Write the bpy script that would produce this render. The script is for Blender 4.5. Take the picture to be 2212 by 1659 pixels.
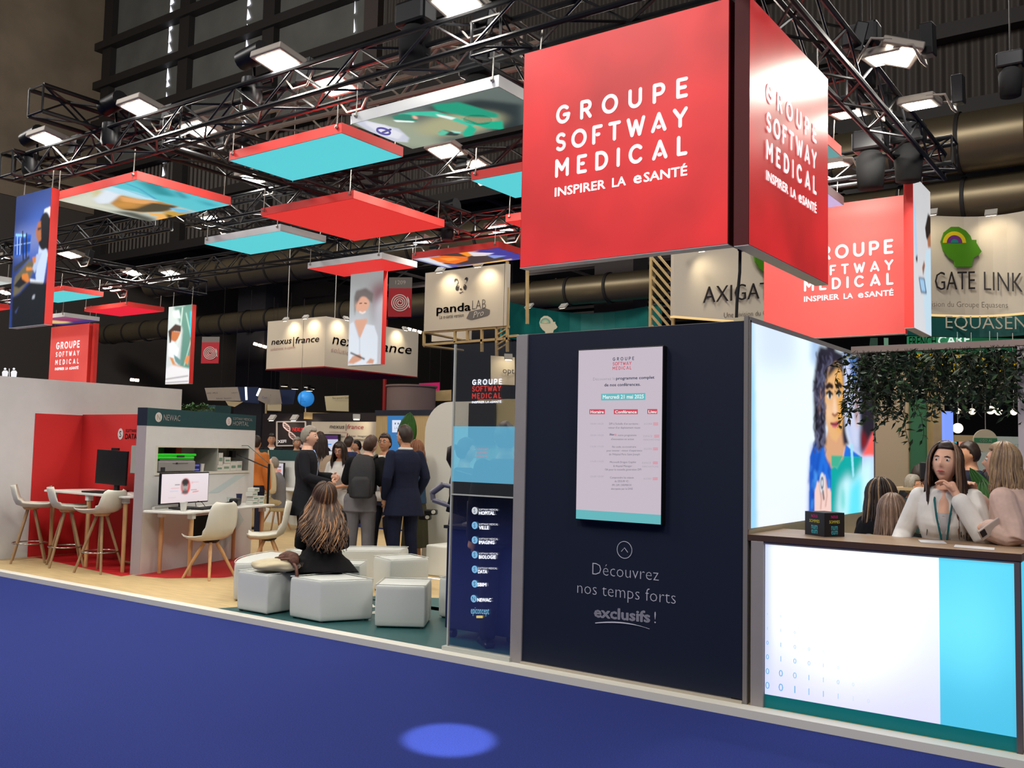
import bpy, bmesh, math, random
import numpy as np
from mathutils import Vector, Matrix
random.seed(7); rng = np.random.default_rng(7)
S = bpy.context.scene; COL = S.collection
for _o in list(bpy.data.objects): bpy.data.objects.remove(_o)
PI = math.pi
def sr(r, g, b):
    return tuple((c/255/12.92 if c/255 <= .04045 else ((c/255+.055)/1.055)**2.4) for c in (r, g, b))
# ---------------------------------------------------------------- camera
F = 2041.8; W_, H_ = 2212, 1659; CAMZ = 1.6
YAW, PIT, ROL = [math.radians(a) for a in (35.536, 3.963, -1.234)]
_f = Vector((-math.sin(YAW)*math.cos(PIT), math.cos(YAW)*math.cos(PIT), math.sin(PIT)))
_r = Vector((math.cos(YAW), math.sin(YAW), 0)); _d = _f.cross(_r)
R_ = math.cos(ROL)*_r + math.sin(ROL)*_d; D_ = -math.sin(ROL)*_r + math.cos(ROL)*_d
cam = bpy.data.objects.new('camera', bpy.data.cameras.new('camera')); COL.objects.link(cam)
cam.data.sensor_width = 36; cam.data.lens = F/W_*36; cam.data.clip_end = 300; cam.data.clip_start = .05
_m = Matrix((R_, -D_, -_f)).transposed().to_4x4(); _m.translation = (0, 0, CAMZ); cam.matrix_world = _m
S.camera = cam
CP = Vector((0, 0, CAMZ))
def at(x, y, **k):
    """the point of the place seen at pixel (x, y) of the photo, on the plane X=, Y= or Z=, or at view depth D="""
    d = R_*((x-1106)/F) + D_*((y-829.5)/F) + _f
    (a, v), = k.items()
    if a == 'D': return CP + d*v
    i = 'XYZ'.index(a)
    return CP + d*((v-CP[i])/d[i])
# ---------------------------------------------------------------- world, exposure, fill lights of the hall
S.view_settings.view_transform = 'Standard'; S.view_settings.look = 'None'
S.view_settings.exposure = 0; S.view_settings.gamma = 1; S.view_settings.use_curve_mapping = False
S.cycles.max_bounces = 5; S.cycles.diffuse_bounces = 2; S.cycles.glossy_bounces = 3; S.cycles.transparent_max_bounces = 12
S.cycles.transmission_bounces = 4; S.cycles.caustics_reflective = False; S.cycles.caustics_refractive = False
S.cycles.sample_clamp_indirect = 4
wd = bpy.data.worlds.new('hall_air'); S.world = wd; wd.use_nodes = True
wd.node_tree.nodes['Background'].inputs[0].default_value = (.80, .82, .9, 1)
wd.node_tree.nodes['Background'].inputs[1].default_value = .09
def area(name, loc, aim, size, power, col=(1, .96, .9), sy=None, spread=None):
    l = bpy.data.lights.new(name, 'AREA'); l.energy = power; l.color = col; l.size = size
    if sy: l.shape = 'RECTANGLE'; l.size_y = sy
    if spread: l.spread = math.radians(spread)
    o = bpy.data.objects.new(name, l); COL.objects.link(o); o.location = loc
    o.rotation_euler = (Vector(aim)-Vector(loc)).to_track_quat('-Z', 'Y').to_euler(); return o
AISLE = [(-14, 1.5), (-7, -1), (-1, -2.5), (5, 1), (-20, 3)]
for _i, (_x, _y) in enumerate(AISLE): area('aisle_fill', (_x, _y, 9), (_x-.3, _y+2.5, 0), 2.2, 420)  # unseen fill lights in place of the hall's ceiling lamps
for _x, _y in ((-9, 18), (-3, 15), (-16, 17), (-24, 14), (-1, 11)): area('hall_fill', (_x, _y, 8.5), (_x, _y, 0), 2.0, 170)  # more unseen fill lights, over the stands further back
for _x, _y, _z, _ax, _ay, _az, _e in ((-24, 6, 15, -34, 26, 14, 1500), (-6, 8, 14, -4, 26, 13, 850), (-26, 4, 15, -44, 10, 15, 1100), (-12, 34, 9, -12, 44, 8, 500), (-28, 34, 9, -28, 44, 8, 350)): area('wall_fill', (_x, _y, _z), (_ax, _ay, _az), 3, _e)  # unseen lights added to brighten the hall walls and rear hall
_l = bpy.data.lights.new('gobo_spot', 'SPOT'); _l.energy = 5200; _l.color = (.75, .85, 1); _l.spot_size = math.radians(5.6); _l.spot_blend = .5; _l.shadow_soft_size = .03
_o = bpy.data.objects.new('gobo_spot', _l); COL.objects.link(_o); _p = at(970, 1598, Z=0)
_o.location = _p+Vector((2.2, -2.2, 5.0)); _o.rotation_euler = (_p-_o.location).to_track_quat('-Z', 'Y').to_euler()
# ---------------------------------------------------------------- helpers: materials
MATS = {}
def _lin(c): return sr(*c) if max(c) > 1.0001 else c
def mat(name, c, rough=.6, metal=0, spec=.35, noise=0, nscale=8, bump=0, bscale=60, emit=None, es=1, coat=0, stretch=None):
    if name in MATS: return MATS[name]
    m = bpy.data.materials.new(name); m.use_nodes = True; nt = m.node_tree; b = nt.nodes['Principled BSDF']
    c = _lin(c); b.inputs['Base Color'].default_value = (*c, 1); b.inputs['Roughness'].default_value = rough
    b.inputs['Metallic'].default_value = metal; b.inputs['Specular IOR Level'].default_value = spec
    if coat: b.inputs['Coat Weight'].default_value = coat
    if emit: b.inputs['Emission Color'].default_value = (*_lin(emit), 1); b.inputs['Emission Strength'].default_value = es
    if noise or bump:
        tc = nt.nodes.new('ShaderNodeTexCoord'); mp = nt.nodes.new('ShaderNodeMapping'); nt.links.new(tc.outputs['Object'], mp.inputs[0])
        if stretch: mp.inputs['Scale'].default_value = stretch
        if noise:
            n = nt.nodes.new('ShaderNodeTexNoise'); n.inputs['Scale'].default_value = nscale; n.inputs['Detail'].default_value = 5
            nt.links.new(mp.outputs[0], n.inputs['Vector'])
            r = nt.nodes.new('ShaderNodeValToRGB'); r.color_ramp.elements[0].position = .3; r.color_ramp.elements[1].position = .7
            r.color_ramp.elements[0].color = (*[max(0, x*(1-noise)) for x in c], 1); r.color_ramp.elements[1].color = (*[min(1, x*(1+noise)) for x in c], 1)
            nt.links.new(n.outputs[0], r.inputs[0]); nt.links.new(r.outputs[0], b.inputs['Base Color'])
        if bump:
            n2 = nt.nodes.new('ShaderNodeTexNoise'); n2.inputs['Scale'].default_value = bscale; n2.inputs['Detail'].default_value = 4
            nt.links.new(mp.outputs[0], n2.inputs['Vector']); bp = nt.nodes.new('ShaderNodeBump')
            bp.inputs['Strength'].default_value = bump; bp.inputs['Distance'].default_value = .01
            nt.links.new(n2.outputs[0], bp.inputs['Height']); nt.links.new(bp.outputs[0], b.inputs['Normal'])
    MATS[name] = m; return m
def glow(name, c, s=1., base=None, rough=.5):
    """a glowing surface (lightbox, lamp, screen; also prints given emission)"""
    return mat(name, base or tuple(x*.35 for x in _lin(c)), rough=rough, emit=c, es=s)
def picture_mat(name, s=1., rough=.5):
    m = bpy.data.materials.new(name); m.use_nodes = True; nt = m.node_tree; b = nt.nodes['Principled BSDF']
    a = nt.nodes.new('ShaderNodeAttribute'); a.attribute_name = 'print'
    b.inputs['Roughness'].default_value = rough; b.inputs['Specular IOR Level'].default_value = .3
    nt.links.new(a.outputs[0], b.inputs['Emission Color']); b.inputs['Emission Strength'].default_value = s
    mx = nt.nodes.new('ShaderNodeMix'); mx.data_type = 'RGBA'; mx.inputs[0].default_value = .65; mx.inputs[7].default_value = (0, 0, 0, 1)
    nt.links.new(a.outputs[0], mx.inputs[6]); nt.links.new(mx.outputs[2], b.inputs['Base Color'])
    return m
# ---------------------------------------------------------------- helpers: meshes
class MB:
    def __init__(s): s.v = []; s.f = []; s.uv = None; s.M = Matrix(); s.mi = []; s.k = 0
    def add(s, v, f):
        n = len(s.v); M = s.M
        s.v += [tuple(M @ Vector(p)) for p in v]; s.f += [tuple(i+n for i in q) for q in f]; s.mi += [s.k]*len(f); return s
    def box(s, c, sz, rz=0, R=None):
        x, y, z = [a/2 for a in sz]; R = R or Matrix.Rotation(rz, 3, 'Z'); c = Vector(c)
        P = [c+R @ Vector((sx*x, sy*y, sz_*z)) for sz_ in (-1, 1) for sy in (-1, 1) for sx in (-1, 1)]
        return s.add(P, [(0, 2, 3, 1), (4, 5, 7, 6), (0, 1, 5, 4), (2, 6, 7, 3), (0, 4, 6, 2), (1, 3, 7, 5)])
    def bb(s, a, b):
        return s.box([(p+q)/2 for p, q in zip(a, b)], [abs(q-p) for p, q in zip(a, b)])
    def quad(s, *p): return s.add(p, [tuple(range(len(p)))])
    def tube(s, pts, r, n=8, cap=True, closed=False, flat=None):
        P = [Vector(p) for p in pts]; m = len(P); rs = r if hasattr(r, '__len__') else [r]*m
        T = [(P[(i+1) % m]-P[i-1] if closed else P[min(i+1, m-1)]-P[max(i-1, 0)]).normalized() for i in range(m)]
        u = T[0].orthogonal().normalized(); V = []; Fc = []
        for i in range(m):
            u = (u-T[i]*u.dot(T[i])); u = u.normalized() if u.length > 1e-6 else T[i].orthogonal().normalized()
            w = T[i].cross(u)
            for k in range(n):
                a = 2*PI*k/n; V.append(P[i]+(u*math.cos(a)+w*math.sin(a))*rs[i])
        for i in range(m if closed else m-1):
            j = (i+1) % m
            for k in range(n): Fc.append((i*n+k, i*n+(k+1) % n, j*n+(k+1) % n, j*n+k))
        if cap and not closed: Fc += [tuple(range(n-1, -1, -1)), tuple((m-1)*n+k for k in range(n))]
        return s.add(V, Fc)
    def lathe(s, prof, c=(0, 0, 0), n=20, R=None):
        c = Vector(c); V = []; Fc = []
        for r, z in prof:
            for k in range(n):
                p = Vector((r*math.cos(2*PI*k/n), r*math.sin(2*PI*k/n), z)); V.append(c+(R @ p if R else p))
        for i in range(len(prof)-1):
            for k in range(n): Fc.append((i*n+k, i*n+(k+1) % n, (i+1)*n+(k+1) % n, (i+1)*n+k))
        if prof[0][0] > 1e-4: Fc.append(tuple(range(n-1, -1, -1)))
        if prof[-1][0] > 1e-4: Fc.append(tuple((len(prof)-1)*n+k for k in range(n)))
        return s.add(V, Fc)
    def loft(s, rings, cap=True, closed=True):
        n = len(rings[0]); V = [p for r in rings for p in r]; Fc = []
        for i in range(len(rings)-1):
            for k in range(n if closed else n-1): Fc.append((i*n+k, i*n+(k+1) % n, (i+1)*n+(k+1) % n, (i+1)*n+k))
        if cap and closed: Fc += [tuple(range(n-1, -1, -1)), tuple((len(rings)-1)*n+k for k in range(n))]
        return s.add(V, Fc)
    def prism(s, poly, O, U, V, N, t):
        """a 2-D outline in the frame O,U,V given thickness t along N"""
        O, U, V, N = map(Vector, (O, U, V, N)); n = len(poly)
        A = [O+U*x+V*y for x, y in poly]; B = [p+N*t for p in A]
        return s.add(A+B, [tuple(range(n-1, -1, -1)), tuple(range(n, 2*n))]+[(i, (i+1) % n, n+(i+1) % n, n+i) for i in range(n)])
    def ball(s, c, r, n=16, m=10):
        r = r if hasattr(r, '__len__') else (r, r, r); V = []; Fc = []; c = Vector(c)
        for i in range(m+1):
            t = PI*i/m
            for k in range(n):
                a = 2*PI*k/n; V.append(c+Vector((r[0]*math.sin(t)*math.cos(a), r[1]*math.sin(t)*math.sin(a), r[2]*math.cos(t))))
        for i in range(m):
            for k in range(n): Fc.append((i*n+k, (i+1)*n+k, (i+1)*n+(k+1) % n, i*n+(k+1) % n))
        return s.add(V, Fc)
    def build(s, name, material, parent=None, smooth=False, world=False, bevel=0, seg=2, label=None, sub=0, fix=False):
        me = bpy.data.meshes.new(name); V = s.v
        if world and parent:
            Mi = parent.matrix_basis.inverted(); pp = parent.parent
            if pp: Mi = (pp.matrix_basis @ parent.matrix_basis).inverted()
            V = [tuple(Mi @ Vector(p)) for p in V]
        me.from_pydata(V, [], s.f)
        ms = material if isinstance(material, (list, tuple)) else [material]
        for m_ in ms: me.materials.append(m_)
        if len(ms) > 1: me.polygons.foreach_set('material_index', s.mi)
        if bevel or fix:
            bm = bmesh.new(); bm.from_mesh(me); bmesh.ops.remove_doubles(bm, verts=bm.verts, dist=1e-5)
            bmesh.ops.recalc_face_normals(bm, faces=bm.faces)
            if bevel:
                ed = [e for e in bm.edges if len(e.link_faces) == 2 and e.calc_face_angle(0) > .5]
                bmesh.ops.bevel(bm, geom=ed, offset=bevel, segments=seg, affect='EDGES', profile=.5)
            bm.to_mesh(me); bm.free()
        o = bpy.data.objects.new(name, me); COL.objects.link(o)
        if smooth: me.shade_smooth() if smooth is True else me.shade_smooth()
        if smooth == 'auto' or (bevel and smooth):
            me.set_sharp_from_angle(angle=math.radians(40))
        if sub:
            md = o.modifiers.new('s', 'SUBSURF'); md.levels = sub; md.render_levels = sub
        if parent: o.parent = parent
        if label: o['label'] = label
        return o
def tag(o, label, cat, group=None, kind=None):
    o['label'] = label; o['category'] = cat
    if group: o['group'] = group
    if kind: o['kind'] = kind
    return o
def thing(name, label, cat, loc=(0, 0, 0), rz=0, group=None, parent=None):
    o = bpy.data.objects.new(name, None); COL.objects.link(o); o.empty_display_size = .1
    o.location = loc; o.rotation_euler = (0, 0, rz); o.matrix_basis = Matrix.Translation(loc) @ Matrix.Rotation(rz, 4, 'Z')
    return tag(o, label, cat, group)
def struct(mb, name, m, **k):
    o = mb.build(name, m, **k); o['kind'] = 'structure'; return o
def copy_tree(o, parent=None):
    c = o.copy(); COL.objects.link(c)
    if parent: c.parent = parent
    for ch in list(o.children): copy_tree(ch, c)
    return c
# ---------------------------------------------------------------- helpers: lettering
_TC = {}
def text_geo(t, bold=0., space=1., shear=0., ext=0.):
    k = (t, bold, space, shear, ext)
    if k not in _TC:
        cu = bpy.data.curves.new('t', 'FONT'); cu.body = t; cu.size = 1; cu.offset = min(bold, 0); cu.space_character = space
        cu.shear = shear; cu.resolution_u = 2; cu.extrude = ext
        ob = bpy.data.objects.new('t', cu); me = ob.to_mesh()
        V = np.array([v.co[:] for v in me.vertices]).reshape(-1, 3); Fs = [tuple(p.vertices) for p in me.polygons]
        if bold > .001:
            b = min(bold, .03); n0 = len(V); fo = list(Fs); V0 = V; V = [V0]; Fs = list(fo)
            for i, (dx, dy) in enumerate(((b, 0), (-b, 0), (0, b), (0, -b), (b*.7, b*.7), (-b*.7, b*.7), (b*.7, -b*.7), (-b*.7, -b*.7))):
                V.append(V0+np.array([dx, dy, 0])); Fs += [tuple(k+n0*(i+1) for k in f) for f in fo]
            V = np.concatenate(V)
        ob.to_mesh_clear(); bpy.data.objects.remove(ob); bpy.data.curves.remove(cu); _TC[k] = (V, Fs)
    return _TC[k]
CAPH = None
def letters(mb, t, O, U, V, h, x=0, z=0, w=None, al='l', bold=0., space=1., shear=0., ext=0.):
    """one line of lettering with cap height h on the plane O,U,V; w fits the width"""
    global CAPH
    if CAPH is None: CAPH = text_geo('H')[0][:, 1].max()
    vs, fs = text_geo(t, bold, space, shear, ext/max(h, 1e-6)*CAPH if ext else 0)
    if not len(vs): return mb
    s = h/CAPH; x0, x1 = vs[:, 0].min(), vs[:, 0].max(); sx = (w/(x1-x0)) if w else s
    ox = x-(x0*sx if al == 'l' else (x1*sx if al == 'r' else (x0+x1)/2*sx))
    O, U, V = map(Vector, (O, U, V)); N = U.cross(V)
    return mb.add([O+U*(ox+p[0]*sx)+V*(z+p[1]*s)+N*(p[2]*s) for p in vs], fs)
def arc(cx, cy, rx, ry, a0, a1, n=14):
    return [(cx+rx*math.cos(math.radians(a0+(a1-a0)*i/n)), cy+ry*math.sin(math.radians(a0+(a1-a0)*i/n))) for i in range(n+1)]
GL = {'G': (.86, [arc(.43, .5, .43, .5, 48, 322)+[(.84, .46), (.5, .46)]]), 'R': (.62, [[(0, 0), (0, 1), (.33, 1)]+arc(.33, .74, .27, .26, 90, -90)+[(0, .48)], [(.3, .48), (.62, 0)]]),
 'O': (.92, [arc(.46, .5, .46, .5, 0, 360, 26)]), 'U': (.7, [[(0, 1), (0, .35)]+arc(.35, .35, .35, .35, 180, 360)+[(.7, 1)]]),
 'P': (.6, [[(0, 0), (0, 1), (.33, 1)]+arc(.33, .72, .27, .28, 90, -90)+[(0, .44)]]), 'E': (.52, [[(.52, 1), (0, 1), (0, 0), (.52, 0)], [(0, .52), (.45, .52)]]),
 'e': (.52, [[(.52, 1), (0, 1), (0, 0), (.52, 0)], [(.24, .52), (.36, .52)]]), 'S': (.56, [arc(.29, .75, .27, .25, 35, 270)+arc(.28, .25, .28, .25, 90, -145)]),
 'F': (.52, [[(.52, 1), (0, 1), (0, 0)], [(.24, .5), (.36, .5)]]), 'T': (.66, [[(0, 1), (.66, 1)], [(.33, 1), (.33, 0)]]),
 'W': (1.05, [[(0, 1), (.27, 0), (.525, .85), (.78, 0), (1.05, 1)]]), 'A': (.8, [[(0, 0), (.4, 1), (.8, 0)], [(.35, .2), (.45, .2)]]),
 'Y': (.74, [[(0, 1), (.37, .48), (.74, 1)], [(.37, .48), (.37, 0)]]), 'M': (.82, [[(0, 0), (0, 1), (.41, .38), (.82, 1), (.82, 0)]]),
 'D': (.7, [[(0, 0), (0, 1), (.24, 1)]+arc(.24, .5, .46, .5, 90, -90)+[(0, 0)]]), 'I': (0, [[(0, 0), (0, 1)]]), 'C': (.78, [arc(.42, .5, .42, .5, 45, 315)]), 'L': (.46, [[(0, 1), (0, 0), (.46, 0)]])}
def stroke_line(mb, word, O, U, V, x, z, w, h, t):
    """a word of round-ended strokes: cap height h, total width w, stroke t"""
    O, U, V = map(Vector, (O, U, V)); hh = h-t; nat = [GL[c][0]*hh for c in word]
    gap = (w-t-sum(nat))/(len(word)-1); cx = x+t/2
    P = lambda p: O+U*p[0]+V*p[1]
    for c, wd_ in zip(word, nat):
        for pl in GL[c][1]:
            q = [Vector((cx+a*hh, z+t/2+b*hh)) for a, b in pl]
            for a, b in zip(q, q[1:]):
                d = (b-a)
                if d.length < 1e-7: continue
                n = Vector((-d.y, d.x)).normalized()*t/2
                mb.quad(P(a-n), P(b-n), P(b+n), P(a+n))
            ends = (q[0], q[-1]) if len(q) > 8 else q
            for e in (q if len(q) < 30 else ends): mb.quad(*[P((e.x+t/2*math.cos(k*PI/5), e.y+t/2*math.sin(k*PI/5))) for k in range(10)])
        cx += wd_+gap
    return mb
def logo(parent, m, O, U, V, x, w, zs, m2=None, tagw=None, world=True, name='lettering', t=.19, tagm=None):
    """GROUPE / SOFTWAY / MEDICAL block; zs = [(z, h) x3, (z, h) of the tagline]"""
    for i, (wd_, (z, h)) in enumerate(zip(('GROUPE', 'SOFTWAY', 'MeDICAL'), zs)):
        stroke_line(MB(), wd_, O, U, V, x, z, w, h, h*t).build(name, (m if i == 0 or not m2 else m2), parent, world=world)
    if len(zs) > 3:
        z, h = zs[3]; tw = tagw or w; q = MB()
        letters(q, 'INSPIRER', O, U, V, h, x, z, w=tw*.405, bold=.025); letters(q, 'LA', O, U, V, h, x+tw*.455, z, w=tw*.105, bold=.025)
        letters(q, 'e', O, U, V, h*1.28, x+tw*.615, z, w=tw*.062, bold=.025); letters(q, 'SANTÉ', O, U, V, h, x+tw*.69, z, w=tw*.31, bold=.025)
        q.build(name, tagm or m, parent, world=world)
# ---------------------------------------------------------------- helpers: printed pictures
def paint(nx, ny, bg, ops):
    """colours of a printed picture on an nx x ny grid, x right, y up in 0..1"""
    X, Y = np.meshgrid((np.arange(nx)+.5)/nx, (np.arange(ny)+.5)/ny); asp = nx/ny
    A = np.zeros((ny, nx, 3)); A[:] = np.array(sr(*bg[0])); t = Y[..., None]
    if len(bg) > 1: A = (1-t)*np.array(sr(*bg[0]))+t*np.array(sr(*bg[1]))
    for op in ops:
        k = op[0]; c = np.array(sr(*op[2])); bl = op[3] if len(op) > 3 else 0; al = op[4] if len(op) > 4 else 1
        if k == 'p':
            pts = op[1]; M = np.zeros((ny, nx), bool); j = len(pts)-1
            for i in range(len(pts)):
                (xi, yi), (xj, yj) = pts[i], pts[j]
                if yi != yj: M ^= ((yi > Y) != (yj > Y)) & (X < (xj-xi)*(Y-yi)/(yj-yi)+xi)
                j = i
            M = M.astype(float)
        elif k == 'e':
            cx, cy, rx, ry = op[1][:4]; a = math.radians(op[1][4]) if len(op[1]) > 4 else 0
            dx, dy = (X-cx)*asp, Y-cy; u = dx*math.cos(a)+dy*math.sin(a); v = -dx*math.sin(a)+dy*math.cos(a)
            d = np.sqrt((u/(rx*asp))**2+(v/ry)**2); M = np.clip((1-d)*min(rx*nx, ry*ny)+.5, 0, 1)
        else:
            pts = op[1]; w = op[5] if len(op) > 5 else .01; d = np.full((ny, nx), 9.)
            for (x0, y0), (x1, y1) in zip(pts, pts[1:]):
                ax, ay = (x1-x0)*asp, y1-y0; l2 = ax*ax+ay*ay+1e-12
                tt = np.clip((((X-x0)*asp)*ax+(Y-y0)*ay)/l2, 0, 1); d = np.minimum(d, np.hypot((X-x0)*asp-tt*ax, Y-y0-tt*ay))
            M = np.clip((w-d)*ny+.5, 0, 1)
        if bl:
            r = max(1, int(bl*ny)); ker = np.ones(2*r+1)/(2*r+1)
            for _ in range(2):
                Pd = np.pad(M, r, mode='edge'); Pd = np.apply_along_axis(lambda q: np.convolve(q, ker, 'valid'), 1, Pd); M = np.apply_along_axis(lambda q: np.convolve(q, ker, 'valid'), 0, Pd)
        M = (M*al)[..., None]; A = A*(1-M)+c*M
    return A
def picture(name, parent, O, U, V, A, m, world=True):
    """a flat printed face carrying the colours A; U and V are the full edge vectors"""
    ny, nx, _ = A.shape; O, U, V = map(Vector, (O, U, V))
    me = bpy.data.meshes.new(name); gx = np.linspace(0, 1, nx+1); gy = np.linspace(0, 1, ny+1)
    GX, GY = np.meshgrid(gx, gy); P = np.array(O)[None]+GX.reshape(-1, 1)*np.array(U)[None]+GY.reshape(-1, 1)*np.array(V)[None]
    if world and parent:
        Mi = np.array(parent.matrix_basis.inverted()); P = P @ Mi[:3, :3].T+Mi[:3, 3]
    idx = np.arange((nx+1)*(ny+1)).reshape(ny+1, nx+1)
    Q = np.stack([idx[:-1, :-1], idx[:-1, 1:], idx[1:, 1:], idx[1:, :-1]], -1).reshape(-1, 4)
    me.vertices.add(len(P)); me.vertices.foreach_set('co', P.astype(np.float32).ravel())
    me.loops.add(Q.size); me.loops.foreach_set('vertex_index', Q.astype(np.int32).ravel())
    me.polygons.add(len(Q)); me.polygons.foreach_set('loop_start', np.arange(0, Q.size, 4, dtype=np.int32))
    me.update(calc_edges=True)
    at_ = me.attributes.new('print', 'FLOAT_COLOR', 'POINT')
    Ap = np.pad(A, ((0, 1), (0, 1), (0, 0)), mode='edge'); Ap[1:-1, 1:-1] = (A[1:, 1:]+A[:-1, 1:]+A[1:, :-1]+A[:-1, :-1])/4
    at_.data.foreach_set('color', np.concatenate([Ap, np.ones((ny+1, nx+1, 1))], -1).astype(np.float32).ravel())
    me.materials.append(m); o = bpy.data.objects.new(name, me); COL.objects.link(o)
    if parent: o.parent = parent
    return o
# ================================================================ the hall and the stand's floor
def ptx(mb, t, a, b, cap, al='l', up=(0, 0, 1), bold=0., shear=0., ext=0., fit=True, space=1., **pl):
    """lettering whose baseline runs between two points seen in the photo, on a plane of the place"""
    A, B = at(*a, **pl), at(*b, **pl); U = (B-A).normalized(); V = Vector(up)
    hh = (at(a[0], a[1]-cap, **pl)-A).length
    return letters(mb, t, A, U, V, hh, w=(B-A).length if fit else None, bold=bold, shear=shear, ext=ext, space=space)
def ppoly(mb, pts, off=(0, 0, 0), **pl): return mb.quad(*[at(*p, **pl)+Vector(off) for p in pts])
XC, YW, PZ = -2.262, 5.755, .05
carpet = mat('blue_carpet', (46, 58, 126), rough=.95, spec=.1, noise=.22, nscale=130, bump=.6, bscale=420)
floor = struct(MB().bb((-44, -14, -.1), (16, 62, 0)), 'floor', carpet)
white_edge = mat('platform_edge_white', (222, 218, 208), rough=.5)
struct(MB().bb((-26, 5.63, 0), (-.56, 5.64, .052)).bb((-26, 5.64, .0), (-.56, 5.745, .052)), 'trim_1', white_edge)
struct(MB().bb((-.57, 5.63, 0), (-.55, 13, .052)), 'trim_2', white_edge)
tan = mat('oak_vinyl', (196, 170, 124), rough=.55, noise=.12, nscale=3, stretch=(1, 9, 1))
struct(MB().bb((-26, 5.745, 0), (-.57, 13.2, PZ)), 'platform_floor', tan)
teal = mat('teal_vinyl', (38, 84, 86), rough=.4, noise=.1, nscale=30)
redv = mat('red_vinyl', (196, 36, 40), rough=.5)
def patch(name, pts, m, z=PZ+.002): return struct(MB().quad(*[(x, y, z) for x, y in pts]), name, m)
patch('teal_floor', [(-7.45, 5.75), (-4.05, 5.75), (-4.05, 7.4)]+[(-5.5+1.9*math.cos(a), 6.2+1.62*math.sin(a)) for a in np.linspace(.5, 3.3, 16)], teal)
patch('red_floor', [(-12.4, 6.62), (-10.0, 6.36), (-10.15, 6.9), (-12.4, 7.4)], redv)
patch('red_floor', [(-9.96, 6.5), (-9.5, 6.62), (-9.1, 7.1), (-9.3, 8.1), (-10.2, 8.75), (-10.65, 8.72)], redv)
struct(MB().quad(*[at(*p, Z=PZ+.004) for p in ((796, 1300), (801, 1302), (812, 1311), (806, 1312))]).quad(*[at(*p, Z=PZ+.004) for p in ((790, 1325), (812, 1319), (810, 1326))]), 'white_floor_shape', white_edge)  # two small white shapes lying on the teal floor
struct(MB().bb((-9.2, 8.72, PZ), (-6.4, 8.75, PZ+.006)), 'trim_3', glow('floor_led', (235, 240, 240), 1.1))
# hall shell
concrete = mat('concrete', (122, 108, 90), rough=.9, noise=.18, nscale=.5)
clad = mat('dark_cladding', (64, 58, 54), rough=.7, noise=.1, nscale=2)
def corrugated(name, c):
    m = mat(name, c, rough=.65); nt = m.node_tree; b = nt.nodes['Principled BSDF']
    tc = nt.nodes.new('ShaderNodeTexCoord'); w = nt.nodes.new('ShaderNodeTexWave'); w.inputs['Scale'].default_value = 1.1; w.wave_profile = 'SIN'
    nt.links.new(tc.outputs['Object'], w.inputs['Vector']); bp = nt.nodes.new('ShaderNodeBump'); bp.inputs['Strength'].default_value = 1; bp.inputs['Distance'].default_value = .12
    nt.links.new(w.outputs[1], bp.inputs['Height']); nt.links.new(bp.outputs[0], b.inputs['Normal']); return m
corr = corrugated('corrugated_steel', (74, 68, 63)); louver = mat('louver_panel', (92, 92, 88), rough=.6, noise=.15, nscale=.7)
XL, YB = -42., 24.4
struct(MB().bb((XL-.5, -14, 12.3), (XL, YB, 24)), 'wall_left', concrete)
struct(MB().bb((XL-.4, -14, 0), (XL-.05, YB+38, 12.3)), 'wall_left_low', corr)
struct(MB().bb((-23.5, YB, 9.95), (16, YB+.4, 24)), 'wall_back', corr)
struct(MB().bb((XL, YB, 9.95), (-23.5, YB+.4, 14.2)), 'wall_back_low', corr)
struct(MB().bb((XL, YB, 14.2), (-23.5, YB+.3, 24)), 'wall_back_louver', louver)
struct(MB().bb((XL, -14, 24), (16, YB, 24.4)), 'ceiling', clad)
struct(MB().bb((XL, YB+.4, 11.5), (16, 62, 11.8)), 'ceiling_rear', mat('black_ceiling', (30, 28, 28), rough=.9))
struct(MB().bb((XL, 61.6, 0), (16, 62, 11.5)), 'wall_far', mat('black_wall', (26, 25, 27), rough=.9))
steel = mat('dark_steel', (44, 41, 40), rough=.6, metal=.2)
for i, z in enumerate((9.95, 11.9, 14.1, 16.5, 18.4, 20.3)):
    struct(MB().bb((XL, YB-.45, z-.18), (16, YB-.05, z+.18)), 'beam_%d' % (i+1), steel)
for i, x in enumerate((-41.2, -35.2, -29.6, -23.9)):
    struct(MB().bb((x-.35, YB-.3, 10), (x+.35, YB+.02, 24)), 'column_%d' % (i+1), mat('brown_steel', (66, 58, 54), rough=.7) if i == 3 else steel)
slit = glow('daylight_slit', (238, 240, 255), 2.2)
for i, (x, s, n) in enumerate(((-41.0, .10, 7), (-36.6, .3, 9), (-31.2, .3, 8), (-25.0, .09, 7))):
    q = MB(); r2 = random.Random(i)
    for k in range(n*2):
        z = 23.4-k*(10.2/n/2); h = r2.uniform(.35, .66)
        q.quad((x-s*.2, YB-.04, z), (x+s*r2.uniform(.4, .7), YB-.04, z-h*.9), (x+s*.15, YB-.04, z-h), (x-s*.3, YB-.04, z-h))
    o = q.build('window_%d' % (i+1), slit); o['kind'] = 'structure'
# bracing of the cladding and hall columns behind the stands
struct(MB().bb((-24.5, 30, 0), (-21.5, 31, 11.5)), 'pillar_1', mat('pillar_dark', (52, 50, 54), rough=.8))
struct(MB().bb((-37, 29, 0), (-35, 30, 11.5)), 'pillar_2', MATS['pillar_dark'])
struct(MB().bb((-15.4, 26, 0), (-14.0, 27, 11.5)), 'pillar_3', mat('pillar_grey', (92, 84, 82), rough=.8))
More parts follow.
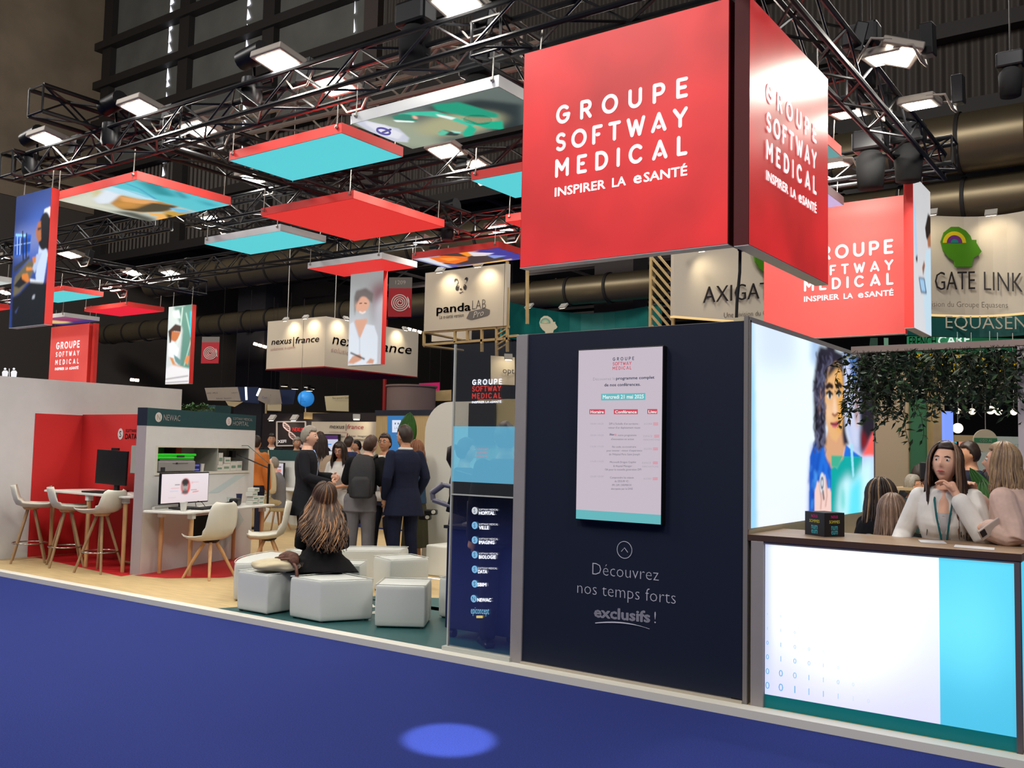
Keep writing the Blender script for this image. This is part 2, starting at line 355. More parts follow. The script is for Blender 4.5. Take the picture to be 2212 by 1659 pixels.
# air ducts along the back wall
galv = mat('galvanised_duct', (118, 106, 84), rough=.4, metal=.7, noise=.12, nscale=.6)
def duct(p0, p1, r, lab, step=1.35):
    d = Vector(p1)-Vector(p0); L = d.length; u = d.normalized()
    t = thing('air_duct', lab, 'air duct', p0, 0, 'ducts along the back of the hall')
    MB().tube([p0, p1], r, 28).build('duct_shell', galv, t, smooth='auto', world=True)
    n = int(L/step)
    for k in range(min(n, 60)):
        c = Vector(p0)+u*(k+.5)*step; MB().tube([c-u*.04, c+u*.04], r+.035, 28).build('seam_band', steel, t, smooth='auto', world=True)
    return t
duct((-10, 22.4, 8.57), (8, 22.4, 8.57), .66, 'fat galvanised air duct, upper one above the right-hand signs')
duct((-10, 22.9, 7.4), (8, 22.9, 7.4), .5, 'galvanised air duct running right below the fattest duct on the right')
duct((-34, 22.4, 7.95), (-10.2, 22.4, 7.95), .55, 'long galvanised air duct above the nurse banner and the glazed booths')
duct((-40, 24, 6.4), (-12, 24, 6.4), .42, 'lower galvanised duct under the long one on the left')
# ================================================================ trusses
blackm = mat('black_truss', (34, 34, 37), rough=.38, metal=.6, spec=.5)
alum = mat('bare_aluminium', (150, 138, 126), rough=.4, metal=.6)
def truss(p0, p1, lab, m=None, s=.29, step=.42, r=.025, grp='black lighting trusses over the stand'):
    p0, p1 = Vector(p0), Vector(p1); d = p1-p0; L = d.length; u = d.normalized(); side = u.cross(Vector((0, 0, 1))).normalized(); up = Vector((0, 0, 1))
    t = thing('lighting_truss', lab, 'truss', p0, 0, grp); m = m or blackm
    cs = [side*a+up*b for a, b in ((-s/2, 0), (s/2, 0), (s/2, s), (-s/2, s))]
    for c in cs: MB().tube([p0+c, p1+c], r, 8).build('chord', m, t, smooth='auto', world=True)
    q = MB(); n = max(2, int(L/step))
    for fa in range(4):
        a, b = cs[fa], cs[(fa+1) % 4]
        for k in range(n):
            e0, e1 = (a, b) if (k+fa) % 2 == 0 else (b, a)
            q.tube([p0+u*(L*k/n)+e0, p0+u*(L*(k+1)/n)+e1], r*.48, 5, cap=False)
        q.tube([p0+a, p0+b], r*.5, 5); q.tube([p1+a, p1+b], r*.5, 5)
    q.build('lattice', m, t, smooth='auto', world=True); return t
truss((-11.75, 5.9, 4.8), (-1.2, 5.9, 4.8), 'front black truss running above the edge of the carpet')
truss((-2.3, 5.0, 4.75), (-2.3, 11.35, 4.75), 'black truss running back over the right face of the red sign')
truss((-12, 8.55, 4.8), (-2.4, 8.55, 4.8), 'middle black truss behind the surgeons picture panel')
truss((-24, 11.05, 4.8), (-2.0, 11.05, 4.8), 'rear black truss above the nexus sign and pandas sign')
truss((-11.65, 5.6, 4.8), (-11.65, 11.3, 4.8), 'black side truss behind the blue computer banner')
truss((-10.05, 5.1, 5.11), (-10.05, 11.2, 5.11), 'black cross truss with a free end above the front truss')
truss((-8.75, 5.9, 4.8), (-8.75, 11, 4.8), 'black cross truss between the sleeper picture and the cyan panel')
truss((-4.55, 5.9, 4.8), (-4.55, 11, 4.8), 'black cross truss reaching the left edge of the red sign')
truss((-24, 8.3, 4.8), (-12.4, 8.3, 4.8), 'black truss over the far left panels')
truss((-17.3, 8.3, 4.8), (-17.3, 12.6, 4.8), 'black cross truss ending above the nurse banner')
truss(at(430, 332, Z=6), at(1150, 163, Z=6), 'bare aluminium truss behind the front black truss', alum, s=.52, step=.55, r=.035, grp=None)
# ================================================================ floodlights
lens = glow('floodlight_lens', (255, 250, 236), 170., base=(.8, .8, .8)); flb = mat('floodlight_grey', (150, 142, 134), rough=.5, metal=.3)
def make_flood():
    t = thing('floodlight', '', 'floodlight', (0, 0, 0), 0, 'floodlights clamped to the trusses')
    MB().box((0, 0, .035), (.42, .33, .07)).build('housing', flb, t, bevel=.012)
    q = MB().quad((-.165, -.12, -.003), (-.165, .12, -.003), (.165, .12, -.003), (.165, -.12, -.003)); q.build('lens', lens, t)
    MB().tube([(-.2, .1, .04), (-.2, .26, .02), (-.1, .3, -.1), (.1, .3, -.1), (.2, .26, .02), (.2, .1, .04)], .012, 6).build('bracket', flb, t, smooth=True)
    MB().box((0, .34, .08), (.16, .1, .26)).build('ballast', blackm, t, bevel=.01)
    return t
flood = make_flood()
FL = [((103, 302), dict(Y=5.68), 0, 'floodlight at the far left end of the front truss'), ((303, 235), dict(Y=5.68), 0, 'floodlight second from the left on the front truss'), ((600, 133), dict(Y=5.68), 0, 'large floodlight on the front truss against the window wall'),
 ((988, 10), dict(Y=5.68), 0, 'floodlight at the very top of the photo, left of the red sign'), ((722, 187), dict(Y=6.2), 0, 'floodlight behind the front truss left of the surgeons panel'), ((427, 279), dict(Y=6.2), 0, 'floodlight above the gap between the sleeper picture and the cyan panel'),
 ((545, 387), dict(Y=8.35), 0, 'floodlight below the red framed cyan panel'), ((457, 476), dict(Y=8.9), 0, 'floodlight right of the sleeper picture panel'), ((963, 328), dict(Y=8.35), 0, 'floodlight just below the surgeons picture panel'), ((1022, 360), dict(Y=8.9), 0, 'smaller floodlight above the half hidden cyan panel'),
 ((909, 524), dict(Y=11.5), 0, 'floodlight between the red square panel and the orange picture panel'), ((1081, 496), dict(Y=11.5), 0, 'floodlight nearest the lower left of the red sign'), ((1913, 128), dict(X=-2.0), 1, 'brightest floodlight right of the red sign, highest on the right truss'),
 ((1987, 228), dict(X=-2.0), 1, 'floodlight right of the right truss in front of the duct'), ((1834, 247), dict(X=-2.62), 1, 'floodlight left of the right truss beside the red sign'), ((1802, 357), dict(Y=10.9), 1, 'floodlight peeping out right of the red sign'),
 ((150, 551), dict(Y=8.75), 0, 'floodlight right of the blue computer banner'), ((287, 590), dict(Y=11.0), 0, 'left of two floodlights on the truss above the red far panel'), ((370, 591), dict(Y=11.2), 0, 'right of two floodlights on the truss above the red far panel'),
 ((240, 624), dict(Y=11.6), 0, 'floodlight above the far left cyan panel'), ((10, 561), dict(Y=8.8), 0, 'floodlight at the left photo edge, upper one'), ((10, 632), dict(Y=11.0), 0, 'floodlight at the left photo edge, lower one')]
for i, (p, z, side, lab) in enumerate(FL):
    o = flood if i == 0 else copy_tree(flood); o.location = at(*p, **z); o['label'] = lab
    o.rotation_euler = (math.radians(-10), 0, 0) if not side else (0, math.radians(8), math.radians(-90))
o = copy_tree(flood); o.location = (-1.9, 8.1, 4.95); o.rotation_euler = (Vector((-2.1, 8.0, 4.0))-Vector((-1.9, 8.1, 4.95))).to_track_quat('-Z', 'Y').to_euler(); o['label'] = 'narrow floodlight added to brighten the right red face'  # extra floodlight, put in for a highlight on the red face
for _x, _y, _z, lab in ((-4.9, 8.3, 5.05, 'added floodlight on the middle truss, hidden behind the red sign, left'), (-3.5, 8.3, 5.05, 'added floodlight on the middle truss, hidden behind the red sign, right'), (-4.6, 10.8, 5.05, 'added floodlight on the rear truss, hidden behind the red sign')):  # unseen floodlights added to brighten the white partition and the counter
    o = copy_tree(flood); o.location = (_x, _y, _z); o.rotation_euler = (math.radians(-10), 0, 0); o['label'] = lab
# moving heads and chain hoists on the trusses
def rig(p, z, lab, kind):
    c = at(*p, Z=z)
    t = thing('chain_hoist' if kind else 'stage_spotlight', lab, 'hoist' if kind else 'spotlight', c, 0, 'hoists on the trusses' if kind else 'stage lights on the trusses')
    if kind:
        MB().box((0, 0, 0), (.34, .2, .22)).build('motor_body', blackm, t, bevel=.03)
        MB().lathe([(.13, -.5), (.15, -.2), (.1, -.12)], n=14).build('chain_bag', mat('black_cloth', (24, 24, 26), rough=.9), t, smooth=True)
        MB().tube([(0, 0, .1), (0, 0, 5)], .012, 5).build('chain', steel, t)
    else:
        MB().tube([(-.16, 0, .12), (.16, 0, .16)], [.1, .1], 14).build('lamp_head', blackm, t, smooth='auto')
        MB().tube([(-.13, .12, .14), (-.13, .14, -.1), (.13, .14, -.1), (.13, .12, .14)], .016, 6).build('yoke', blackm, t, smooth=True)
        MB().lathe([(.09, -.35), (.11, -.3), (.1, -.1)], n=14).build('base', blackm, t, smooth='auto')
    return t
for p, z, lab, k in (((70, 318), 5.2, 'black spotlight on the left end of the front truss', 0), ((242, 250), 5.25, 'black spotlight left of the second floodlight', 0), ((545, 150), 5.3, 'black spotlight left of the largest floodlight', 0),
 ((898, 32), 5.4, 'black hoist hanging at the top left of the red sign', 1), ((968, 468), 5.0, 'black spotlight behind the red square panel', 0), ((398, 585), 5.0, 'black spotlight above the nurse banner', 0), ((1860, 80), 5.6, 'black hoist above the brightest right floodlight', 1),
 ((1880, 305), 4.9, 'black hoist behind the right truss', 1), ((1962, 290), 5.0, 'black chain bag box at the end of the right truss', 1), ((2182, 130), 7, 'black hoist hook hanging at the top right', 1), ((1035, 140), 5.0, 'black hoist beside the left edge of the red sign', 1)):
    rig(p, z, lab, k)
# ================================================================ hanging panels of the stand
redf = mat('red_frame', (226, 62, 58), rough=.5, spec=.3); whf = mat('white_frame', (214, 216, 218), rough=.45)
cyan = glow('cyan_face', (84, 200, 208), 1., rough=.7); redl = glow('red_face', (214, 48, 46), 1., rough=.7); pink = glow('crimson_face', (226, 34, 54), 1.)
cablem = mat('steel_cable', (176, 172, 165), rough=.35, metal=.7)
PT = 4.6
def hang(x0, x1, y0, y1, fm, face, lab, grp='square light panels hung under the trusses', A=None, seed=0):
    t = thing('ceiling_panel', lab, 'light panel', ((x0+x1)/2, (y0+y1)/2, 4.5), 0, grp)
    MB().bb((x0, y0, 4.503), (x1, y1, PT)).build('frame', fm, t, world=True)
    e = .004
    if A is None: MB().quad((x0+e, y0+e, 4.5), (x0+e, y1-e, 4.5), (x1-e, y1-e, 4.5), (x1-e, y0+e, 4.5)).build('lit_face', face, t, world=True)
    else: picture('printed_face', t, (x0+e, y0+e, 4.5), (x1-x0-2*e, 0, 0), (0, y1-y0-2*e, 0), A, picture_mat('panel_print', 1.))
    for cx, cy in ((x0+.06, y0-.006), (x1-.06, y0-.006), (x0+.06, y1-.06), (x1-.06, y1-.06)):
        MB().tube([(cx, cy, 4.56), (cx+.01, cy, 4.85)], .006, 5).ball((cx, cy-.004, 4.565), .018, 8, 6).build('cable', cablem, t, world=True)
    return t
def panel_map(x0, y0, x1, y1):
    def q(px, py):
        p = at(px, py, Z=4.5); return ((p.x-x0)/(x1-x0), (p.y-y0)/(y1-y0))
    return q
hang(-7.96, -6.33, 6.05, 6.9, redf, cyan, 'cyan lit panel with red rim, hanging left of the surgeons picture')
# surgeons
q = panel_map(-6.08, 5.93, -4.43, 6.76); c8 = lambda *a: [q(600+x/3.457, y/3.457) for x, y in a]
ops = [('e', (.12, .5, .2, .55), (150, 160, 140), .1), ('p', c8((1100, 800), (1500, 740), (1830, 780), (1830, 950), (1600, 980)), (34, 48, 52), .05), ('e', (.5, .62, .28, .3), (165, 165, 130), .08),
 ('p', c8((1150, 780), (1350, 760), (1650, 850), (1650, 880), (1400, 870), (1180, 820)), (20, 150, 120), .02), ('p', c8((900, 850), (1000, 835), (1180, 830), (1330, 880), (1480, 930), (1450, 950), (1250, 880), (1050, 860), (920, 880)), (60, 190, 160), .015),
 ('p', c8((1350, 870), (1500, 920), (1680, 900), (1690, 970), (1560, 960), (1470, 930)), (20, 170, 135), .01), ('p', c8((850, 870), (930, 850), (1010, 860), (1040, 900), (1000, 915), (880, 905)), (40, 130, 110), .01), ('p', c8((860, 895), (1020, 905), (1010, 915), (880, 910)), (235, 245, 240), .005), ('p', c8((1000, 860), (1040, 870), (1040, 890), (1010, 885)), (235, 180, 160), .005),
 ('p', c8((1200, 990), (1240, 970), (1300, 985), (1380, 990), (1340, 1015), (1230, 1010)), (40, 60, 60), .01), ('p', c8((1195, 995), (1230, 970), (1280, 985), (1250, 1010), (1205, 1010)), (90, 190, 160), .008), ('p', c8((1380, 990), (1430, 930), (1490, 965), (1450, 1020), (1390, 1020)), (25, 175, 140), .01), ('p', c8((1290, 975), (1370, 985), (1370, 1000), (1320, 995)), (150, 215, 200), .005),
 ('p', c8((1180, 850), (1330, 880), (1300, 895), (1200, 870)), (230, 240, 235), .008), ('p', c8((560, 910), (640, 895), (900, 960), (980, 1030), (970, 1065), (850, 1055), (700, 990)), (196, 200, 214), .015), ('p', c8((650, 905), (800, 935), (930, 1000), (900, 1040), (780, 1010), (660, 930)), (222, 224, 232), .02)]
A = paint(260, 130, ((96, 108, 104), (80, 92, 90)), ops); 
ring = []
t = hang(-6.08, -4.43, 5.93, 6.76, whf, None, 'white rimmed panel printed with two surgeons in green gowns', A=A)
qm = MB()
qm.tube([at(600+790/3.457+14*math.cos(a), 978/3.457+6.3*math.sin(a)+3.2*math.cos(a), Z=4.497) for a in np.linspace(0, 2*PI, 24)], .012, 4, closed=True).tube([at(600+(790+f*45)/3.457, (985-f*18)/3.457, Z=4.497) for f in (-.2, 1.2)], .012, 4)
qm.build('lamp_emblem', glow('emblem_violet', (86, 80, 150), 1.), t, world=True)
# sleeper
q = panel_map(-11.1, 5.95, -9.43, 7.22); c = lambda *a: [q(130+x/5.821, 370+y/5.825) for x, y in a]
ops = [('p', c((0, 385), (640, 480), (1165, 660), (1100, 640), (740, 520), (700, 470), (440, 400), (500, 240)), (205, 210, 195), .03), ('p', c((490, 235), (560, 270), (500, 330), (430, 330), (420, 260)), (196, 186, 120), .03), ('p', c((640, 500), (900, 510), (1200, 600), (1165, 655)), (74, 80, 74), .04),
 ('p', c((940, 105), (2140, 420), (1740, 515), (1250, 380), (640, 190)), (84, 190, 202), .02), ('p', c((940, 105), (1300, 190), (1480, 330), (1200, 290)), (30, 140, 150), .04), ('p', c((1480, 240), (1600, 330), (1560, 350), (1450, 260)), (20, 110, 130), .03), ('p', c((1700, 350), (1980, 430), (1880, 440)), (30, 140, 160), .04),
 ('p', c((640, 190), (950, 260), (1250, 380), (1000, 340), (780, 290), (520, 250)), (176, 220, 236), .02), ('p', c((420, 350), (560, 230), (780, 300), (640, 400), (470, 410)), (214, 226, 236), .02), ('l', c((820, 150), (1000, 220), (1200, 350)), (60, 150, 190), .008, .8, .012), ('l', c((680, 190), (900, 260), (1100, 330)), (90, 180, 210), .01, .8, .012),
 ('p', c((630, 400), (760, 300), (960, 350), (1250, 380), (1480, 440), (1320, 510), (1000, 520), (740, 470)), (176, 128, 62), .015), ('p', c((740, 310), (960, 350), (1240, 385), (1180, 420), (900, 400), (780, 380)), (222, 160, 96), .02), ('p', c((1150, 395), (1480, 440), (1340, 505), (1050, 515), (740, 480), (950, 470)), (66, 62, 44), .02), ('e', (*c((820, 420))[0], .1, .07), (196, 140, 66), .03),
 ('p', c((1320, 500), (1700, 520), (1400, 600), (1240, 620)), (190, 150, 60), .02), ('p', c((1380, 460), (1560, 480), (1700, 520), (1480, 520)), (96, 186, 226), .01), ('p', c((1100, 520), (1300, 540), (1350, 590), (1250, 612), (1200, 600), (1240, 575), (1130, 545)), (232, 174, 92), .008), ('p', c((1340, 540), (1420, 560), (1360, 600)), (60, 50, 40), .01)]
hang(-11.1, -9.43, 5.95, 7.22, redf, None, 'red rimmed panel printed with a sleeping patient under a turquoise sheet', A=paint(260, 200, ((190, 196, 176), (180, 190, 180)), ops))
hang(-9.55, -7.9, 7.78, 9.45, redf, redl, 'large square red panel hanging in the middle of the stand')
hang(-11.64, -9.99, 8.48, 9.32, whf, cyan, 'cyan lit panel with white rim left of the large red square')
hang(-11.74, -10.08, 10.57, 11.4, whf, redl, 'red lit panel with white rim above the writing woman banner')
q = panel_map(-9.68, 10.83, -8.03, 11.67); c = lambda *a: [q(700+x/5.027, 260+y/5.027) for x, y in a]
ops = [('p', c((1000, 1500), (1200, 1490), (1400, 1610), (1200, 1560)), (214, 220, 230), .03), ('p', c((1700, 1380), (2000, 1380), (2200, 1500), (1900, 1520), (1600, 1480)), (66, 60, 150), .03), ('p', c((1250, 1460), (1480, 1440), (1900, 1470), (2000, 1520), (1500, 1570), (1300, 1560)), (70, 58, 58), .02), ('p', c((1130, 1490), (1300, 1470), (1560, 1480), (1560, 1520), (1420, 1560), (1250, 1540)), (232, 112, 34), .012),
 ('p', c((1250, 1500), (1400, 1490), (1480, 1510), (1350, 1530)), (250, 150, 60), .015), ('p', c((1460, 1440), (1580, 1425), (1640, 1460), (1560, 1480)), (240, 150, 40), .01), ('p', c((1560, 1430), (1850, 1440), (1760, 1470), (1620, 1475)), (226, 214, 214), .01), ('p', c((1750, 1460), (1990, 1470), (1850, 1500)), (130, 150, 220), .012), ('p', c((1450, 1590), (2040, 1500), (2040, 1515), (1500, 1610)), (226, 180, 110), .006)]
hang(-9.68, -8.03, 10.83, 11.67, redf, None, 'red rimmed panel with an orange lit face picture above the panda sign', A=paint(200, 110, ((150, 160, 190), (90, 84, 160)), ops))
hang(-6.26, -4.61, 7.92, 8.75, redf, cyan, 'cyan lit panel with red rim half hidden by the red sign')
p9 = at(1092, 480, Z=4.5); hang(p9.x, p9.x+1.65, p9.y, p9.y+.83, redf, redl, 'small red panel end peeping out left of the red sign')
hang(-19.45, -17.75, 9.75, 10.59, redf, cyan, 'distant cyan panel with red rim right of the blue banner')
hang(-20.2, -18.5, 11.61, 12.5, redf, pink, 'distant crimson panel left of the nurse banner')
hang(-23.2, -21.5, 11.87, 12.76, whf, None, 'distant white rimmed picture panel above the far red logo banner', A=paint(60, 40, ((120, 70, 110), (60, 50, 120)), [('e', (.3, .5, .25, .3), (206, 190, 130), .06), ('e', (.7, .4, .25, .2), (130, 50, 90), .08)]))
hang(-4.3, -2.66, 8.3, 9.13, redf, glow('teal_face', (74, 148, 150), 1.), 'red rimmed teal panel peeping out right of the red sign')
hang(-4.82, -3.17, 10.14, 10.97, mat('grey_frame', (170, 165, 168), rough=.5), glow('lilac_face', (176, 168, 214), 1.), 'grey rimmed lilac panel right of the red sign, lower one')
pa = at(27, 612, Z=4.5); hang(pa.x-1.65, pa.x, pa.y-.83, pa.y, whf, glow('grey_face', (190, 200, 200), 1.), 'white rimmed panel at the left edge, upper of three')
pa = at(24, 668, Z=4.5); hang(pa.x-1.65, pa.x, pa.y-.83, pa.y, redf, redl, 'red panel at the left edge behind the blue banner')
# ================================================================ hanging lightboxes and banners
def red_glow(name, s):
    m = glow(name, (220, 34, 38), s, base=(.3, .02, .022), rough=.42); nt = m.node_tree; b = nt.nodes['Principled BSDF']
    tc = nt.nodes.new('ShaderNodeTexCoord'); n = nt.nodes.new('ShaderNodeTexNoise'); n.inputs['Scale'].default_value = 1.2
    mp = nt.nodes.new('ShaderNodeMapRange'); mp.inputs[1].default_value = .3; mp.inputs[2].default_value = .7; mp.inputs[3].default_value = s*.62; mp.inputs[4].default_value = s*1.3
    nt.links.new(tc.outputs['Object'], n.inputs[0]); nt.links.new(n.outputs[0], mp.inputs[0]); nt.links.new(mp.outputs[0], b.inputs['Emission Strength'])
    b.inputs['Specular IOR Level'].default_value = .5; return m
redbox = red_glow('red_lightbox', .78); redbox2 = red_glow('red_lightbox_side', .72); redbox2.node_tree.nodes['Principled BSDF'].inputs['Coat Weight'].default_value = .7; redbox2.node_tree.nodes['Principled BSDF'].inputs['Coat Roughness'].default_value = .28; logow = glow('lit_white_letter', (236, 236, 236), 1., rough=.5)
greyu = mat('grey_profile', (176, 182, 182), rough=.5); darkred = mat('dark_red_infill', (86, 16, 22), rough=.6)
Z0, Z1 = 2.965, 4.625; H = Z1-Z0
t = thing('hanging_sign', 'large red lightbox sign, front face of the hanging corner sign', 'sign', (-3.2, YW, Z0), 0, 'red lightbox signs with white group name')
MB().bb((-4.062, YW+.002, Z0+.002), (-2.405, YW+.1, Z1)).build('frame', darkred, t, world=True); MB().bb((-4.062, YW+.001, Z0-.004), (-2.405, YW+.1, Z0+.002)).build('bottom_profile', greyu, t, world=True)
MB().quad((-4.058, YW, Z0+.004), (-2.409, YW, Z0+.004), (-2.409, YW, Z1-.004), (-4.058, YW, Z1-.004)).build('lit_face', redbox, t, world=True)
zs = [(Z0+.628*H, .086*H), (Z0+.5045*H, .085*H), (Z0+.387*H, .0845*H), (Z0+.3035*H, .038*H)]
logo(t, logow, (0, YW-.004, 0), (1, 0, 0), (0, 0, 1), -3.758, 1.062, zs)
for x in (-3.95, -2.5): MB().tube([(x, YW+.05, Z1), (x, YW+.08, 4.86)], .006, 5).build('cable', cablem, t, world=True)
t = thing('hanging_sign', 'large red lightbox sign, right face of the hanging corner sign', 'sign', (XC, 6.6, Z0), 0, 'red lightbox signs with white group name')
MB().bb((XC-.1, 5.75, 2.947), (XC-.002, 7.41, 4.6)).build('frame', darkred, t, world=True); MB().bb((XC-.1, 5.75, 2.941), (XC-.001, 7.41, 2.947)).build('bottom_profile', greyu, t, world=True)
MB().quad((XC, 5.754, 2.949), (XC, 7.406, 2.949), (XC, 7.406, 4.596), (XC, 5.754, 4.596)).build('lit_face', redbox2, t, world=True)
zs2 = [(a-.022, b) for a, b in zs]; logo(t, logow, (XC+.004, 0, 0), (0, 1, 0), (0, 0, 1), 6.05, 1.06, zs2)
for y in (5.9, 7.3): MB().tube([(XC-.05, y, 4.6), (XC-.05, y, 4.82)], .006, 5).build('cable', cablem, t, world=True)
o = MB().bb((-2.404, YW+.09, 2.96), (-2.372, YW+.17, 4.7)).bb((-2.40, YW+.15, 2.95), (-2.3, YW+.2, 4.7)).bb((-2.375, YW+.02, 2.96), (-2.365, YW+.12, 4.7)).build('corner_infill', darkred); tag(o, 'dark red recessed strip joining the two faces of the red sign', 'sign trim')
tag(MB().tube([(-2.37, YW+.12, 2.97), (-2.372, YW+.12, 2.8), (-2.39, YW+.12, 2.6), (-2.395, YW+.12, 2.46)], .011, 6).build('power_cable', mat('black_rubber', (18, 18, 20), rough=.6)), 'black power cable dropping from the red sign to the navy wall', 'cable')
def vbanner(x0, x1, Y, z0, z1, lab, A=None, face=None, side=redf, th=.1, grp='upright hanging banners'):
    t = thing('hanging_banner', lab, 'banner', ((x0+x1)/2, Y, z0), 0, grp)
    MB().bb((x0, Y+.003, z0), (x1, Y+th, z1)).build('frame', side, t, world=True)
    if A is not None: picture('printed_face', t, (x0, Y, z0), (x1-x0, 0, 0), (0, 0, z1-z0), A, picture_mat('banner_print', 1.))
    elif face: MB().quad((x0, Y, z0), (x1, Y, z0), (x1, Y, z1), (x0, Y, z1)).build('lit_face', face, t, world=True)
    for x in (x0+.08, x1-.08): MB().tube([(x, Y+.05, z1), (x, Y+.06, 4.86)], .006, 5).build('cable', cablem, t, world=True)
    MB().bb((x0, Y, z0-.004), (x1, Y+th, z0)).build('bottom_profile', greyu, t, world=True)
    return t
def vmap(x0, x1, Y, z0, z1):
    def q(px, py):
        p = at(px, py, Y=Y); return ((p.x-x0)/(x1-x0), (p.z-z0)/(z1-z0))
    return q
q = vmap(-11.66, -10.85, 5.75, 2.94, 4.57); c = lambda *a: [q(x/3.19, 330+y/3.19) for x, y in a]
ops = [('e', (.75, .62, .5, .25), (60, 100, 190), .12), ('p', c((100, 720), (340, 640), (340, 500), (110, 540)), (110, 124, 180), .05), ('p', c((306, 390), (348, 370), (348, 470), (300, 440)), (214, 224, 240), .004), ('p', c((105, 555), (215, 565), (205, 690), (100, 720)), (30, 90, 190), .004), ('p', c((108, 560), (180, 562), (175, 580), (107, 575)), (150, 210, 250), .004),
 ('p', c((110, 600), (210, 590), (205, 680), (100, 705)), (20, 70, 160), .004), ('l', c((120, 580), (118, 700)), (190, 210, 240), 0, .8, .006), ('l', c((140, 590), (137, 700)), (190, 210, 240), 0, .8, .006), ('l', c((100, 640), (210, 620)), (150, 190, 240), 0, .7, .004), ('l', c((156, 545), (160, 740)), (20, 24, 40), 0, 1, .008), ('l', c((182, 560), (180, 720)), (20, 24, 40), 0, 1, .008),
 ('p', c((95, 790), (200, 710), (205, 730), (100, 830)), (50, 54, 62), .004), ('p', c((100, 860), (200, 740), (260, 760), (200, 880), (140, 960), (90, 1000)), (104, 96, 74), .01), ('p', c((95, 920), (150, 850), (205, 880), (130, 935)), (30, 32, 38), .004),
 ('p', c((270, 640), (320, 650), (330, 700), (300, 900), (250, 900), (245, 850)), (190, 205, 232), .008), ('p', c((252, 700), (290, 690), (240, 830), (222, 800)), (170, 186, 216), .008), ('p', c((205, 870), (300, 890), (290, 920), (210, 905)), (226, 232, 240), .006), ('p', c((180, 790), (220, 790), (225, 810), (180, 815)), (214, 130, 60), .006), ('p', c((150, 840), (190, 830), (205, 890), (185, 895), (150, 870)), (206, 122, 56), .006), ('p', c((222, 720), (250, 715), (245, 760), (228, 765)), (200, 120, 60), .006),
 ('e', (*c((305, 540))[0], .17, .14), (16, 14, 24), .006), ('p', c((290, 440), (345, 450), (345, 680), (280, 640)), (14, 13, 22), .008), ('p', c((262, 480), (282, 470), (284, 600), (262, 620), (250, 580), (246, 545)), (170, 104, 66), .005), ('p', c((258, 520), (284, 514), (284, 530), (262, 536)), (40, 20, 40), .003), ('p', c((85, 1000), (130, 980), (210, 890), (330, 900), (330, 1200), (80, 1210)), (24, 28, 34), .012), ('p', c((225, 985), (242, 980), (236, 1010), (220, 1010)), (160, 165, 175), .004), ('p', c((100, 1100), (130, 1060), (110, 1110)), (60, 70, 110), .008)]
vbanner(-11.66, -10.85, 5.75, 2.945, 4.57, 'blue lightbox banner of a woman working at computer screens', A=paint(120, 240, ((40, 60, 120), (30, 52, 110)), ops))
p0 = at(750, 789.7, Z=2.95); p1 = at(823.6, 786.6, Z=2.95); Yv = (p0.y+p1.y)/2; q = vmap(p0.x, p1.x, Yv, 2.95, 4.6); c = lambda *a: [q(480+x/3.318, 450+y/3.318) for x, y in a]
ops = [('e', (.25, .3, .3, .2), (196, 200, 208), .1), ('p', c((1060, 560), (1165, 520), (1150, 800), (1100, 820)), (120, 90, 96), .06), ('p', c((1090, 700), (1165, 600), (1165, 1120), (1090, 1120)), (176, 178, 186), .04), ('p', c((945, 640), (960, 590), (1030, 570), (1085, 610), (1075, 680), (1050, 660), (960, 660), (950, 780)), (104, 100, 98), .012), ('e', (*c((1003, 690))[0], .215, .082), (208, 160, 136), .008), ('p', c((948, 770), (960, 640), (1000, 625), (960, 690)), (96, 92, 92), .01), ('p', c((955, 800), (1040, 790), (1020, 960), (960, 900), (935, 830)), (206, 158, 134), .008),
 ('p', c((905, 1115), (915, 830), (945, 810), (985, 940), (1030, 830), (1090, 840), (1115, 920), (1110, 1110), (1050, 1125)), (206, 214, 224), .008), ('l', c((945, 815), (985, 940), (985, 1060)), (170, 178, 190), .004, .8, .006), ('l', c((985, 682), (1000, 680)), (50, 40, 40), 0, 1, .005), ('l', c((1020, 680), (1034, 682)), (50, 40, 40), 0, 1, .005), ('l', c((985, 742), (1005, 752), (1025, 742)), (235, 225, 220), .002, 1, .007), ('p', c((900, 1110), (935, 1060), (990, 1045), (1000, 1085), (940, 1115)), (196, 146, 122), .006), ('p', c((1030, 1110), (1060, 1075), (1090, 1085), (1080, 1115)), (196, 146, 122), .006), ('l', c((922, 1036), (1018, 1080)), (30, 30, 36), .002, 1, .008)]
vbanner(p0.x, p1.x, Yv, 2.95, 4.6, 'upright picture banner of a grey haired woman writing, in front of the nexus sign', A=paint(100, 210, ((190, 194, 198), (140, 150, 150)), ops))
q = vmap(-17.6, -16.79, 12, 2.82, 4.47); c = lambda *a: [q(240+x/5.183, 480+y/5.183) for x, y in a]
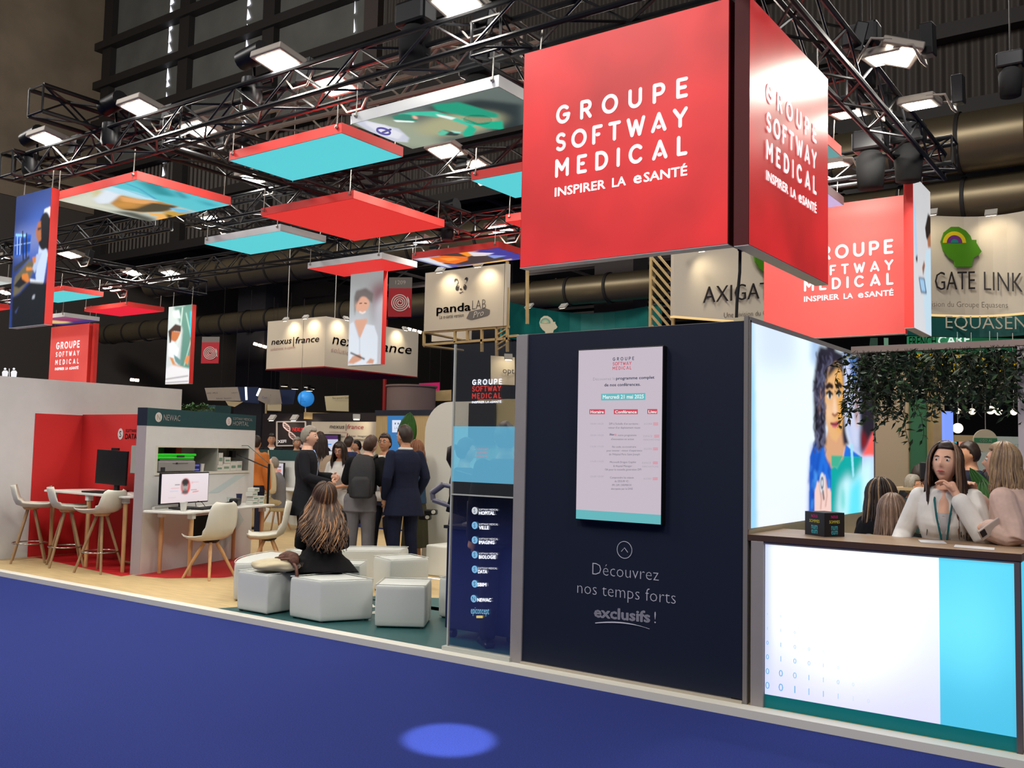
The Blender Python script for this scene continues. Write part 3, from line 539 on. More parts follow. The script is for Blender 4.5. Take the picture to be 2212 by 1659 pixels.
ops = [('p', c((700, 950), (910, 920), (880, 1650), (760, 1650), (800, 1200)), (92, 136, 124), .02), ('p', c((690, 1000), (760, 980), (780, 1080), (700, 1060)), (222, 228, 228), .015), ('l', c((800, 960), (770, 1250), (700, 1500)), (206, 226, 216), .008, .8, .012), ('l', c((840, 1020), (900, 1300), (820, 1600)), (180, 214, 200), .008, .8, .01), ('p', c((885, 1000), (905, 980), (895, 1300), (882, 1250)), (60, 180, 200), .005), ('p', c((640, 1220), (720, 1140), (785, 1160), (780, 1230), (700, 1220), (660, 1380), (650, 1300)), (64, 46, 40), .01), ('p', c((680, 1220), (780, 1230), (750, 1300), (720, 1340), (670, 1320)), (186, 112, 70), .008), ('p', c((640, 1360), (700, 1340), (760, 1420), (740, 1500), (690, 1520), (640, 1500)), (226, 228, 232), .01),
 ('p', c((655, 1510), (690, 1520), (720, 1590), (800, 1620), (790, 1645), (700, 1620)), (206, 138, 84), .008), ('p', c((820, 1560), (850, 1490), (875, 1500), (860, 1600)), (226, 130, 76), .008), ('p', c((700, 1480), (800, 1560), (760, 1600), (720, 1560)), (100, 140, 140), .01), ('p', c((610, 1640), (700, 1600), (870, 1640), (865, 1900), (600, 1900)), (222, 220, 224), .012), ('l', c((600, 1760), (860, 1720)), (120, 116, 120), .004, .8, .008), ('l', c((600, 1800), (860, 1780)), (90, 80, 84), .004, .8, .006)]
vbanner(-17.6, -16.79, 12, 2.82, 4.47, 'upright picture banner of a nurse bending over a patient', A=paint(90, 190, ((206, 210, 212), (196, 206, 204)), ops))
def logobanner(x0, x1, Y, z0, z1, lab, pts, s=.75):
    t = vbanner(x0, x1, Y, z0, z1, lab, face=glow('logo_banner_red', (206, 66, 62), s, base=(.5, .1, .09)), grp='red banners with white group name')
    zs = []; pl = dict(Y=Y)
    for (xl, yt, yb) in pts[0]:
        a, b = at(xl, yt, **pl), at(xl, yb, **pl); zs.append((b.z, a.z-b.z))
    xa = at(pts[1], pts[0][0][2], **pl).x; xb = at(pts[2], pts[0][0][2]-10, **pl).x
    logo(t, logow, (0, Y-.006, 0), (1, 0, 0), (0, 0, 1), xa, xb-xa, zs); return t
Y4 = 12.5
xa, xb = at(107, 780, Y=Y4).x, at(189, 780, Y=Y4).x
logobanner(xa, xb, Y4, 2.6, 4.42, 'far left red banner with white group name above the white wall', ([(123, 739.5, 755), (121.5, 760.5, 771.5), (120.5, 777.5, 788.5), (119.5, 794.5, 800)], 121.5, 172.5))
t = thing('hanging_banner', 'narrow red return strip right of the far left red banner', 'banner', (xb+.12, Y4+.1, 2.6), 0); MB().bb((xb+.07, Y4+.05, 2.6), (xb+.17, Y4+.15, 4.42)).build('panel', redf, t, world=True)
Y5 = 11.85
xa, xb = at(1650, 700, Y=Y5).x, at(1956, 700, Y=Y5).x
logobanner(xa, xb, Y5, at(1820, 727, Y=Y5).z, at(1900, 428, Y=Y5).z, 'red banner with white group name behind the red sign, beside the doctor banner', ([(1741, 536, 566), (1740, 578, 600), (1739, 605, 630), (1737, 641, 652)], 1737, 1930), .8)
# doctor lightbox, seen edge-on
t = thing('hanging_banner', 'white lightbox of a doctor with tablet, seen from its narrow red edge', 'banner', (-2.4, 10.64, 3), 0, 'upright hanging banners')
MB().bb((-2.44, 10.642, 2.99), (-2.343, 11.48, 4.66)).build('frame', redf, t, world=True); MB().bb((-2.44, 10.642, 2.986), (-2.343, 11.48, 2.99)).build('bottom_profile', greyu, t, world=True)
def q(px, py):
    p = at(px, py, X=-2.34); return ((p.y-10.64)/.84, (p.z-2.99)/1.67)
c = lambda *a: [q(1940+x/3.949, 340+y/3.949) for x, y in a]
ops = [('p', c((130, 330), (150, 460), (165, 820), (150, 860), (140, 700)), (176, 204, 232), .02), ('p', c((150, 850), (165, 830), (165, 890), (155, 890)), (50, 40, 50), .006), ('p', c((235, 800), (280, 760), (285, 1520), (235, 1480), (222, 1250)), (196, 222, 238), .012), ('p', c((230, 600), (255, 480), (280, 500), (280, 650), (260, 720), (240, 690)), (44, 34, 30), .006), ('p', c((250, 700), (280, 640), (280, 770), (255, 770)), (170, 110, 76), .006), ('p', c((205, 940), (222, 880), (230, 920), (215, 1010)), (150, 96, 66), .006), ('p', c((175, 1020), (225, 1030), (245, 1165), (195, 1155)), (40, 60, 90), .003), ('p', c((182, 1032), (220, 1040), (236, 1150), (200, 1142)), (160, 200, 232), .003)]
picture('printed_face', t, (-2.34, 10.64, 2.99), (0, .84, 0), (0, 0, 1.67), paint(90, 180, ((218, 220, 224), (206, 206, 208)), ops), picture_mat('doctor_print', .9))
MB().tube([(-2.4, 10.8, 4.66), (-2.38, 10.8, 4.85)], .006, 5).tube([(-2.4, 11.3, 4.66), (-2.38, 11.3, 4.85)], .006, 5).build('cable', cablem, t, world=True)
# ================================================================ front wall, lightbox wall, counter, glass
greyp = mat('grey_post', (150, 144, 144), rough=.5, noise=.03); navy = mat('navy_panel', (25, 32, 50), rough=.5, spec=.3, noise=.08, nscale=300)
cream = mat('cream_wall', (196, 184, 156), rough=.7); softw = glow('printed_grey_letter', (150, 148, 160), .25, base=sr(168, 166, 178))
t = thing('display_wall', 'navy display wall with programme screen and printed slogan', 'wall panel', (-3.15, YW, PZ))
MB().bb((-4.066, YW+.005, .03), (-2.37, YW+.15, 2.458)).build('core', greyp, t, world=True)
MB().quad((-3.968, YW, .075), (-2.285, YW, .075), (-2.285, YW, 2.455), (-3.968, YW, 2.455)).build('navy_panel', navy, t, world=True)
MB().bb((-4.07, YW-.012, .03), (-3.97, YW+.16, 2.456)).build('left_post', greyp, t, world=True, bevel=.003)
MB().bb((-2.29, YW-.008, .03), (XC, YW+.02, 2.482)).build('corner_post', mat('grey_corner', (128, 122, 120), rough=.5), t, world=True)
MB().bb((-3.97, YW-.02, .05), (-2.29, YW, .068)).build('base_strip', mat('base_strip_grey', (186, 176, 160), rough=.5), t, world=True)
q = MB(); pl = dict(Y=YW-.003)
ptx(q, 'Découvrez', (1279.5, 1241), (1423, 1255), 26, bold=-.018, **pl); ptx(q, 'nos temps forts', (1247, 1281), (1459.5, 1305), 26, bold=-.018, **pl)
ptx(q, 'exclusifs', (1283, 1332), (1404.5, 1344.5), 22, bold=.03, **pl); ptx(q, '!', (1413.5, 1346), (1416.5, 1346.4), 25, bold=-.01, **pl)
q.build('slogan_lettering', softw, t, world=True)
q = MB(); P = [at(1286+x, 1346-9*math.sin(x/118*2.2)*.6+x*x*.00125, **pl) for x in np.linspace(0, 117, 14)]
q.tube(P, [.0015+.004*math.sin(PI*min(1, i/13+.15)) for i in range(14)], 5)
cc = at(1349, 1188, **pl); q.tube([cc+Vector((.057*math.cos(a), 0, .057*math.sin(a))) for a in np.linspace(0, 2*PI, 30)[:-1]], .0026, 5, closed=True).tube([cc+Vector((-.024, 0, -.012)), cc+Vector((0, 0, .014)), cc+Vector((.026, 0, -.015))], .0028, 5)
q.build('slogan_mark', softw, t, world=True)
# programme screen
t = thing('wall_screen', 'tall portrait screen showing the conference programme on the navy wall', 'screen', (-3.166, YW, 1.128))
MB().bb((-3.502, YW-.055, 1.12), (-2.832, YW-.002, 2.316)).build('casing', mat('black_plastic', (16, 16, 19), rough=.4), t, world=True, bevel=.004)
ys = YW-.0565; MB().quad((-3.495, ys, 1.19), (-2.839, ys, 1.19), (-2.839, ys, 2.309), (-3.495, ys, 2.309)).build('display', glow('screen_pink_white', (196, 184, 196), 1., base=(.02, .02, .02), rough=.25), t, world=True)
scy = glow('screen_cyan', (98, 180, 186), 1., base=(.02, .02, .02)); scr = glow('screen_red', (200, 66, 84), 1., base=(.02, .02, .02)); scd = glow('screen_dark', (52, 62, 84), 1., base=(.02, .02, .02)); scg = glow('screen_grey', (138, 136, 150), 1., base=(.02, .02, .02)); scp = glow('screen_soft_pink', (212, 140, 152), 1., base=(.02, .02, .02)); scl = glow('screen_pale', (225, 235, 235), 1., base=(.02, .02, .02))
MB().quad((-3.495, ys, 1.127), (-2.839, ys, 1.127), (-2.839, ys, 1.19), (-3.495, ys, 1.19)).build('cyan_footer', scy, t, world=True)
pl = dict(Y=ys-.002); px = lambda x, y: (1230+x/4.046, 740+y/4.046)
def sc(mb, s, x0, x1, y, cap, b=0., dy=0): return ptx(mb, s, px(x0, y), px(x1, y+dy), cap/4.046, bold=b, **pl)
q = MB(); stroke_line(q, 'GROUPE', at(*px(379, 160), **pl), (1, 0, 0), (0, 0, 1), 0, 0, (at(*px(566, 155), **pl)-at(*px(379, 160), **pl)).length, .0235, .004); sc(q, 'programme complet', 408, 743, 325, 24, .02, -10); sc(q, 'de nos conférences.', 305, 622, 383, 25, .02, -6)
for s, x0, x1, y in (('DPI à l\'échelle d\'un territoire :', 348, 610, 718), ('retour d\'un déploiement réussi', 340, 618, 752), (': notre programme', 414, 586, 818), ('d\'innovation en action', 365, 563, 852), ('No code, co-construire', 374, 582, 919), ('pour innover : retour d\'expérience', 326, 635, 952), ('de l\'Hôpital Paris Saint Joseph', 346, 615, 985), ('Microsoft Dragon Copilot', 354, 582, 1053), ('& Hopital Manager :', 384, 556, 1087), ('l\'IA pour la nouvelle génération DPI', 312, 628, 1118), ('Comprendre les enjeux', 355, 562, 1188), ('du SEGUR V2 :', 395, 525, 1220), ('PFI, DPI, DRIMBOX', 374, 543, 1254), ('décryptés par la DNS', 364, 553, 1286)):
    sc(q, s, x0, x1, y, 17, -.008)
sc(q, 'iNov', 352, 392, 812, 18, .02); q.build('dark_text', scd, t, world=True)
q = MB(); stroke_line(q, 'SOFTWAY', at(*px(378, 201), **pl), (1, 0, 0), (0, 0, 1), 0, 0, .1465, .0235, .004); stroke_line(q, 'MeDICAL', at(*px(377, 240), **pl), (1, 0, 0), (0, 0, 1), 0, 0, .1465, .0235, .004); q.build('logo_red_text', scr, t, world=True)
q = MB()
for a, b, y0, y1 in ((175, 310, 583, 626), (388, 598, 583, 626), (681, 768, 581, 624)): ppoly(q, [px(a, y1), px(b, y1), px(b, y0), px(a, y0)], **pl)
q.build('red_label', scr, t, world=True)
q = MB(); ppoly(q, [px(277, 506), px(664, 501), px(664, 440), px(277, 448)], **pl); q.build('date_label', scy, t, world=True)
pl = dict(Y=ys-.004); q = MB(); sc(q, 'Mercredi 21 mai 2025', 291, 650, 492, 32, .025, -5); sc(q, 'Horaire', 184, 300, 618, 24, .025); sc(q, 'Conférence', 398, 588, 618, 24, .025); sc(q, 'Lieu', 690, 760, 616, 24, .025); q.build('label_text', scl, t, world=True)
pl = dict(Y=ys-.002); q = MB(); sc(q, 'Découvrez le', 206, 400, 332, 25, -.012, -6)
for s, y in (('10h00-10h30', 718), ('10h00-10h30', 818), ('11h00-11h30', 916), ('11h00-11h30', 1046), ('12h00-12h30', 1178)): sc(q, s, 183, 299, y, 16, -.02)
for s, x0, x1, y in (('AGORA', 651, 722, 719), ('ESPACE', 649, 724, 827), ('INNOVATIONS', 648, 789, 857), ('AGORA', 650, 720, 937), ('ESPACE', 637, 712, 1060), ('INNOVATIONS', 637, 778, 1092), ('AGORA', 647, 717, 1198)): sc(q, s, x0, x1, y, 17, -.02)
q.build('grey_text', scg, t, world=True)
q = MB()
for x, y in ((754, 711), (763, 818), (752, 929), (751, 1051), (750, 1190)):
    for k in (-9, 0, 9): ppoly(q, [px(x-22, y+k+3), px(x+22, y+k+3), px(x+22, y+k-3), px(x-22, y+k-3)], **pl)
ppoly(q, [px(395, 816), px(410, 816), px(410, 798), px(395, 798)], **pl); q.build('small_logo', scp, t, world=True)
# lightbox wall with the girl
t = thing('lightbox_wall', 'side wall carrying the bright lightbox picture of a smiling girl', 'lightbox', (XC, 7.2, PZ))
MB().bb((XC-.11, YW+.02, PZ), (XC-.004, 8.76, 2.482)).build('core', cream, t, world=True)
q = MB(); q.bb((XC-.01, YW+.02, 2.447), (XC+.004, 8.74, 2.482)).bb((XC-.01, YW+.005, 1.13), (XC+.004, 5.795, 2.46)).bb((XC-.01, 8.69, 1.1), (XC+.004, 8.74, 2.46)).build('frame', greyp, t, world=True)
def q(px_, py_):
    p = at(px_, py_, X=XC); return ((p.y-5.795)/2.895, (p.z-1.135)/1.312)
c = lambda *a: [q(1730+x/3.859, 700+y/3.859) for x, y in a]
bx = lambda *a: [q(x, y) for x, y in a]
ops = [('p', bx((1617, 690), (1628, 690), (1634, 1140), (1617, 1142)), (150, 205, 246), .012), ('p', bx((1628, 690), (1720, 720), (1720, 800), (1630, 800)), (205, 220, 252), .06), ('p', c((80, 140), (160, 170), (130, 360), (75, 320)), (150, 180, 220), .03),
 ('p', c((340, 230), (610, 300), (610, 1120), (505, 1100), (430, 1060), (360, 800)), (150, 170, 214), .02), ('p', c((370, 240), (470, 265), (460, 560), (380, 560)), (52, 104, 176), .03), ('p', c((455, 255), (612, 300), (612, 920), (500, 1090), (470, 900), (490, 640)), (34, 30, 42), .02), ('p', c((350, 240), (400, 330), (440, 600), (490, 860), (470, 1060), (420, 1020), (365, 700)), (196, 204, 232), .025), ('e', (*c((462, 690))[0], .02, .14), (206, 176, 168), .015), ('e', (*c((455, 720))[0], .01, .07), (110, 80, 90), .015),
 ('p', c((505, 1100), (612, 870), (612, 1108), (505, 1108)), (250, 92, 84), .015), ('p', c((500, 880), (560, 980), (505, 1080)), (130, 24, 34), .02), ('p', c((505, 1105), (612, 1108), (612, 1600), (505, 1600)), (180, 200, 240), .01),
 ('p', c((120, 960), (190, 1010), (215, 1120), (300, 1220), (345, 1130), (365, 1000), (420, 1050), (505, 1110), (505, 1600), (60, 1600), (70, 1100)), (30, 108, 214), .006), ('p', c((90, 990), (130, 1040), (110, 1300), (130, 1580), (60, 1590), (70, 1180)), (20, 76, 180), .02), ('l', c((150, 1080), (120, 1250), (150, 1400)), (16, 70, 170), .01, .9, .014), ('l', c((205, 1120), (250, 1210), (300, 1225), (350, 1130)), (14, 84, 180), .004, .8, .012),
 ('p', c((246, 1096), (505, 1106), (505, 1600), (246, 1600)), (0, 166, 150), .0, .9), ('p', c((290, 1590), (320, 1340), (390, 1250), (430, 1330), (505, 1180), (585, 1110), (600, 1600)), (196, 238, 250), .03), ('p', c((400, 1350), (500, 1250), (505, 1590), (380, 1590)), (96, 220, 238), .03), ('e', (*c((345, 1460))[0], .018, .08), (70, 200, 190), .02), ('p', c((405, 1000), (425, 1000), (440, 1270), (425, 1280)), (150, 220, 240), .006),
 ('p', c((190, 1000), (225, 860), (345, 860), (370, 1000), (345, 1120), (246, 1200), (205, 1110)), (208, 158, 120), .008), ('p', c((250, 1096), (345, 1098), (300, 1190), (250, 1190)), (60, 170, 140), .006),
 ('p', c((150, 180), (250, 200), (350, 250), (352, 700), (340, 720), (190, 800), (200, 1000), (140, 1045), (105, 900), (95, 500), (130, 250)), (36, 34, 50), .012), ('p', c((325, 800), (352, 700), (370, 900), (400, 1010), (350, 1010)), (40, 40, 56), .012),
 ('p', c((200, 480), (225, 360), (290, 315), (335, 400), (345, 560), (345, 760), (330, 900), (290, 985), (245, 950), (205, 830), (190, 650)), (222, 172, 118), .008), ('p', c((290, 330), (340, 430), (348, 700), (330, 900), (300, 900), (310, 600)), (224, 162, 66), .02), ('p', c((200, 470), (240, 340), (290, 315), (330, 390), (290, 370), (240, 430)), (40, 34, 44), .012), ('e', (*c((163, 690))[0], .019, .11), (206, 152, 116), .008), ('e', (*c((228, 740))[0], .025, .06), (236, 196, 160), .03),
 ('l', c((212, 525), (232, 508), (252, 520)), (44, 30, 30), .004, 1, .016), ('l', c((295, 520), (312, 500), (326, 514)), (44, 30, 30), .004, 1, .016), ('e', (*c((234, 590))[0], .021, .025), (240, 236, 232), .004), ('e', (*c((311, 579))[0], .016, .025), (238, 232, 226), .004), ('e', (*c((236, 590))[0], .0125, .026), (30, 26, 30), .003), ('e', (*c((312, 579))[0], .010, .025), (30, 26, 30), .003), ('l', c((210, 578), (232, 560), (256, 584)), (30, 24, 28), .003, 1, .009), ('l', c((293, 578), (312, 552), (328, 576)), (30, 24, 28), .003, 1, .009),
 ('p', c((268, 600), (284, 620), (300, 740), (275, 760), (258, 740)), (238, 200, 170), .012), ('l', c((260, 752), (278, 766), (300, 748)), (150, 96, 70), .004, 1, .008), ('p', c((248, 832), (285, 812), (318, 812), (305, 850), (280, 868), (258, 860)), (206, 104, 112), .004), ('l', c((246, 830), (285, 838), (320, 812)), (120, 50, 60), .003, 1, .008), ('p', c((150, 640), (190, 600), (205, 1000), (140, 1040)), (36, 34, 48), .012),
 ('p', c((110, 1380), (120, 1360), (140, 1500), (130, 1310), (145, 1300), (165, 1440), (180, 1290), (195, 1255), (210, 1360), (225, 1440), (238, 1370), (246, 1400), (246, 1600), (112, 1600)), (230, 196, 188), .006), ('e', (*c((172, 1325))[0], .022, .06), (214, 220, 226), .003), ('e', (*c((172, 1325))[0], .016, .045), (70, 84, 120), .003), ('e', (*c((174, 1330))[0], .009, .025), (220, 225, 230), .003)]
rg = random.Random(12)
for k in range(90):
    x0, y0 = rg.uniform(104, 195), rg.uniform(230, 1000)
    if y0 < 480: x0 += rg.uniform(0, 130)*(1-(y0-230)/250)
    am = rg.uniform(6, 14); ops.append(('l', c(*[(x0+am*math.sin(j*.9+k), y0+j*16) for j in range(6)]), ((96, 98, 126), (20, 18, 28), (66, 64, 88))[k % 3], .003, .75, .006))
for k in range(40): x0, y0 = rg.uniform(70, 240), rg.uniform(1150, 1540); ops.append(('l', c((x0, y0), (x0+rg.uniform(-14, 14), y0+rg.uniform(30, 90))), ((16, 70, 176), (80, 160, 240))[k % 2], .008, .6, .008))
ops += [('p', c((112, 1400), (130, 1310), (150, 1330), (165, 1440), (195, 1255), (215, 1370), (238, 1370), (246, 1600), (112, 1600)), (232, 198, 190), .005), ('l', c((150, 1340), (165, 1460), (160, 1540)), (180, 130, 120), .004, .8, .005), ('l', c((205, 1300), (212, 1430), (200, 1520)), (180, 130, 120), .004, .8, .005), ('e', (*c((172, 1325))[0], .02, .055), (220, 226, 232), .003), ('e', (*c((172, 1325))[0], .013, .038), (60, 70, 100), .003), ('e', (*c((172, 1325))[0], .007, .02), (220, 225, 230), .003), ('l', c((178, 1390), (186, 1460)), (50, 50, 60), .002, 1, .006)]
picture('lit_picture', t, (XC+.005, 5.795, 1.135), (0, 2.895, 0), (0, 0, 1.312), paint(330, 300, ((226, 234, 250), (228, 246, 255)), ops), picture_mat('girl_print', 1.08))
# counter
oakd = mat('counter_oak', (150, 122, 96), rough=.42, noise=.16, nscale=2.2, stretch=(2, 22, 2)); oake = mat('counter_edge', (72, 52, 46), rough=.5)
t = thing('reception_counter', 'lit white and cyan reception counter with wood top', 'counter', (-1.5, 5.9, PZ))
MB().bb((-2.15, YW+.02, .05), (-.745, 6.3, 1.056)).bb((-1.1, 6.3, .05), (-.745, 7.6, 1.056)).build('body', cream, t, world=True)
q = MB(); O = [(-2.262, YW-.006), (-.733, YW-.006), (-.733, 7.7), (-1.12, 7.7), (-1.12, 6.4), (-2.262, 6.4)]
q.prism(O, (0, 0, 1.062), (1, 0, 0), (0, 1, 0), (0, 0, 1), .038).build('worktop', [oakd], t, world=True, fix=True)
q = MB().bb((-2.262, YW-.0075, 1.062), (-.733, YW-.0062, 1.0995)).build('worktop_edge', oake, t, world=True)
lw = glow('counter_white', (236, 240, 255), 1., rough=.4); lc = glow('counter_cyan', (86, 200, 232), 1., rough=.4)
yy = YW+.012
Ag = paint(120, 90, ((206, 206, 250), (238, 250, 255)), [('e', (.45, .6, .42, .42), (252, 255, 255), .16), ('p', ((0, 0), (.03, 0), (.03, 1), (0, 1)), (196, 206, 246), .03)])
picture('white_panel', t, (-2.153, yy, .13), (1.005, 0, 0), (0, 0, .918), Ag, picture_mat('counter_print', 1.05))
picture('cyan_panel', t, (-1.148, yy, .13), (.378, 0, 0), (0, 0, .918), paint(40, 60, ((76, 184, 220), (92, 208, 236)), [('e', (.4, .6, .5, .3), (110, 222, 250), .15)]), picture_mat('counter_print_cyan', 1.))
MB().quad((-2.155, yy, .048), (-.77, yy, .048), (-.77, yy, .13), (-2.155, yy, .13)).build('teal_base_band', mat('counter_teal', (0, 92, 96), rough=.4, emit=(0, 74, 78), es=.8), t, world=True)
gd = mat('dark_grey_post', (92, 84, 90), rough=.5)
MB().bb((-2.238, YW-.01, .034), (-2.157, YW+.06, 1.062)).build('left_post', greyp, t, world=True, bevel=.003)
MB().bb((-.77, YW-.002, .03), (-.742, YW+.06, 1.062)).build('right_post', gd, t, world=True)
MB().bb((-2.157, YW, 1.046), (-.77, YW+.03, 1.062)).build('top_rail', mat('grey_rail', (120, 116, 122), rough=.5), t, world=True)
MB().quad((-.741, YW+.04, .06), (-.741, 7.55, .06), (-.741, 7.55, 1.05), (-.741, YW+.04, 1.05)).build('side_lit_panel', lc, t, world=True)
dm = [glow('digit_%d' % k, tuple(int(a+(b-a)*k/4) for a, b in zip((104, 168, 206), (222, 228, 252))), 1.) for k in range(5)]
rows = ['00...', '1101 1', '010011', '0100101', '00011001', '001111110']
xs = [178, 267, 360, 454, 550, 648, 748, 850]; mbs = [MB() for _ in range(5)]
for r, s in enumerate(('00', '11011', '0100011', '01001011', '00011001', '00111110')):
    for k, ch in enumerate(s[:8]):
        y0 = [635, 730, 826, 920, 1016, 1110][r]+(xs[k]-178)*.155; cap = 12+r*6.5-max(0, k-2)*4+(3 if k == 1 else 0)
        A = at(1600+xs[k]/3.078, 1120+(y0+cap/2)/3.078, Y=yy-.002); letters(mbs[int(min(4, max(0, k*.62+(5-r)*.55-.7)))], ch, A, (1, 0, 0), (0, 0, 1), max(.01, cap/3.078*.0029), al='c')
for k in range(5):
    if mbs[k].v: mbs[k].build('printed_digits', dm[k], t, world=True)
# black cube box on the counter
tb = thing('cube_box', 'black cube box with coloured lettering on the counter', 'box', (-1.86, 6.09, 1.1), 0)
Lc, Mc, Rc = Vector((-2.0, 6.058, 1.1)), Vector((-1.844, 5.952, 1.1)), Vector((-1.76, 6.085, 1.1)); Bc = Lc+Rc-Mc; bh = .148
blk = mat('black_card', (26, 24, 30), rough=.6)
MB().prism([(0, 0), (1, 0), (1, 1), (0, 1)], Mc, Lc-Mc, Rc-Mc, (0, 0, 1), bh).build('carton', blk, tb, world=True, fix=True)
for A, B in ((Lc, Mc), (Mc, Rc)):
    U = (B-A).normalized(); N = U.cross(Vector((0, 0, 1))); L = (B-A).length; Oo = A+N*.001
    letters(MB(), 'NOUS', Oo, U, (0, 0, 1), .016, x=L/2, z=.115, w=L*.33, al='c', bold=.01).build('pink_text', mat('pink_ink', (200, 40, 130), emit=(150, 30, 90), es=.5), tb, world=True)
    letters(MB(), 'SOMMES', Oo, U, (0, 0, 1), .018, x=L/2, z=.083, w=L*.52, al='c', bold=.012).build('yellow_text', mat('yellow_ink', (190, 180, 60), emit=(140, 130, 50), es=.5), tb, world=True)
    q = letters(MB(), 'num', Oo, U, (0, 0, 1), .036, x=L/2, z=.042, w=L*.32, al='c'); letters(q, 'eum', Oo, U, (0, 0, 1), .036, x=L/2, z=.014, w=L*.32, al='c').build('teal_text', mat('teal_ink', (60, 160, 170), emit=(40, 110, 120), es=.5), tb, world=True)
paper = mat('paper_sheet', (206, 204, 206), rough=.6)
for p0, p1, p2, p3, lab in (((1983, 1166), (2042, 1171), (2046, 1175), (1989, 1172), 'loose leaflet on the counter, the one nearer the black cube'), ((2063, 1177), (2150, 1185), (2148, 1189), (2060, 1182), 'loose leaflet on the counter, the one nearest the counter corner')):
    o = MB().prism([(0, 0), (1, 0), (1, 1), (0, 1)], at(*p3, Z=1.101), at(*p2, Z=1.101)-at(*p3, Z=1.101), at(*p0, Z=1.101)-at(*p3, Z=1.101), (0, 0, 1), .002).build('leaflet', paper, fix=True); tag(o, lab, 'leaflet', 'leaflets on the counter')
# glass screen
def glass(name, tint, tr, gloss, rough=.02):
    m = bpy.data.materials.new(name); m.use_nodes = True; nt = m.node_tree; nt.nodes.clear()
    o = nt.nodes.new('ShaderNodeOutputMaterial'); a = nt.nodes.new('ShaderNodeBsdfTransparent'); g = nt.nodes.new('ShaderNodeBsdfGlossy'); mx = nt.nodes.new('ShaderNodeMixShader')
    a.inputs[0].default_value = (*tr, 1); g.inputs[0].default_value = (*tint, 1); g.inputs['Roughness'].default_value = rough; mx.inputs[0].default_value = gloss
    nt.links.new(a.outputs[0], mx.inputs[1]); nt.links.new(g.outputs[0], mx.inputs[2]); nt.links.new(mx.outputs[0], o.inputs[0]); return m
t = thing('glass_partition', 'tall glass partition printed with white department names beside the navy wall', 'glass partition', (-4.37, YW, .06))
MB().bb((-4.668, YW+.003, .085), (-4.07, YW+.011, 2.41)).build('pane', glass('clear_glass', (.9, .92, 1), (.88, .88, .86), .16), t, world=True)
MB().bb((-4.678, YW, .06), (-4.666, YW+.02, 2.416)).bb((-4.678, YW, 1.238), (-4.07, YW+.016, 1.248)).bb((-4.70, YW-.03, .05), (-4.06, YW+.03, .083)).build('frame', mat('pale_profile', (190, 192, 186), rough=.4), t, world=True)
fm = bpy.data.materials.new('blue_film'); fm.use_nodes = True; nt = fm.node_tree; nt.nodes.clear(); oo = nt.nodes.new('ShaderNodeOutputMaterial'); a_ = nt.nodes.new('ShaderNodeBsdfTransparent'); e_ = nt.nodes.new('ShaderNodeEmission'); ad = nt.nodes.new('ShaderNodeAddShader')
a_.inputs[0].default_value = (.24, .5, .52, 1); e_.inputs[0].default_value = (*sr(96, 160, 190), 1); e_.inputs[1].default_value = .85; nt.links.new(a_.outputs[0], ad.inputs[0]); nt.links.new(e_.outputs[0], ad.inputs[1]); nt.links.new(ad.outputs[0], oo.inputs[0])
MB().quad((-4.665, YW+.001, 1.343), (-4.071, YW+.001, 1.343), (-4.071, YW+.001, 1.771), (-4.665, YW+.001, 1.771)).build('transparent_display', fm, t, world=True)
gw = glow('vinyl_white', (204, 208, 216), .8, base=sr(220, 220, 226)); gr = glow('vinyl_red', (190, 60, 56), .8); pl = dict(Y=YW-.002); px = lambda x, y: (900+x/2.242, 700+y/2.242)
def gl_logo(y, lines, blue, col=gw):
    q = MB(); cc = at(*px(281 if y < 1300 else 276, y), **pl); q.quad(*[cc+Vector((.028*math.cos(a), 0, .028*math.sin(a))) for a in np.linspace(0, 2*PI, 25)[:-1]]); q.build('badge', glow('badge_pale' if blue < 1 else 'badge_blue', (196, 200, 206) if blue < 1 else (120, 176, 214), .9), t, world=True)
    q = MB(); letters(q, 'N' if lines[0][0] == 'NEWAC' else 'S', cc+Vector((0, -.002, 0)), (1, 0, 0), (0, 0, 1), .03, z=-.015, al='c', bold=.0).build('badge_letter', mat('badge_letter_blue', (40, 80, 110)), t, world=True)
    q = MB()
    for s, x0, x1, yb, cap, b in lines: ptx(q, s, px(x0, yb), px(x1, yb+(x1-x0)*.012), cap/2.242, bold=b, **pl)
    q.build('lettering', col, t, world=True)
for y, nm, x1, bl in ((904, 'HOPITAL', 377, 0), (975, 'VILLE', 349, 1), (1046, 'IMAGING', 376, 1), (1117, 'BIOLOGIE', 383, 1), (1188, 'DATA', 341, 1)):
    x0 = 301 if y < 1150 else 297; gl_logo(y, [('SOFTWAY MEDICAL', x0, x0+93, y-1, 9, .0), (nm, x0, x1, y+19, 16, .03)], bl)
gl_logo(1258, [('SBIM', 294, 337, 1270, 16, .03)], 1); gl_logo(1330, [('NEWAC', 293, 360, 1344, 16, .03)], 1)
q = MB(); ptx(q, 'epiconcept', px(262, 1402), px(350, 1406), 15, bold=.0, **pl); q.build('lettering', glow('vinyl_sky', (120, 180, 214), .9), t, world=True)
q = MB(); ppoly(q, [px(289, 1424), px(320, 1424), px(320, 1412), px(289, 1412)], **pl).build('yellow_bar', glow('vinyl_yellow', (206, 184, 110), .9), t, world=True)
A = at(*px(269, 296), **pl); Uw = (at(*px(412, 291), **pl)-A).length; stroke_line(MB(), 'GROUPE', A, (1, 0, 0), (0, 0, 1), 0, 0, Uw, .044, .008).build('lettering', gw, t, world=True)
q = MB(); A = at(*px(268, 328), **pl); stroke_line(q, 'SOFTWAY', A, (1, 0, 0), (0, 0, 1), 0, 0, Uw*.985, .044, .008); A = at(*px(268, 362), **pl); stroke_line(q, 'MeDICAL', A, (1, 0, 0), (0, 0, 1), 0, 0, Uw*.985, .044, .008).build('lettering', gr, t, world=True)
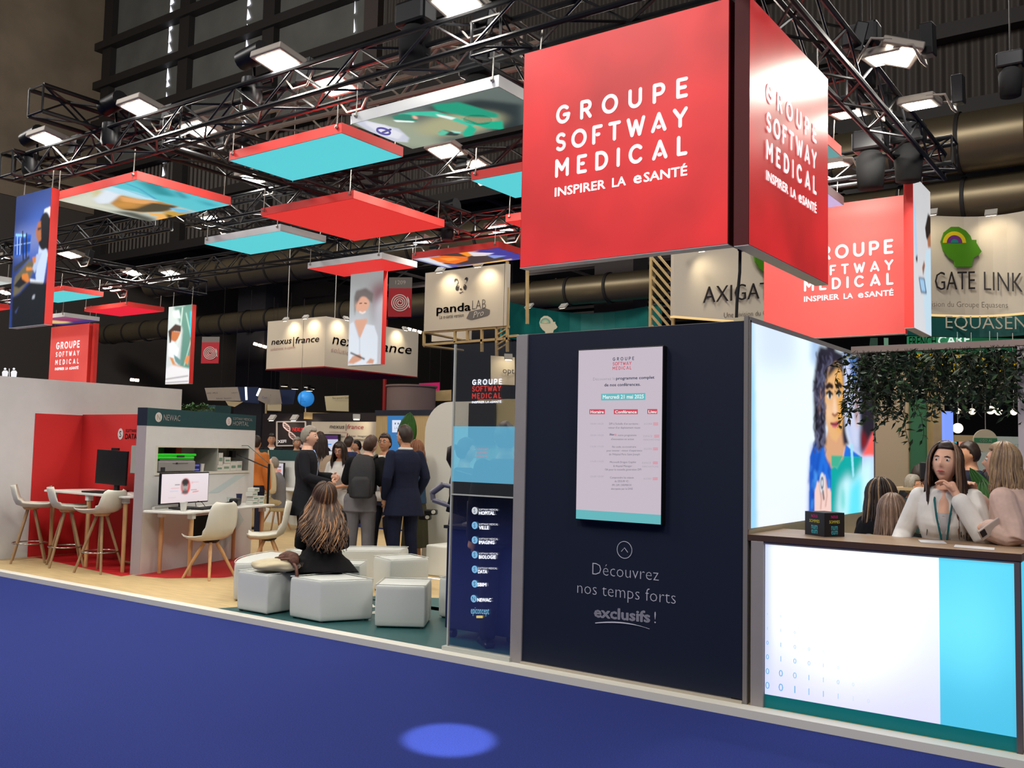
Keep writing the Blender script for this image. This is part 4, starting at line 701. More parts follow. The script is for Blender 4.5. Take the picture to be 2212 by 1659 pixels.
ptx(MB(), 'INSPIRER LA eSANTÉ', px(268, 384), px(410, 381), 4.6, bold=.01, **pl).build('lettering', gw, t, world=True)
A = at(930+638/6.38, 900+463/6.38, **pl); q = MB(); stroke_line(q, 'GROUPE', A, (1, 0, 0), (0, 0, 1), 0, 0, .108, .0165, .0025); stroke_line(q, 'SOFTWAY', A, (1, 0, 0), (0, 0, 1), 0, -.026, .108, .0165, .0025); stroke_line(q, 'MeDICAL', A, (1, 0, 0), (0, 0, 1), 0, -.052, .108, .0165, .0025).build('screen_lettering', glow('film_red', (190, 120, 130), .9), t, world=True)
# navy cart with monitors behind the glass
navy2 = mat('navy_lacquer', (24, 30, 66), rough=.35); plk = MATS['black_plastic']
t = thing('demo_cart', 'navy demo cart on casters behind the glass partition', 'cart', (-4.6, 6.3, PZ))
MB().bb((-5.0, 6.12, .13), (-4.1, 6.62, .94)).build('cabinet', navy2, t, world=True, bevel=.008)
MB().bb((-5.02, 6.1, .94), (-4.08, 6.64, .965)).build('top', mat('cart_top', (34, 34, 40), rough=.4), t, world=True)
for x, y in ((-4.95, 6.17), (-4.95, 6.57), (-4.15, 6.17), (-4.15, 6.57)): MB().tube([(x-.02, y, .085), (x+.02, y, .085)], .035, 12).bb((x-.03, y-.012, .09), (x+.03, y+.012, .135)).build('caster', plk, t, world=True)
grm = mat('grey_arm', (112, 108, 122), rough=.4, metal=.3)
t = thing('monitor_arm', 'grey jointed monitor arm holding a black monitor above the navy cart', 'monitor arm', (-4.87, 6.25, .965))
B0 = Vector((-4.87, 6.25, .965))
MB().lathe([(.06, 0), (.06, .015), (.022, .03), (.022, .2)], B0, 16).build('clamp_post', grm, t, world=True, smooth='auto')
J = [at(976, 1094, Y=6.25), at(936, 1080, Y=6.2), at(934, 1064, Y=6.2), at(957, 1047, Y=6.22), at(980, 1052, Y=6.25)]
MB().tube(J[:2], .022, 10).tube(J[1:3], .022, 10).build('lower_arm', grm, t, world=True, smooth='auto'); MB().tube(J[2:4], .027, 10).tube(J[3:5], .02, 10).build('upper_arm', grm, t, world=True, smooth='auto')
MB().box(at(999, 1067, Y=6.27), (.22, .03, .36), R=(Matrix.Rotation(.25, 3, 'Z') @ Matrix.Rotation(.22, 3, 'Y'))).build('monitor', plk, t, world=True, bevel=.006)
MB().tube([at(985, 1078, Y=6.2), at(988, 1108, Y=6.2), at(1000, 1124, Y=6.2)], .004, 5).tube([at(1004, 1098, Y=6.24), at(1008, 1115, Y=6.24), at(1012, 1126, Y=6.24)], .004, 5).build('cables', MATS['black_rubber'], t, world=True)
o = MB().tube([(-4.52, 6.22, .985), (-4.36, 6.28, 1.0)], .014, 10).ball((-4.31, 6.3, 1.015), (.045, .045, .05), 16, 10).build('microphone', [mat('mic_red', (190, 28, 32), rough=.6)], smooth=True); tag(o, 'red headed microphone lying on the navy cart behind the glass', 'microphone')
# ================================================================ left booth walls
white_w = mat('white_wall', (214, 214, 212), rough=.65, noise=.02); redw = mat('red_wall', (204, 44, 44), rough=.6)
t = thing('partition_wall', 'tall plain white partition wall at the left edge', 'wall panel', (-12.52, 7, PZ))
MB().bb((-12.6, 5.78, PZ), (-12.47, 8.8, 2.407)).build('panel', white_w, t, world=True)
MB().bb((-12.475, 6.56, PZ), (-12.462, 7.25, 1.945)).build('red_side_panel', redw, t, world=True)
t = thing('partition_wall', 'red back wall of the niche behind the high table', 'wall panel', (-11.3, 7.3, PZ))
MB().bb((-12.46, 7.22, PZ), (-10.3, 7.3, 1.955)).build('panel', redw, t, world=True)
pl = dict(Y=7.215); badge = mat('badge_white', (214, 204, 200), rough=.6)
q = MB(); cc = at(260.2, 937.5, **pl); q.quad(*[cc+Vector((.062*math.cos(a), 0, .075*math.sin(a))) for a in np.linspace(0, 2*PI, 25)[:-1]]); q.build('badge', badge, t, world=True)
letters(MB(), 'S', cc+Vector((0, -.003, 0)), (1, 0, 0), (0, 0, 1), .08, z=-.04, al='c').build('badge_letter', mat('ink_dark', (40, 34, 40)), t, world=True)
q = MB(); A = at(271, 933.5, **pl); letters(q, 'SOFTWAY MEDICAL', A, (1, 0, 0), (0, 0, 1), .04, w=.52, bold=.004); A = at(270, 948, **pl); letters(q, 'DATA', A, (1, 0, 0), (0, 0, 1), .068, bold=.006); q.build('lettering', badge, t, world=True)
# wall with shelf niche and green head band
RZ = math.radians(18.1); NO = Vector((-9.96, 6.57, PZ))
t = thing('partition_wall', 'white partition wall with dark green header band and shelf niche', 'wall panel', NO, RZ)
L = 2.3; gband = mat('green_header', (34, 70, 74), rough=.6, noise=.05, nscale=200); nav = mat('navy_end', (28, 34, 50), rough=.6); side = mat('lilac_end', (164, 152, 156), rough=.65)
q = MB().bb((-.13, 0, 0), (0, L, 1.18)).bb((-.13, 0, 1.485), (0, L, 1.74)).bb((-.13, 0, 1.18), (0, .21, 1.485)).bb((-.13, 2.15, 1.18), (0, L, 1.485)); q.build('panel', white_w, t)
MB().bb((-.133, -.004, 0), (-.001, 0, 1.74)).build('end_face', side, t)
MB().bb((-.13, 0, 1.74), (.003, L, 1.95)).build('header_band', gband, t); MB().bb((-.133, -.005, 1.74), (.002, -.001, 1.951)).build('header_end', nav, t)
q = MB().bb((-.36, .21, 1.17), (-.35, 2.15, 1.49)).bb((-.36, .2, 1.165), (0, 2.16, 1.18)).bb((-.36, .2, 1.485), (0, 2.16, 1.5)).bb((-.36, .195, 1.17), (0, .21, 1.49)).bb((-.36, 2.15, 1.17), (0, 2.165, 1.49)).bb((-.36, 1.42, 1.18), (0, 1.44, 1.485)); q.build('niche_lining', mat('niche_grey', (168, 166, 156), rough=.6), t)
q = MB().bb((0, .18, 1.15), (.012, 2.18, 1.18)).bb((0, .18, 1.485), (.012, 2.18, 1.51)).bb((0, .18, 1.18), (.012, .21, 1.485)).bb((0, 2.15, 1.18), (.012, 2.18, 1.485)); q.build('niche_rim', mat('ivory_rim', (214, 210, 196), rough=.5), t)
def nl(name, s, y, z, h, w=None, m=None, b=.004, al='l', x=.006, mm=None): return letters(MB(), s, (x, 0, 0), (0, 1, 0), (0, 0, 1), h, x=y, z=z, w=w, al=al, bold=b).build(name, m or badge, t)
for y in (.2, 1.64):
    MB().quad(*[(.0055, y+.062*math.cos(a), 1.86-.015+.058*math.sin(a)) for a in np.linspace(0, 2*PI, 25)[:-1]]).build('badge', badge, t)
nl('badge_letter', 'N', .2, 1.812, .065, al='c', m=mat('ink_sage', (140, 156, 130)), b=0, x=.008); nl('badge_letter', 'S', 1.64, 1.812, .065, al='c', m=mat('ink_mauve', (170, 150, 160)), b=0, x=.008)
nl('lettering', 'NEWAC', .29, 1.812, .07, w=.32, b=.006); nl('lettering', 'SOFTWAY MEDICAL', 1.735, 1.868, .035, w=.47); nl('lettering', 'HOPITAL', 1.735, 1.795, .058, w=.385, b=.006)
tealp = mat('pale_print', (190, 205, 206), rough=.65)
q = MB().quad((.002, 1.25, .9), (.002, 1.5, .9), (.002, 2.1, 1.12), (.002, 1.85, 1.12)).quad((.002, 1.3, .35), (.002, 1.6, .1), (.002, 2.1, .5), (.002, 1.85, .75)); q.build('pale_print', tealp, t)
MB().bb((-.1, .9, .32), (.004, 1.55, .62)).build('lower_niche', mat('dark_hollow', (22, 40, 44), rough=.8), t)
def W(x, y, z): return NO+Matrix.Rotation(RZ, 3, 'Z') @ Vector((x, y, z))
def wthing(name, lab, cat, x, y, z, rz=0, group=None): return thing(name, lab, cat, W(x, y, z), RZ+rz, group)
# things in the niche
p = wthing('printer', 'grey printer lying in the shelf niche under a bright green tray', 'printer', -.16, .62, 1.18)
gpr = mat('printer_grey', (150, 148, 146), rough=.5)
MB().box((0, 0, .075), (.3, .72, .13)).build('body', gpr, p, bevel=.015); MB().box((0, 0, .15), (.28, .66, .025)).build('lid', mat('printer_lid', (128, 126, 126), rough=.5), p, bevel=.006)
MB().box((.152, .05, .11), (.004, .3, .004)).box((.152, -.02, .11), (.004, .03, .02)).box((.152, -.28, .04), (.004, .08, .05)).build('front_marks', mat('dark_mark', (50, 50, 54)), p)
p = wthing('plastic_tray', 'bright green plastic case on top of the grey printer', 'tray', -.15, .6, 1.345)
grn = mat('acid_green', (52, 214, 52), rough=.35, emit=(20, 150, 20), es=.25); MB().box((0, -.02, .015), (.28, .74, .03)).build('lower_shell', grn, p, bevel=.008); MB().box((0, .01, .05), (.28, .76, .03)).build('upper_shell', grn, p, bevel=.008); MB().box((.142, .07, .033), (.01, .14, .02)).build('clasp', MATS['dark_mark'], p)
bluec = mat('blue_card', (34, 40, 130), rough=.5); whc = mat('white_card', (214, 212, 204), rough=.55)
for k, z in enumerate((1.18, 1.235)): o = wthing('small_box', ('lower' if k == 0 else 'upper')+' of two dark blue cartons beside the grey printer', 'box', -.1, 1.06, z, group='boxes in the niche'); MB().box((0, 0, .026), (.1, .15, .05)).build('carton', bluec, o); MB().box((.051, 0, .026), (.001, .1, .02)).build('label', mat('box_label', (120, 130, 190)), o)
def cup(x, y, z, m, lab, r=.04, h=.1):
    o = wthing('paper_cup', lab, 'cup', x, y, z, group='cups at the white wall booth'); MB().lathe([(r*.72, 0), (r, h), (r*1.06, h), (r*1.06, h-.006), (r*.93, h-.006), (r*.66, .006)], n=18).build('cup_body', m, o, smooth='auto'); return o
cup(-.08, 1.2, 1.18, whc, 'white paper cup in the niche beside the blue cartons')
for k, (y, z, w, h) in enumerate(((1.53, 1.18, .18, .08), (1.7, 1.18, .16, .1), (1.86, 1.18, .14, .12), (2.0, 1.18, .13, .13), (1.56, 1.262, .1, .16), (1.72, 1.284, .14, .08))):
    o = wthing('medicine_box', ['white carton lying lowest left in the right half of the niche', 'white carton second from left in the right half of the niche', 'white carton third from left in the right half of the niche', 'white carton nearest the right end of the niche', 'white carton standing upright on the left carton of the niche', 'white carton lying on the second carton of the niche'][k], 'box', -.1, y, z, group='white cartons in the niche')
    MB().box((0, 0, h/2), (.12, w, h)).build('carton', whc, o, bevel=.003); MB().box((.061, 0, h*.45), (.001, w*.7, h*.3)).build('label', mat('carton_print', (120, 150, 130)), o)
# monitor, table and things on it
woodl = mat('beech', (196, 150, 104), rough=.5, noise=.14, nscale=3, stretch=(14, 14, 1.5)); whl = mat('white_laminate', (222, 220, 214), rough=.4)
p = wthing('desk_monitor', 'white screen monitor on the table, showing a portrait', 'monitor', .28, .38, .757, -.04)
MB().box((0, 0, .25), (.03, .875, .37)).build('casing', plk, p, bevel=.006)
Am = paint(110, 60, ((208, 194, 198), (214, 206, 212)), [('e', (.5, .55, .1, .28), (206, 50, 50), .004), ('e', (.49, .56, .07, .2), (150, 146, 144), .01), ('e', (.49, .7, .075, .12), (52, 48, 50), .012), ('p', ((.42, .3), (.56, .3), (.54, .42), (.45, .42)), (90, 86, 88), .01), ('l', ((.455, .58), (.48, .58)), (50, 46, 48), 0, 1, .012), ('l', ((.505, .58), (.53, .58)), (50, 46, 48), 0, 1, .012), ('l', ((.475, .45), (.51, .45)), (70, 60, 60), 0, 1, .008),
 ('l', ((.28, .62), (.37, .62)), (60, 56, 62), 0, .8, .014), ('l', ((.2, .5), (.36, .5)), (206, 120, 120), 0, .7, .01), ('l', ((.18, .4), (.34, .4)), (150, 180, 214), 0, .7, .012), ('e', (.64, .68, .012, .022), (206, 60, 60), .004), ('l', ((.66, .69), (.78, .69)), (206, 130, 130), 0, .7, .008), ('l', ((.62, .42), (.74, .42)), (90, 90, 110), 0, .7, .012), ('l', ((.66, .34), (.78, .36)), (226, 60, 60), 0, .9, .014), ('l', ((.15, .18), (.3, .18)), (190, 170, 176), 0, .8, .008)])
o = picture('display', p, (.0165, -.425, .08), (0, .85, 0), (0, 0, .34), Am, picture_mat('monitor_print', 1.), world=False)
MB().box((-.04, 0, .12), (.03, .06, .2)).box((.0, .0, .012), (.2, .3, .02)).build('stand', MATS['dark_mark'], p, bevel=.004)
def table(loc, rz, lx, ly, h, lab, legs, name='table', grp=None, rc=.1):
    p = thing(name, lab, 'table', loc, rz, grp); pts = []
    for (cx, cy), a0 in (((lx-rc, ly-rc), 0), ((rc, ly-rc), 90), ((rc, rc), 180), ((lx-rc, rc), 270)): pts += arc(cx, cy, rc, rc, a0, a0+90, 6)
    MB().prism(pts, (0, 0, h-.022), (1, 0, 0), (0, 1, 0), (0, 0, 1), .022).build('tabletop', whl, p, fix=True, bevel=.004)
    for x, y in legs:
        lg = MB().tube([(x, y, 0), (x, y, h-.09)], [.024, .028], 12).build('leg', woodl, p, smooth='auto'); MB().box((x, y, h-.055), (.07, .07, .07)).build('bracket', whl, lg, bevel=.004)
    return p
table(W(.02, -.08, 0), RZ-.0, .62, 1.98, .75, 'white topped table with wooden legs under the monitor with a portrait', ((.53, .25), (.5, 1.8), (.08, .3), (.08, 1.8)))
cup(.5, .08, .75, whc, 'white paper cup on the table in front of the monitor', .042, .105); cup(.22, 1.42, .75, mat('cup_teal', (190, 200, 196), rough=.5), 'pale cup beside the goggles on the table', .04, .1); cup(.16, 1.72, .75, mat('cup_navy', (34, 40, 74), rough=.5), 'dark blue cup on the table beside the white cartons', .04, .13)
p = wthing('keyboard', 'black keyboard lying on the table by the monitor', 'keyboard', .45, .6, .75, .12); MB().box((0, 0, .01), (.16, .46, .018)).build('base', plk, p, bevel=.004)
q = MB()
for i in range(4):
    for k in range(14): q.box((-.055+i*.036, -.205+k*.0315, .022), (.028, .025, .008))
q.build('keys', mat('key_grey', (40, 40, 44), rough=.5), p)
MB().tube([(-.08, -.1, .01), (-.12, -.06, .07), (-.13, .02, .09), (-.12, .1, .07), (-.1, .16, .01)], .004, 5).build('cable', MATS['black_rubber'], p)
p = wthing('headset_goggles', 'black virtual reality goggles lying on the table', 'goggles', .38, 1.3, .75, .3); MB().box((0, 0, .05), (.11, .19, .09)).build('visor', plk, p, bevel=.02, seg=3); MB().tube([(.0, .09, .05), (-.08, .16, .04), (-.16, .1, .02), (-.17, 0, .02)], .014, 6).build('strap', MATS['black_cloth'], p, smooth=True)
for k, (dy, z) in enumerate(((0, 0), (.02, .056), (-.01, .112), (.03, .168), (.15, 0), (.16, .056))):
    o = wthing('medicine_box', ['white carton at the bottom of the stack on the table end', 'second white carton from the bottom of the table end stack', 'third white carton from the bottom of the table end stack', 'topmost white carton of the stack on the table end', 'lower right white carton beside the stack on the table end', 'upper right white carton beside the stack on the table end'][k], 'box', .42, 1.62+dy, .75+z, group='white cartons stacked on the table')
    MB().box((0, 0, .027), (.1, .13, .053)).build('carton', whc, o, bevel=.003); MB().box((.051, 0, .027), (.001, .09, .018)).build('label', MATS['carton_print'], o)
# camera arm clamped at the table end
p = wthing('document_camera', 'black boom stand with a small camera, clamped at the end of the table', 'camera stand', .35, 2.12, .72)
b0 = W(.35, 2.12, .72); top = b0+Vector((0, 0, .56)); MB().tube([b0, top], .016, 8).build('post', blackm, p, world=True); MB().tube([top-Vector((0, 0, .06)), at(512, 981.5, D=13.0)], .009, 8).build('boom', blackm, p, world=True)
cpt = at(502, 981, D=13.0); MB().box(cpt, (.07, .06, .09)).tube([cpt, cpt+Vector((-.07, -.03, -.06))], .018, 8).build('camera_head', blackm, p, world=True); MB().tube([cpt+Vector((0, 0, .04)), cpt+Vector((.06, .03, .12)), cpt+Vector((.2, .1, .12)), top], .005, 5).build('cable', mat('teal_cable', (40, 100, 100)), p, world=True)
# high table in the red niche
table((-12.1, 6.5, PZ), -.02, 1.95, .68, .9, 'white high table with wooden legs in the red niche', ((.12, .1), (1.06, .06), (.12, .58), (1.8, .1)), name='high_table')
p = thing('desk_monitor', 'black monitor turned sideways on the high table in the red niche', 'monitor', (-11.25, 6.95, PZ+.9), .15); MB().box((0, 0, .31), (.56, .03, .44), R=Matrix.Rotation(.03, 3, 'Y')).build('casing', plk, p, bevel=.006); MB().box((.05, .05, .1), (.06, .04, .22)).box((.05, .05, .01), (.24, .18, .018)).build('stand', MATS['dark_mark'], p); MB().box((.05, 0, .545), (.12, .03, .03)).build('webcam', plk, p)
p = thing('laptop', 'black laptop lying closed on the high table', 'laptop', (-11.0, 6.68, PZ+.9), .1); MB().box((0, 0, .012), (.5, .22, .02)).build('base', plk, p, bevel=.004)
p = thing('wall_socket', 'white power strip under the niche monitor', 'socket', W(.03, .3, .74), RZ); MB().box((0, 0, .02), (.04, .3, .04)).build('case', whl, p)
# ================================================================ chairs, stools, poufs
shell_m = mat('white_shell', (212, 208, 194), rough=.35, spec=.4); steelb = mat('chrome', (170, 166, 160), rough=.2, metal=.9)
def bucket(mb, w=.46, d=.44, hb=.42, z0=0., front=.0):
    """one-piece moulded bucket shell, seat at z0, back rising behind (-y), with thickness"""
    prof = [(.24, .015, .43), (.2, -.008, .45), (.1, -.012, .47), (0, -.005, .475), (-.1, .012, .48), (-.17, .06, .48), (-.205, .14, .475), (-.225, .24, .46), (-.24, .34, .43), (-.25, .40, .36), (-.252, .43, .26)]
    top, bot = [], []
    for y, z, ww in prof:
        r1, r2 = [], []
        for k in range(13):
            u = -1+2*k/12; lift = .055*abs(u)**2.6*(1 if z < .1 else .25); fw = (.06*abs(u)**2.2 if z > .05 else 0)
            r1.append((u*ww/2*w/.46, y*d/.44+fw, z0+z*hb/.42+lift)); r2.append((u*ww/2*w/.46*1.005, y*d/.44+fw-(.012 if z > .05 else 0), z0+z*hb/.42+lift-(.014 if z < .12 else .003)))
        top.append(r1); bot.append(r2)
    rings = [a+b[::-1] for a, b in zip(top, bot)]
    return mb.loft(rings)
def chair(loc, rz, lab, grp='white shell chairs with wooden legs'):
    p = thing('shell_chair', lab, 'chair', loc, rz, grp)
    bucket(MB(), z0=.44).build('seat_shell', shell_m, p, smooth=True, fix=True)
    MB().lathe([(.07, .40), (.1, .425), (.1, .436)], n=16).build('swivel_plate', blackm, p)
    for a in (45, 135, 225, 315):
        c, s = math.cos(math.radians(a)), math.sin(math.radians(a)); MB().tube([(c*.06, s*.06, .415), (c*.13, s*.13, .3), (c*.29, s*.29, 0)], [.02, .021, .014], 8).build('leg', woodl, p, smooth='auto')
    return p
chair((-9.22, 6.98, PZ), math.radians(98), 'white shell chair at the table, seen from behind, nearest the carpet')
chair((-8.98, 7.62, PZ), math.radians(138), 'white shell chair with its back turned to the standing group, end of the table')
stool0 = None
def stool(loc, rz, lab):
    p = thing('bar_stool', lab, 'stool', loc, rz, 'white bar stools at the high table')
    bucket(MB(), w=.44, d=.42, hb=.26, z0=.70).build('seat_shell', shell_m, p, smooth=True, fix=True)
    MB().lathe([(.08, .66), (.1, .685), (.1, .694)], n=16).build('swivel_plate', woodl, p)
    for a in (45, 135, 225, 315):
        c, s = math.cos(math.radians(a)), math.sin(math.radians(a)); MB().tube([(c*.05, s*.05, .675), (c*.27, s*.27, 0)], [.019, .014], 8).build('leg', mat('stool_wood', (158, 126, 92), rough=.5, noise=.15, nscale=3, stretch=(14, 14, 1.5)), p, smooth='auto')
    MB().tube([(.2*math.cos(a), .2*math.sin(a), .24) for a in np.linspace(0, 2*PI, 33)[:-1]], .0085, 8, closed=True).build('foot_ring', steelb, p, smooth=True)
    return p
stool((-11.98, 6.32, PZ), math.radians(-30), 'leftmost white bar stool, against the white partition wall')
stool((-11.3, 6.42, PZ), math.radians(-24), 'middle white bar stool at the high table')
stool((-10.52, 6.4, PZ), math.radians(108), 'white bar stool nearest the green headed wall, seen from behind')
leather = mat('white_leatherette', (206, 208, 204), rough=.42, spec=.4, bump=.12, bscale=9); seamm = mat('pouf_foot', (60, 54, 50), rough=.6)
def pouf(pts, h, lab, grp='white leatherette poufs'):
    """upholstered block over an outline of floor points"""
    c = Vector((sum(p[0] for p in pts)/len(pts), sum(p[1] for p in pts)/len(pts), PZ)); p = thing('pouf', lab, 'pouf', c, 0, grp)
    P = [(a-c.x, b-c.y) for a, b in pts]; q = MB(); rings = []
    for k, (z, s) in enumerate(((.012, .985), (.06, 1.0), (h*.5, 1.006), (h-.05, 1.0), (h-.012, .985))): rings.append([(a*s, b*s, z) for a, b in P])
    q.loft(rings); o = q.build('cushion', leather, p, smooth='auto', fix=True, bevel=.016, seg=3)
    top = [(a*.992, b*.992, h-.006) for a, b in P]; MB().tube(top, .004, 6, closed=True).build('piping', leather, p, smooth=True)
    f = MB()
    for a, b in P[::max(1, len(P)//4)][:4]: f.lathe([(.018, -.0), (.018, .014)], (a*.85, b*.85, 0), 8)
    f.build('feet', seamm, p); return p
def sq(a, b, d): a, b = Vector(a), Vector(b); n = Vector((-(b-a).y, (b-a).x)).normalized()*d; return [tuple(a), tuple(b), tuple(b+n), tuple(a+n)]
pouf(sq((-7.24, 5.80), (-6.82, 5.80), .42), .375, 'white pouf carrying the beige bag, left front')
pouf([(-6.6, 5.87), (-6.19, 5.86), (-5.95, 6.27), (-6.5, 6.38)], .375, 'white wedge pouf in front of the seated woman')
pouf(sq((-5.7, 6.03), (-5.34, 6.27), .45), .375, 'white cube pouf nearest the glass partition, front right')
pouf(sq((-7.21, 7.58), (-6.83, 7.44), .46), .375, 'white cube pouf behind the front right one, facing the navy suited man')
pouf(sq((-5.62, 6.78), (-5.1, 6.75), .46), .375, 'white pouf partly hidden behind the glass partition')
pouf(sq((-7.15, 6.62), (-6.74, 6.9), .4), .375, 'white pouf behind the seated woman on her right')
def arcbench(c, r0, r1, a0, a1, lab, n=12):
    pts = arc(c[0], c[1], r1, r1, a0, a1, n)+arc(c[0], c[1], r0, r0, a1, a0, n); return pouf(pts, .375, lab)
arcbench((-6.9, 7.3), .98, 1.42, 188, 237, 'curved white bench at the left of the pouf circle')
arcbench((-6.9, 7.3), .98, 1.42, 118, 180, 'curved white bench behind the left one, further from the carpet')
arcbench((-6.2, 7.6), .3, .8, 20, 70, 'curved white bench piece behind the partly hidden pouf')
# bag and striped scarf on the left pouf
p = thing('tote_bag', 'crumpled beige canvas bag lying on the left front pouf', 'bag', (-6.93, 6.0, PZ+.375), .3); p.scale = (1.35, 1.3, 1.15)
r3 = random.Random(3); q = MB(); rings = []
for i in range(9):
    u = -1+i/4; rr = math.sqrt(max(0, 1-u*u*.96)); ring = []
    for k in range(20):
        a = 2*PI*k/20; f = 1+.16*math.sin(3*a+i*1.3)+.1*r3.uniform(-1, 1)
        ring.append((u*.2+.01*r3.uniform(-1, 1), math.cos(a)*.13*rr*f, max(.002, .045+math.sin(a)*.05*rr*f)))
    rings.append(ring)
q.loft(rings).build('bag_body', mat('canvas', (196, 182, 152), rough=.85, noise=.1), p, smooth=True, sub=1)
MB().tube([(.05, -.03, .1), (.14, -.06, .11), (.22, -.12, .06), (.26, -.17, -.06)], .012, 6).tube([(-.05, .06, .09), (.05, .02, .115), (.16, .0, .1)], .012, 6).build('leather_strap', mat('brown_leather', (92, 52, 40), rough=.5), p, smooth=True)
p = thing('rolled_scarf', 'rolled brown patterned scarf on top of the beige bag', 'scarf', (-6.84, 6.06, PZ+.475), -.35); p.scale = (1.3, 1.2, 1.1)
q = MB().tube([(-.14, 0, .01), (-.05, .015, .03), (.06, .01, .03), (.16, -.02, .0)], [.03, .045, .045, .03], 12).build('roll', mat('scarf_brown', (96, 62, 50), rough=.8, noise=.5, nscale=26), p, smooth=True)
q = MB()
for k in range(10): q.tube([(.14+.004*k, -.03+.008*k, .0), (.2+.004*(k % 3), -.05+.008*k, -.03)], .003, 4)
q.build('fringe', mat('scarf_dark', (50, 40, 38), rough=.9), p)
# white rounded partition and low benches at the back of the stand
t = thing('rounded_partition', 'white partition with a rounded corner behind the navy suited man', 'wall panel', (-6.6, 9.9, PZ))
A0 = at(912, 1150, Y=9.9); B0 = at(1140, 1150, Y=9.9); x0, x1 = A0.x, -3.3; zt = at(970, 868, Y=9.9).z
R = .42; pts = [(x0, PZ), (x1, PZ), (x1, zt)]+[(x0+R+R*math.cos(math.radians(a)), zt-R+R*math.sin(math.radians(a))) for a in range(90, 181, 10)]
MB().prism([(a, b) for a, b in pts], (0, 9.9, 0), (1, 0, 0), (0, 0, 1), (0, 1, 0), .22).build('panel', mat('bright_white', (226, 224, 214), rough=.6), t, world=True, fix=True)
MB().bb((x0+.9, 9.895, 1.15), (x0+1.75, 9.9, 2.25)).build('tan_print', mat('tan_print', (176, 160, 116), rough=.6), t, world=True)
p = thing('step_bench', 'low white stepped display bench before the rounded partition', 'bench', (-6.5, 9.2, PZ)); MB().bb((-7.6, 8.9, PZ), (-4.6, 9.85, .42)).build('lower_step', MATS['bright_white'], p, world=True, bevel=.02); MB().bb((-7.3, 9.35, .42), (-4.6, 9.85, .78)).build('upper_step', MATS['bright_white'], p, world=True, bevel=.02)
for k, (px_, py_, lab) in enumerate(((931, 1112, 'black and white camera headset on the upper white step'), (918, 1123, 'black headset on the white step'))):
    c = at(px_, py_, Y=9.3); p = thing('headset', lab, 'headset', c, .4, 'headsets on the white bench'); MB().box((0, 0, .035), (.16, .1, .07)).build('body', plk, p, bevel=.02); MB().tube([(.05, -.051, .04), (.05, -.075, .04)], .025, 10).build('lens_ring', whc, p)
# dark wall screen behind the glass
p = thing('wall_screen', 'dark wall screen seen through the glass above the blue display', 'screen', at(1041, 916, Y=9.85), 0); MB().box((0, 0, 0), (.42, .05, .55)).build('casing', plk, p, bevel=.005)
# ================================================================ neighbouring stands
def ptd(mb, t, a, Da, b, Db, cap, up=(0, 0, 1), **k):
    A, B = at(*a, D=Da), at(*b, D=Db); hh = cap*Da/F; return letters(mb, t, A, (B-A).normalized(), up, hh, w=(B-A).length, **k)
def strip(name, pts, zb, zt, m, parent, th=.08, nseg=1):
    """upright panel following floor points, given thickness away from the viewer"""
    q = MB()
    for (x0, y0), (x1, y1) in zip(pts, pts[1:]):
        d = Vector((x1-x0, y1-y0, 0)).normalized(); n = Vector((-d.y, d.x, 0))*th
        q.prism([(0, 0), (1, 0), (1, 1), (0, 1)], (x0, y0, zb), Vector((x1-x0, y1-y0, 0)), (0, 0, zt-zb), n, 1)
    return q.build(name, m, parent, world=True, fix=True)
def lamp(p, aim, lab, power=26, col=(1, .86, .62), s=.16, grp='small lamps washing the signs'):
    t = thing('sign_lamp', lab, 'lamp', p, 0, grp); p = Vector(p); aim = Vector(aim)
    R = (aim-p).to_track_quat('-Z', 'Y').to_matrix(); MB().box((0, 0, .03), (s, s*.7, .05), R=R).build('housing', mat('lamp_white', (190, 186, 178), rough=.5), t)
    q = MB(); q.quad(*[R @ Vector(v) for v in ((-s*.42, -s*.28, -.004), (-s*.42, s*.28, -.004), (s*.42, s*.28, -.004), (s*.42, -s*.28, -.004))]).build('lens', glow('lamp_lens', (255, 240, 214), 7., base=(.6, .6, .6)), t)
    l = bpy.data.lights.new('lamp_light', 'SPOT'); l.energy = power; l.color = col; l.spot_size = math.radians(110); l.spot_blend = .9; l.shadow_soft_size = .05
    o = bpy.data.objects.new('lamp_light', l); COL.objects.link(o); o.location = p+(aim-p).normalized()*.04; o.rotation_euler = (aim-p).to_track_quat('-Z', 'Y').to_euler(); return t
ivory = mat('ivory_sign', (214, 202, 182), rough=.6); ink = mat('ink_black', (40, 36, 38), rough=.5); inkr = mat('ink_crimson', (160, 38, 52), rough=.5); inkp = mat('ink_faded', (196, 160, 150), rough=.6); timber = mat('pale_timber', (190, 162, 112), rough=.6, noise=.1, nscale=5)
# nexus sign box
XN, YN = -17.75, 16.65
t = thing('hanging_sign', 'ivory box sign with red underside reading nexus france', 'sign', (XN-.6, YN+1, 3.6))
xl = at(577, 740, Y=YN).x; yr = at(903, 760, X=XN).y; zt, zb = at(703, 683, X=XN).z, at(698.5, 791, X=XN).z
MB().bb((xl, YN, zb), (XN, yr, zt)).build('box', ivory, t, world=True); MB().bb((xl-.01, YN-.01, zb-.03), (XN+.01, yr+.01, zb)).build('red_underside', mat('red_fabric', (150, 30, 34), rough=.7), t, world=True)
sh = .18
q = MB(); ptx(q, 'nexus', (586, 745), (629.5, 741.5), 13, shear=sh, bold=.004, Y=YN-.01); ptx(q, '|', (633, 743), (634.5, 743), 15, Y=YN-.01); ptx(q, 'nexus', (718, 742), (790, 755), 22, shear=sh, bold=.004, X=XN+.01); q.build('black_lettering', ink, t, world=True)
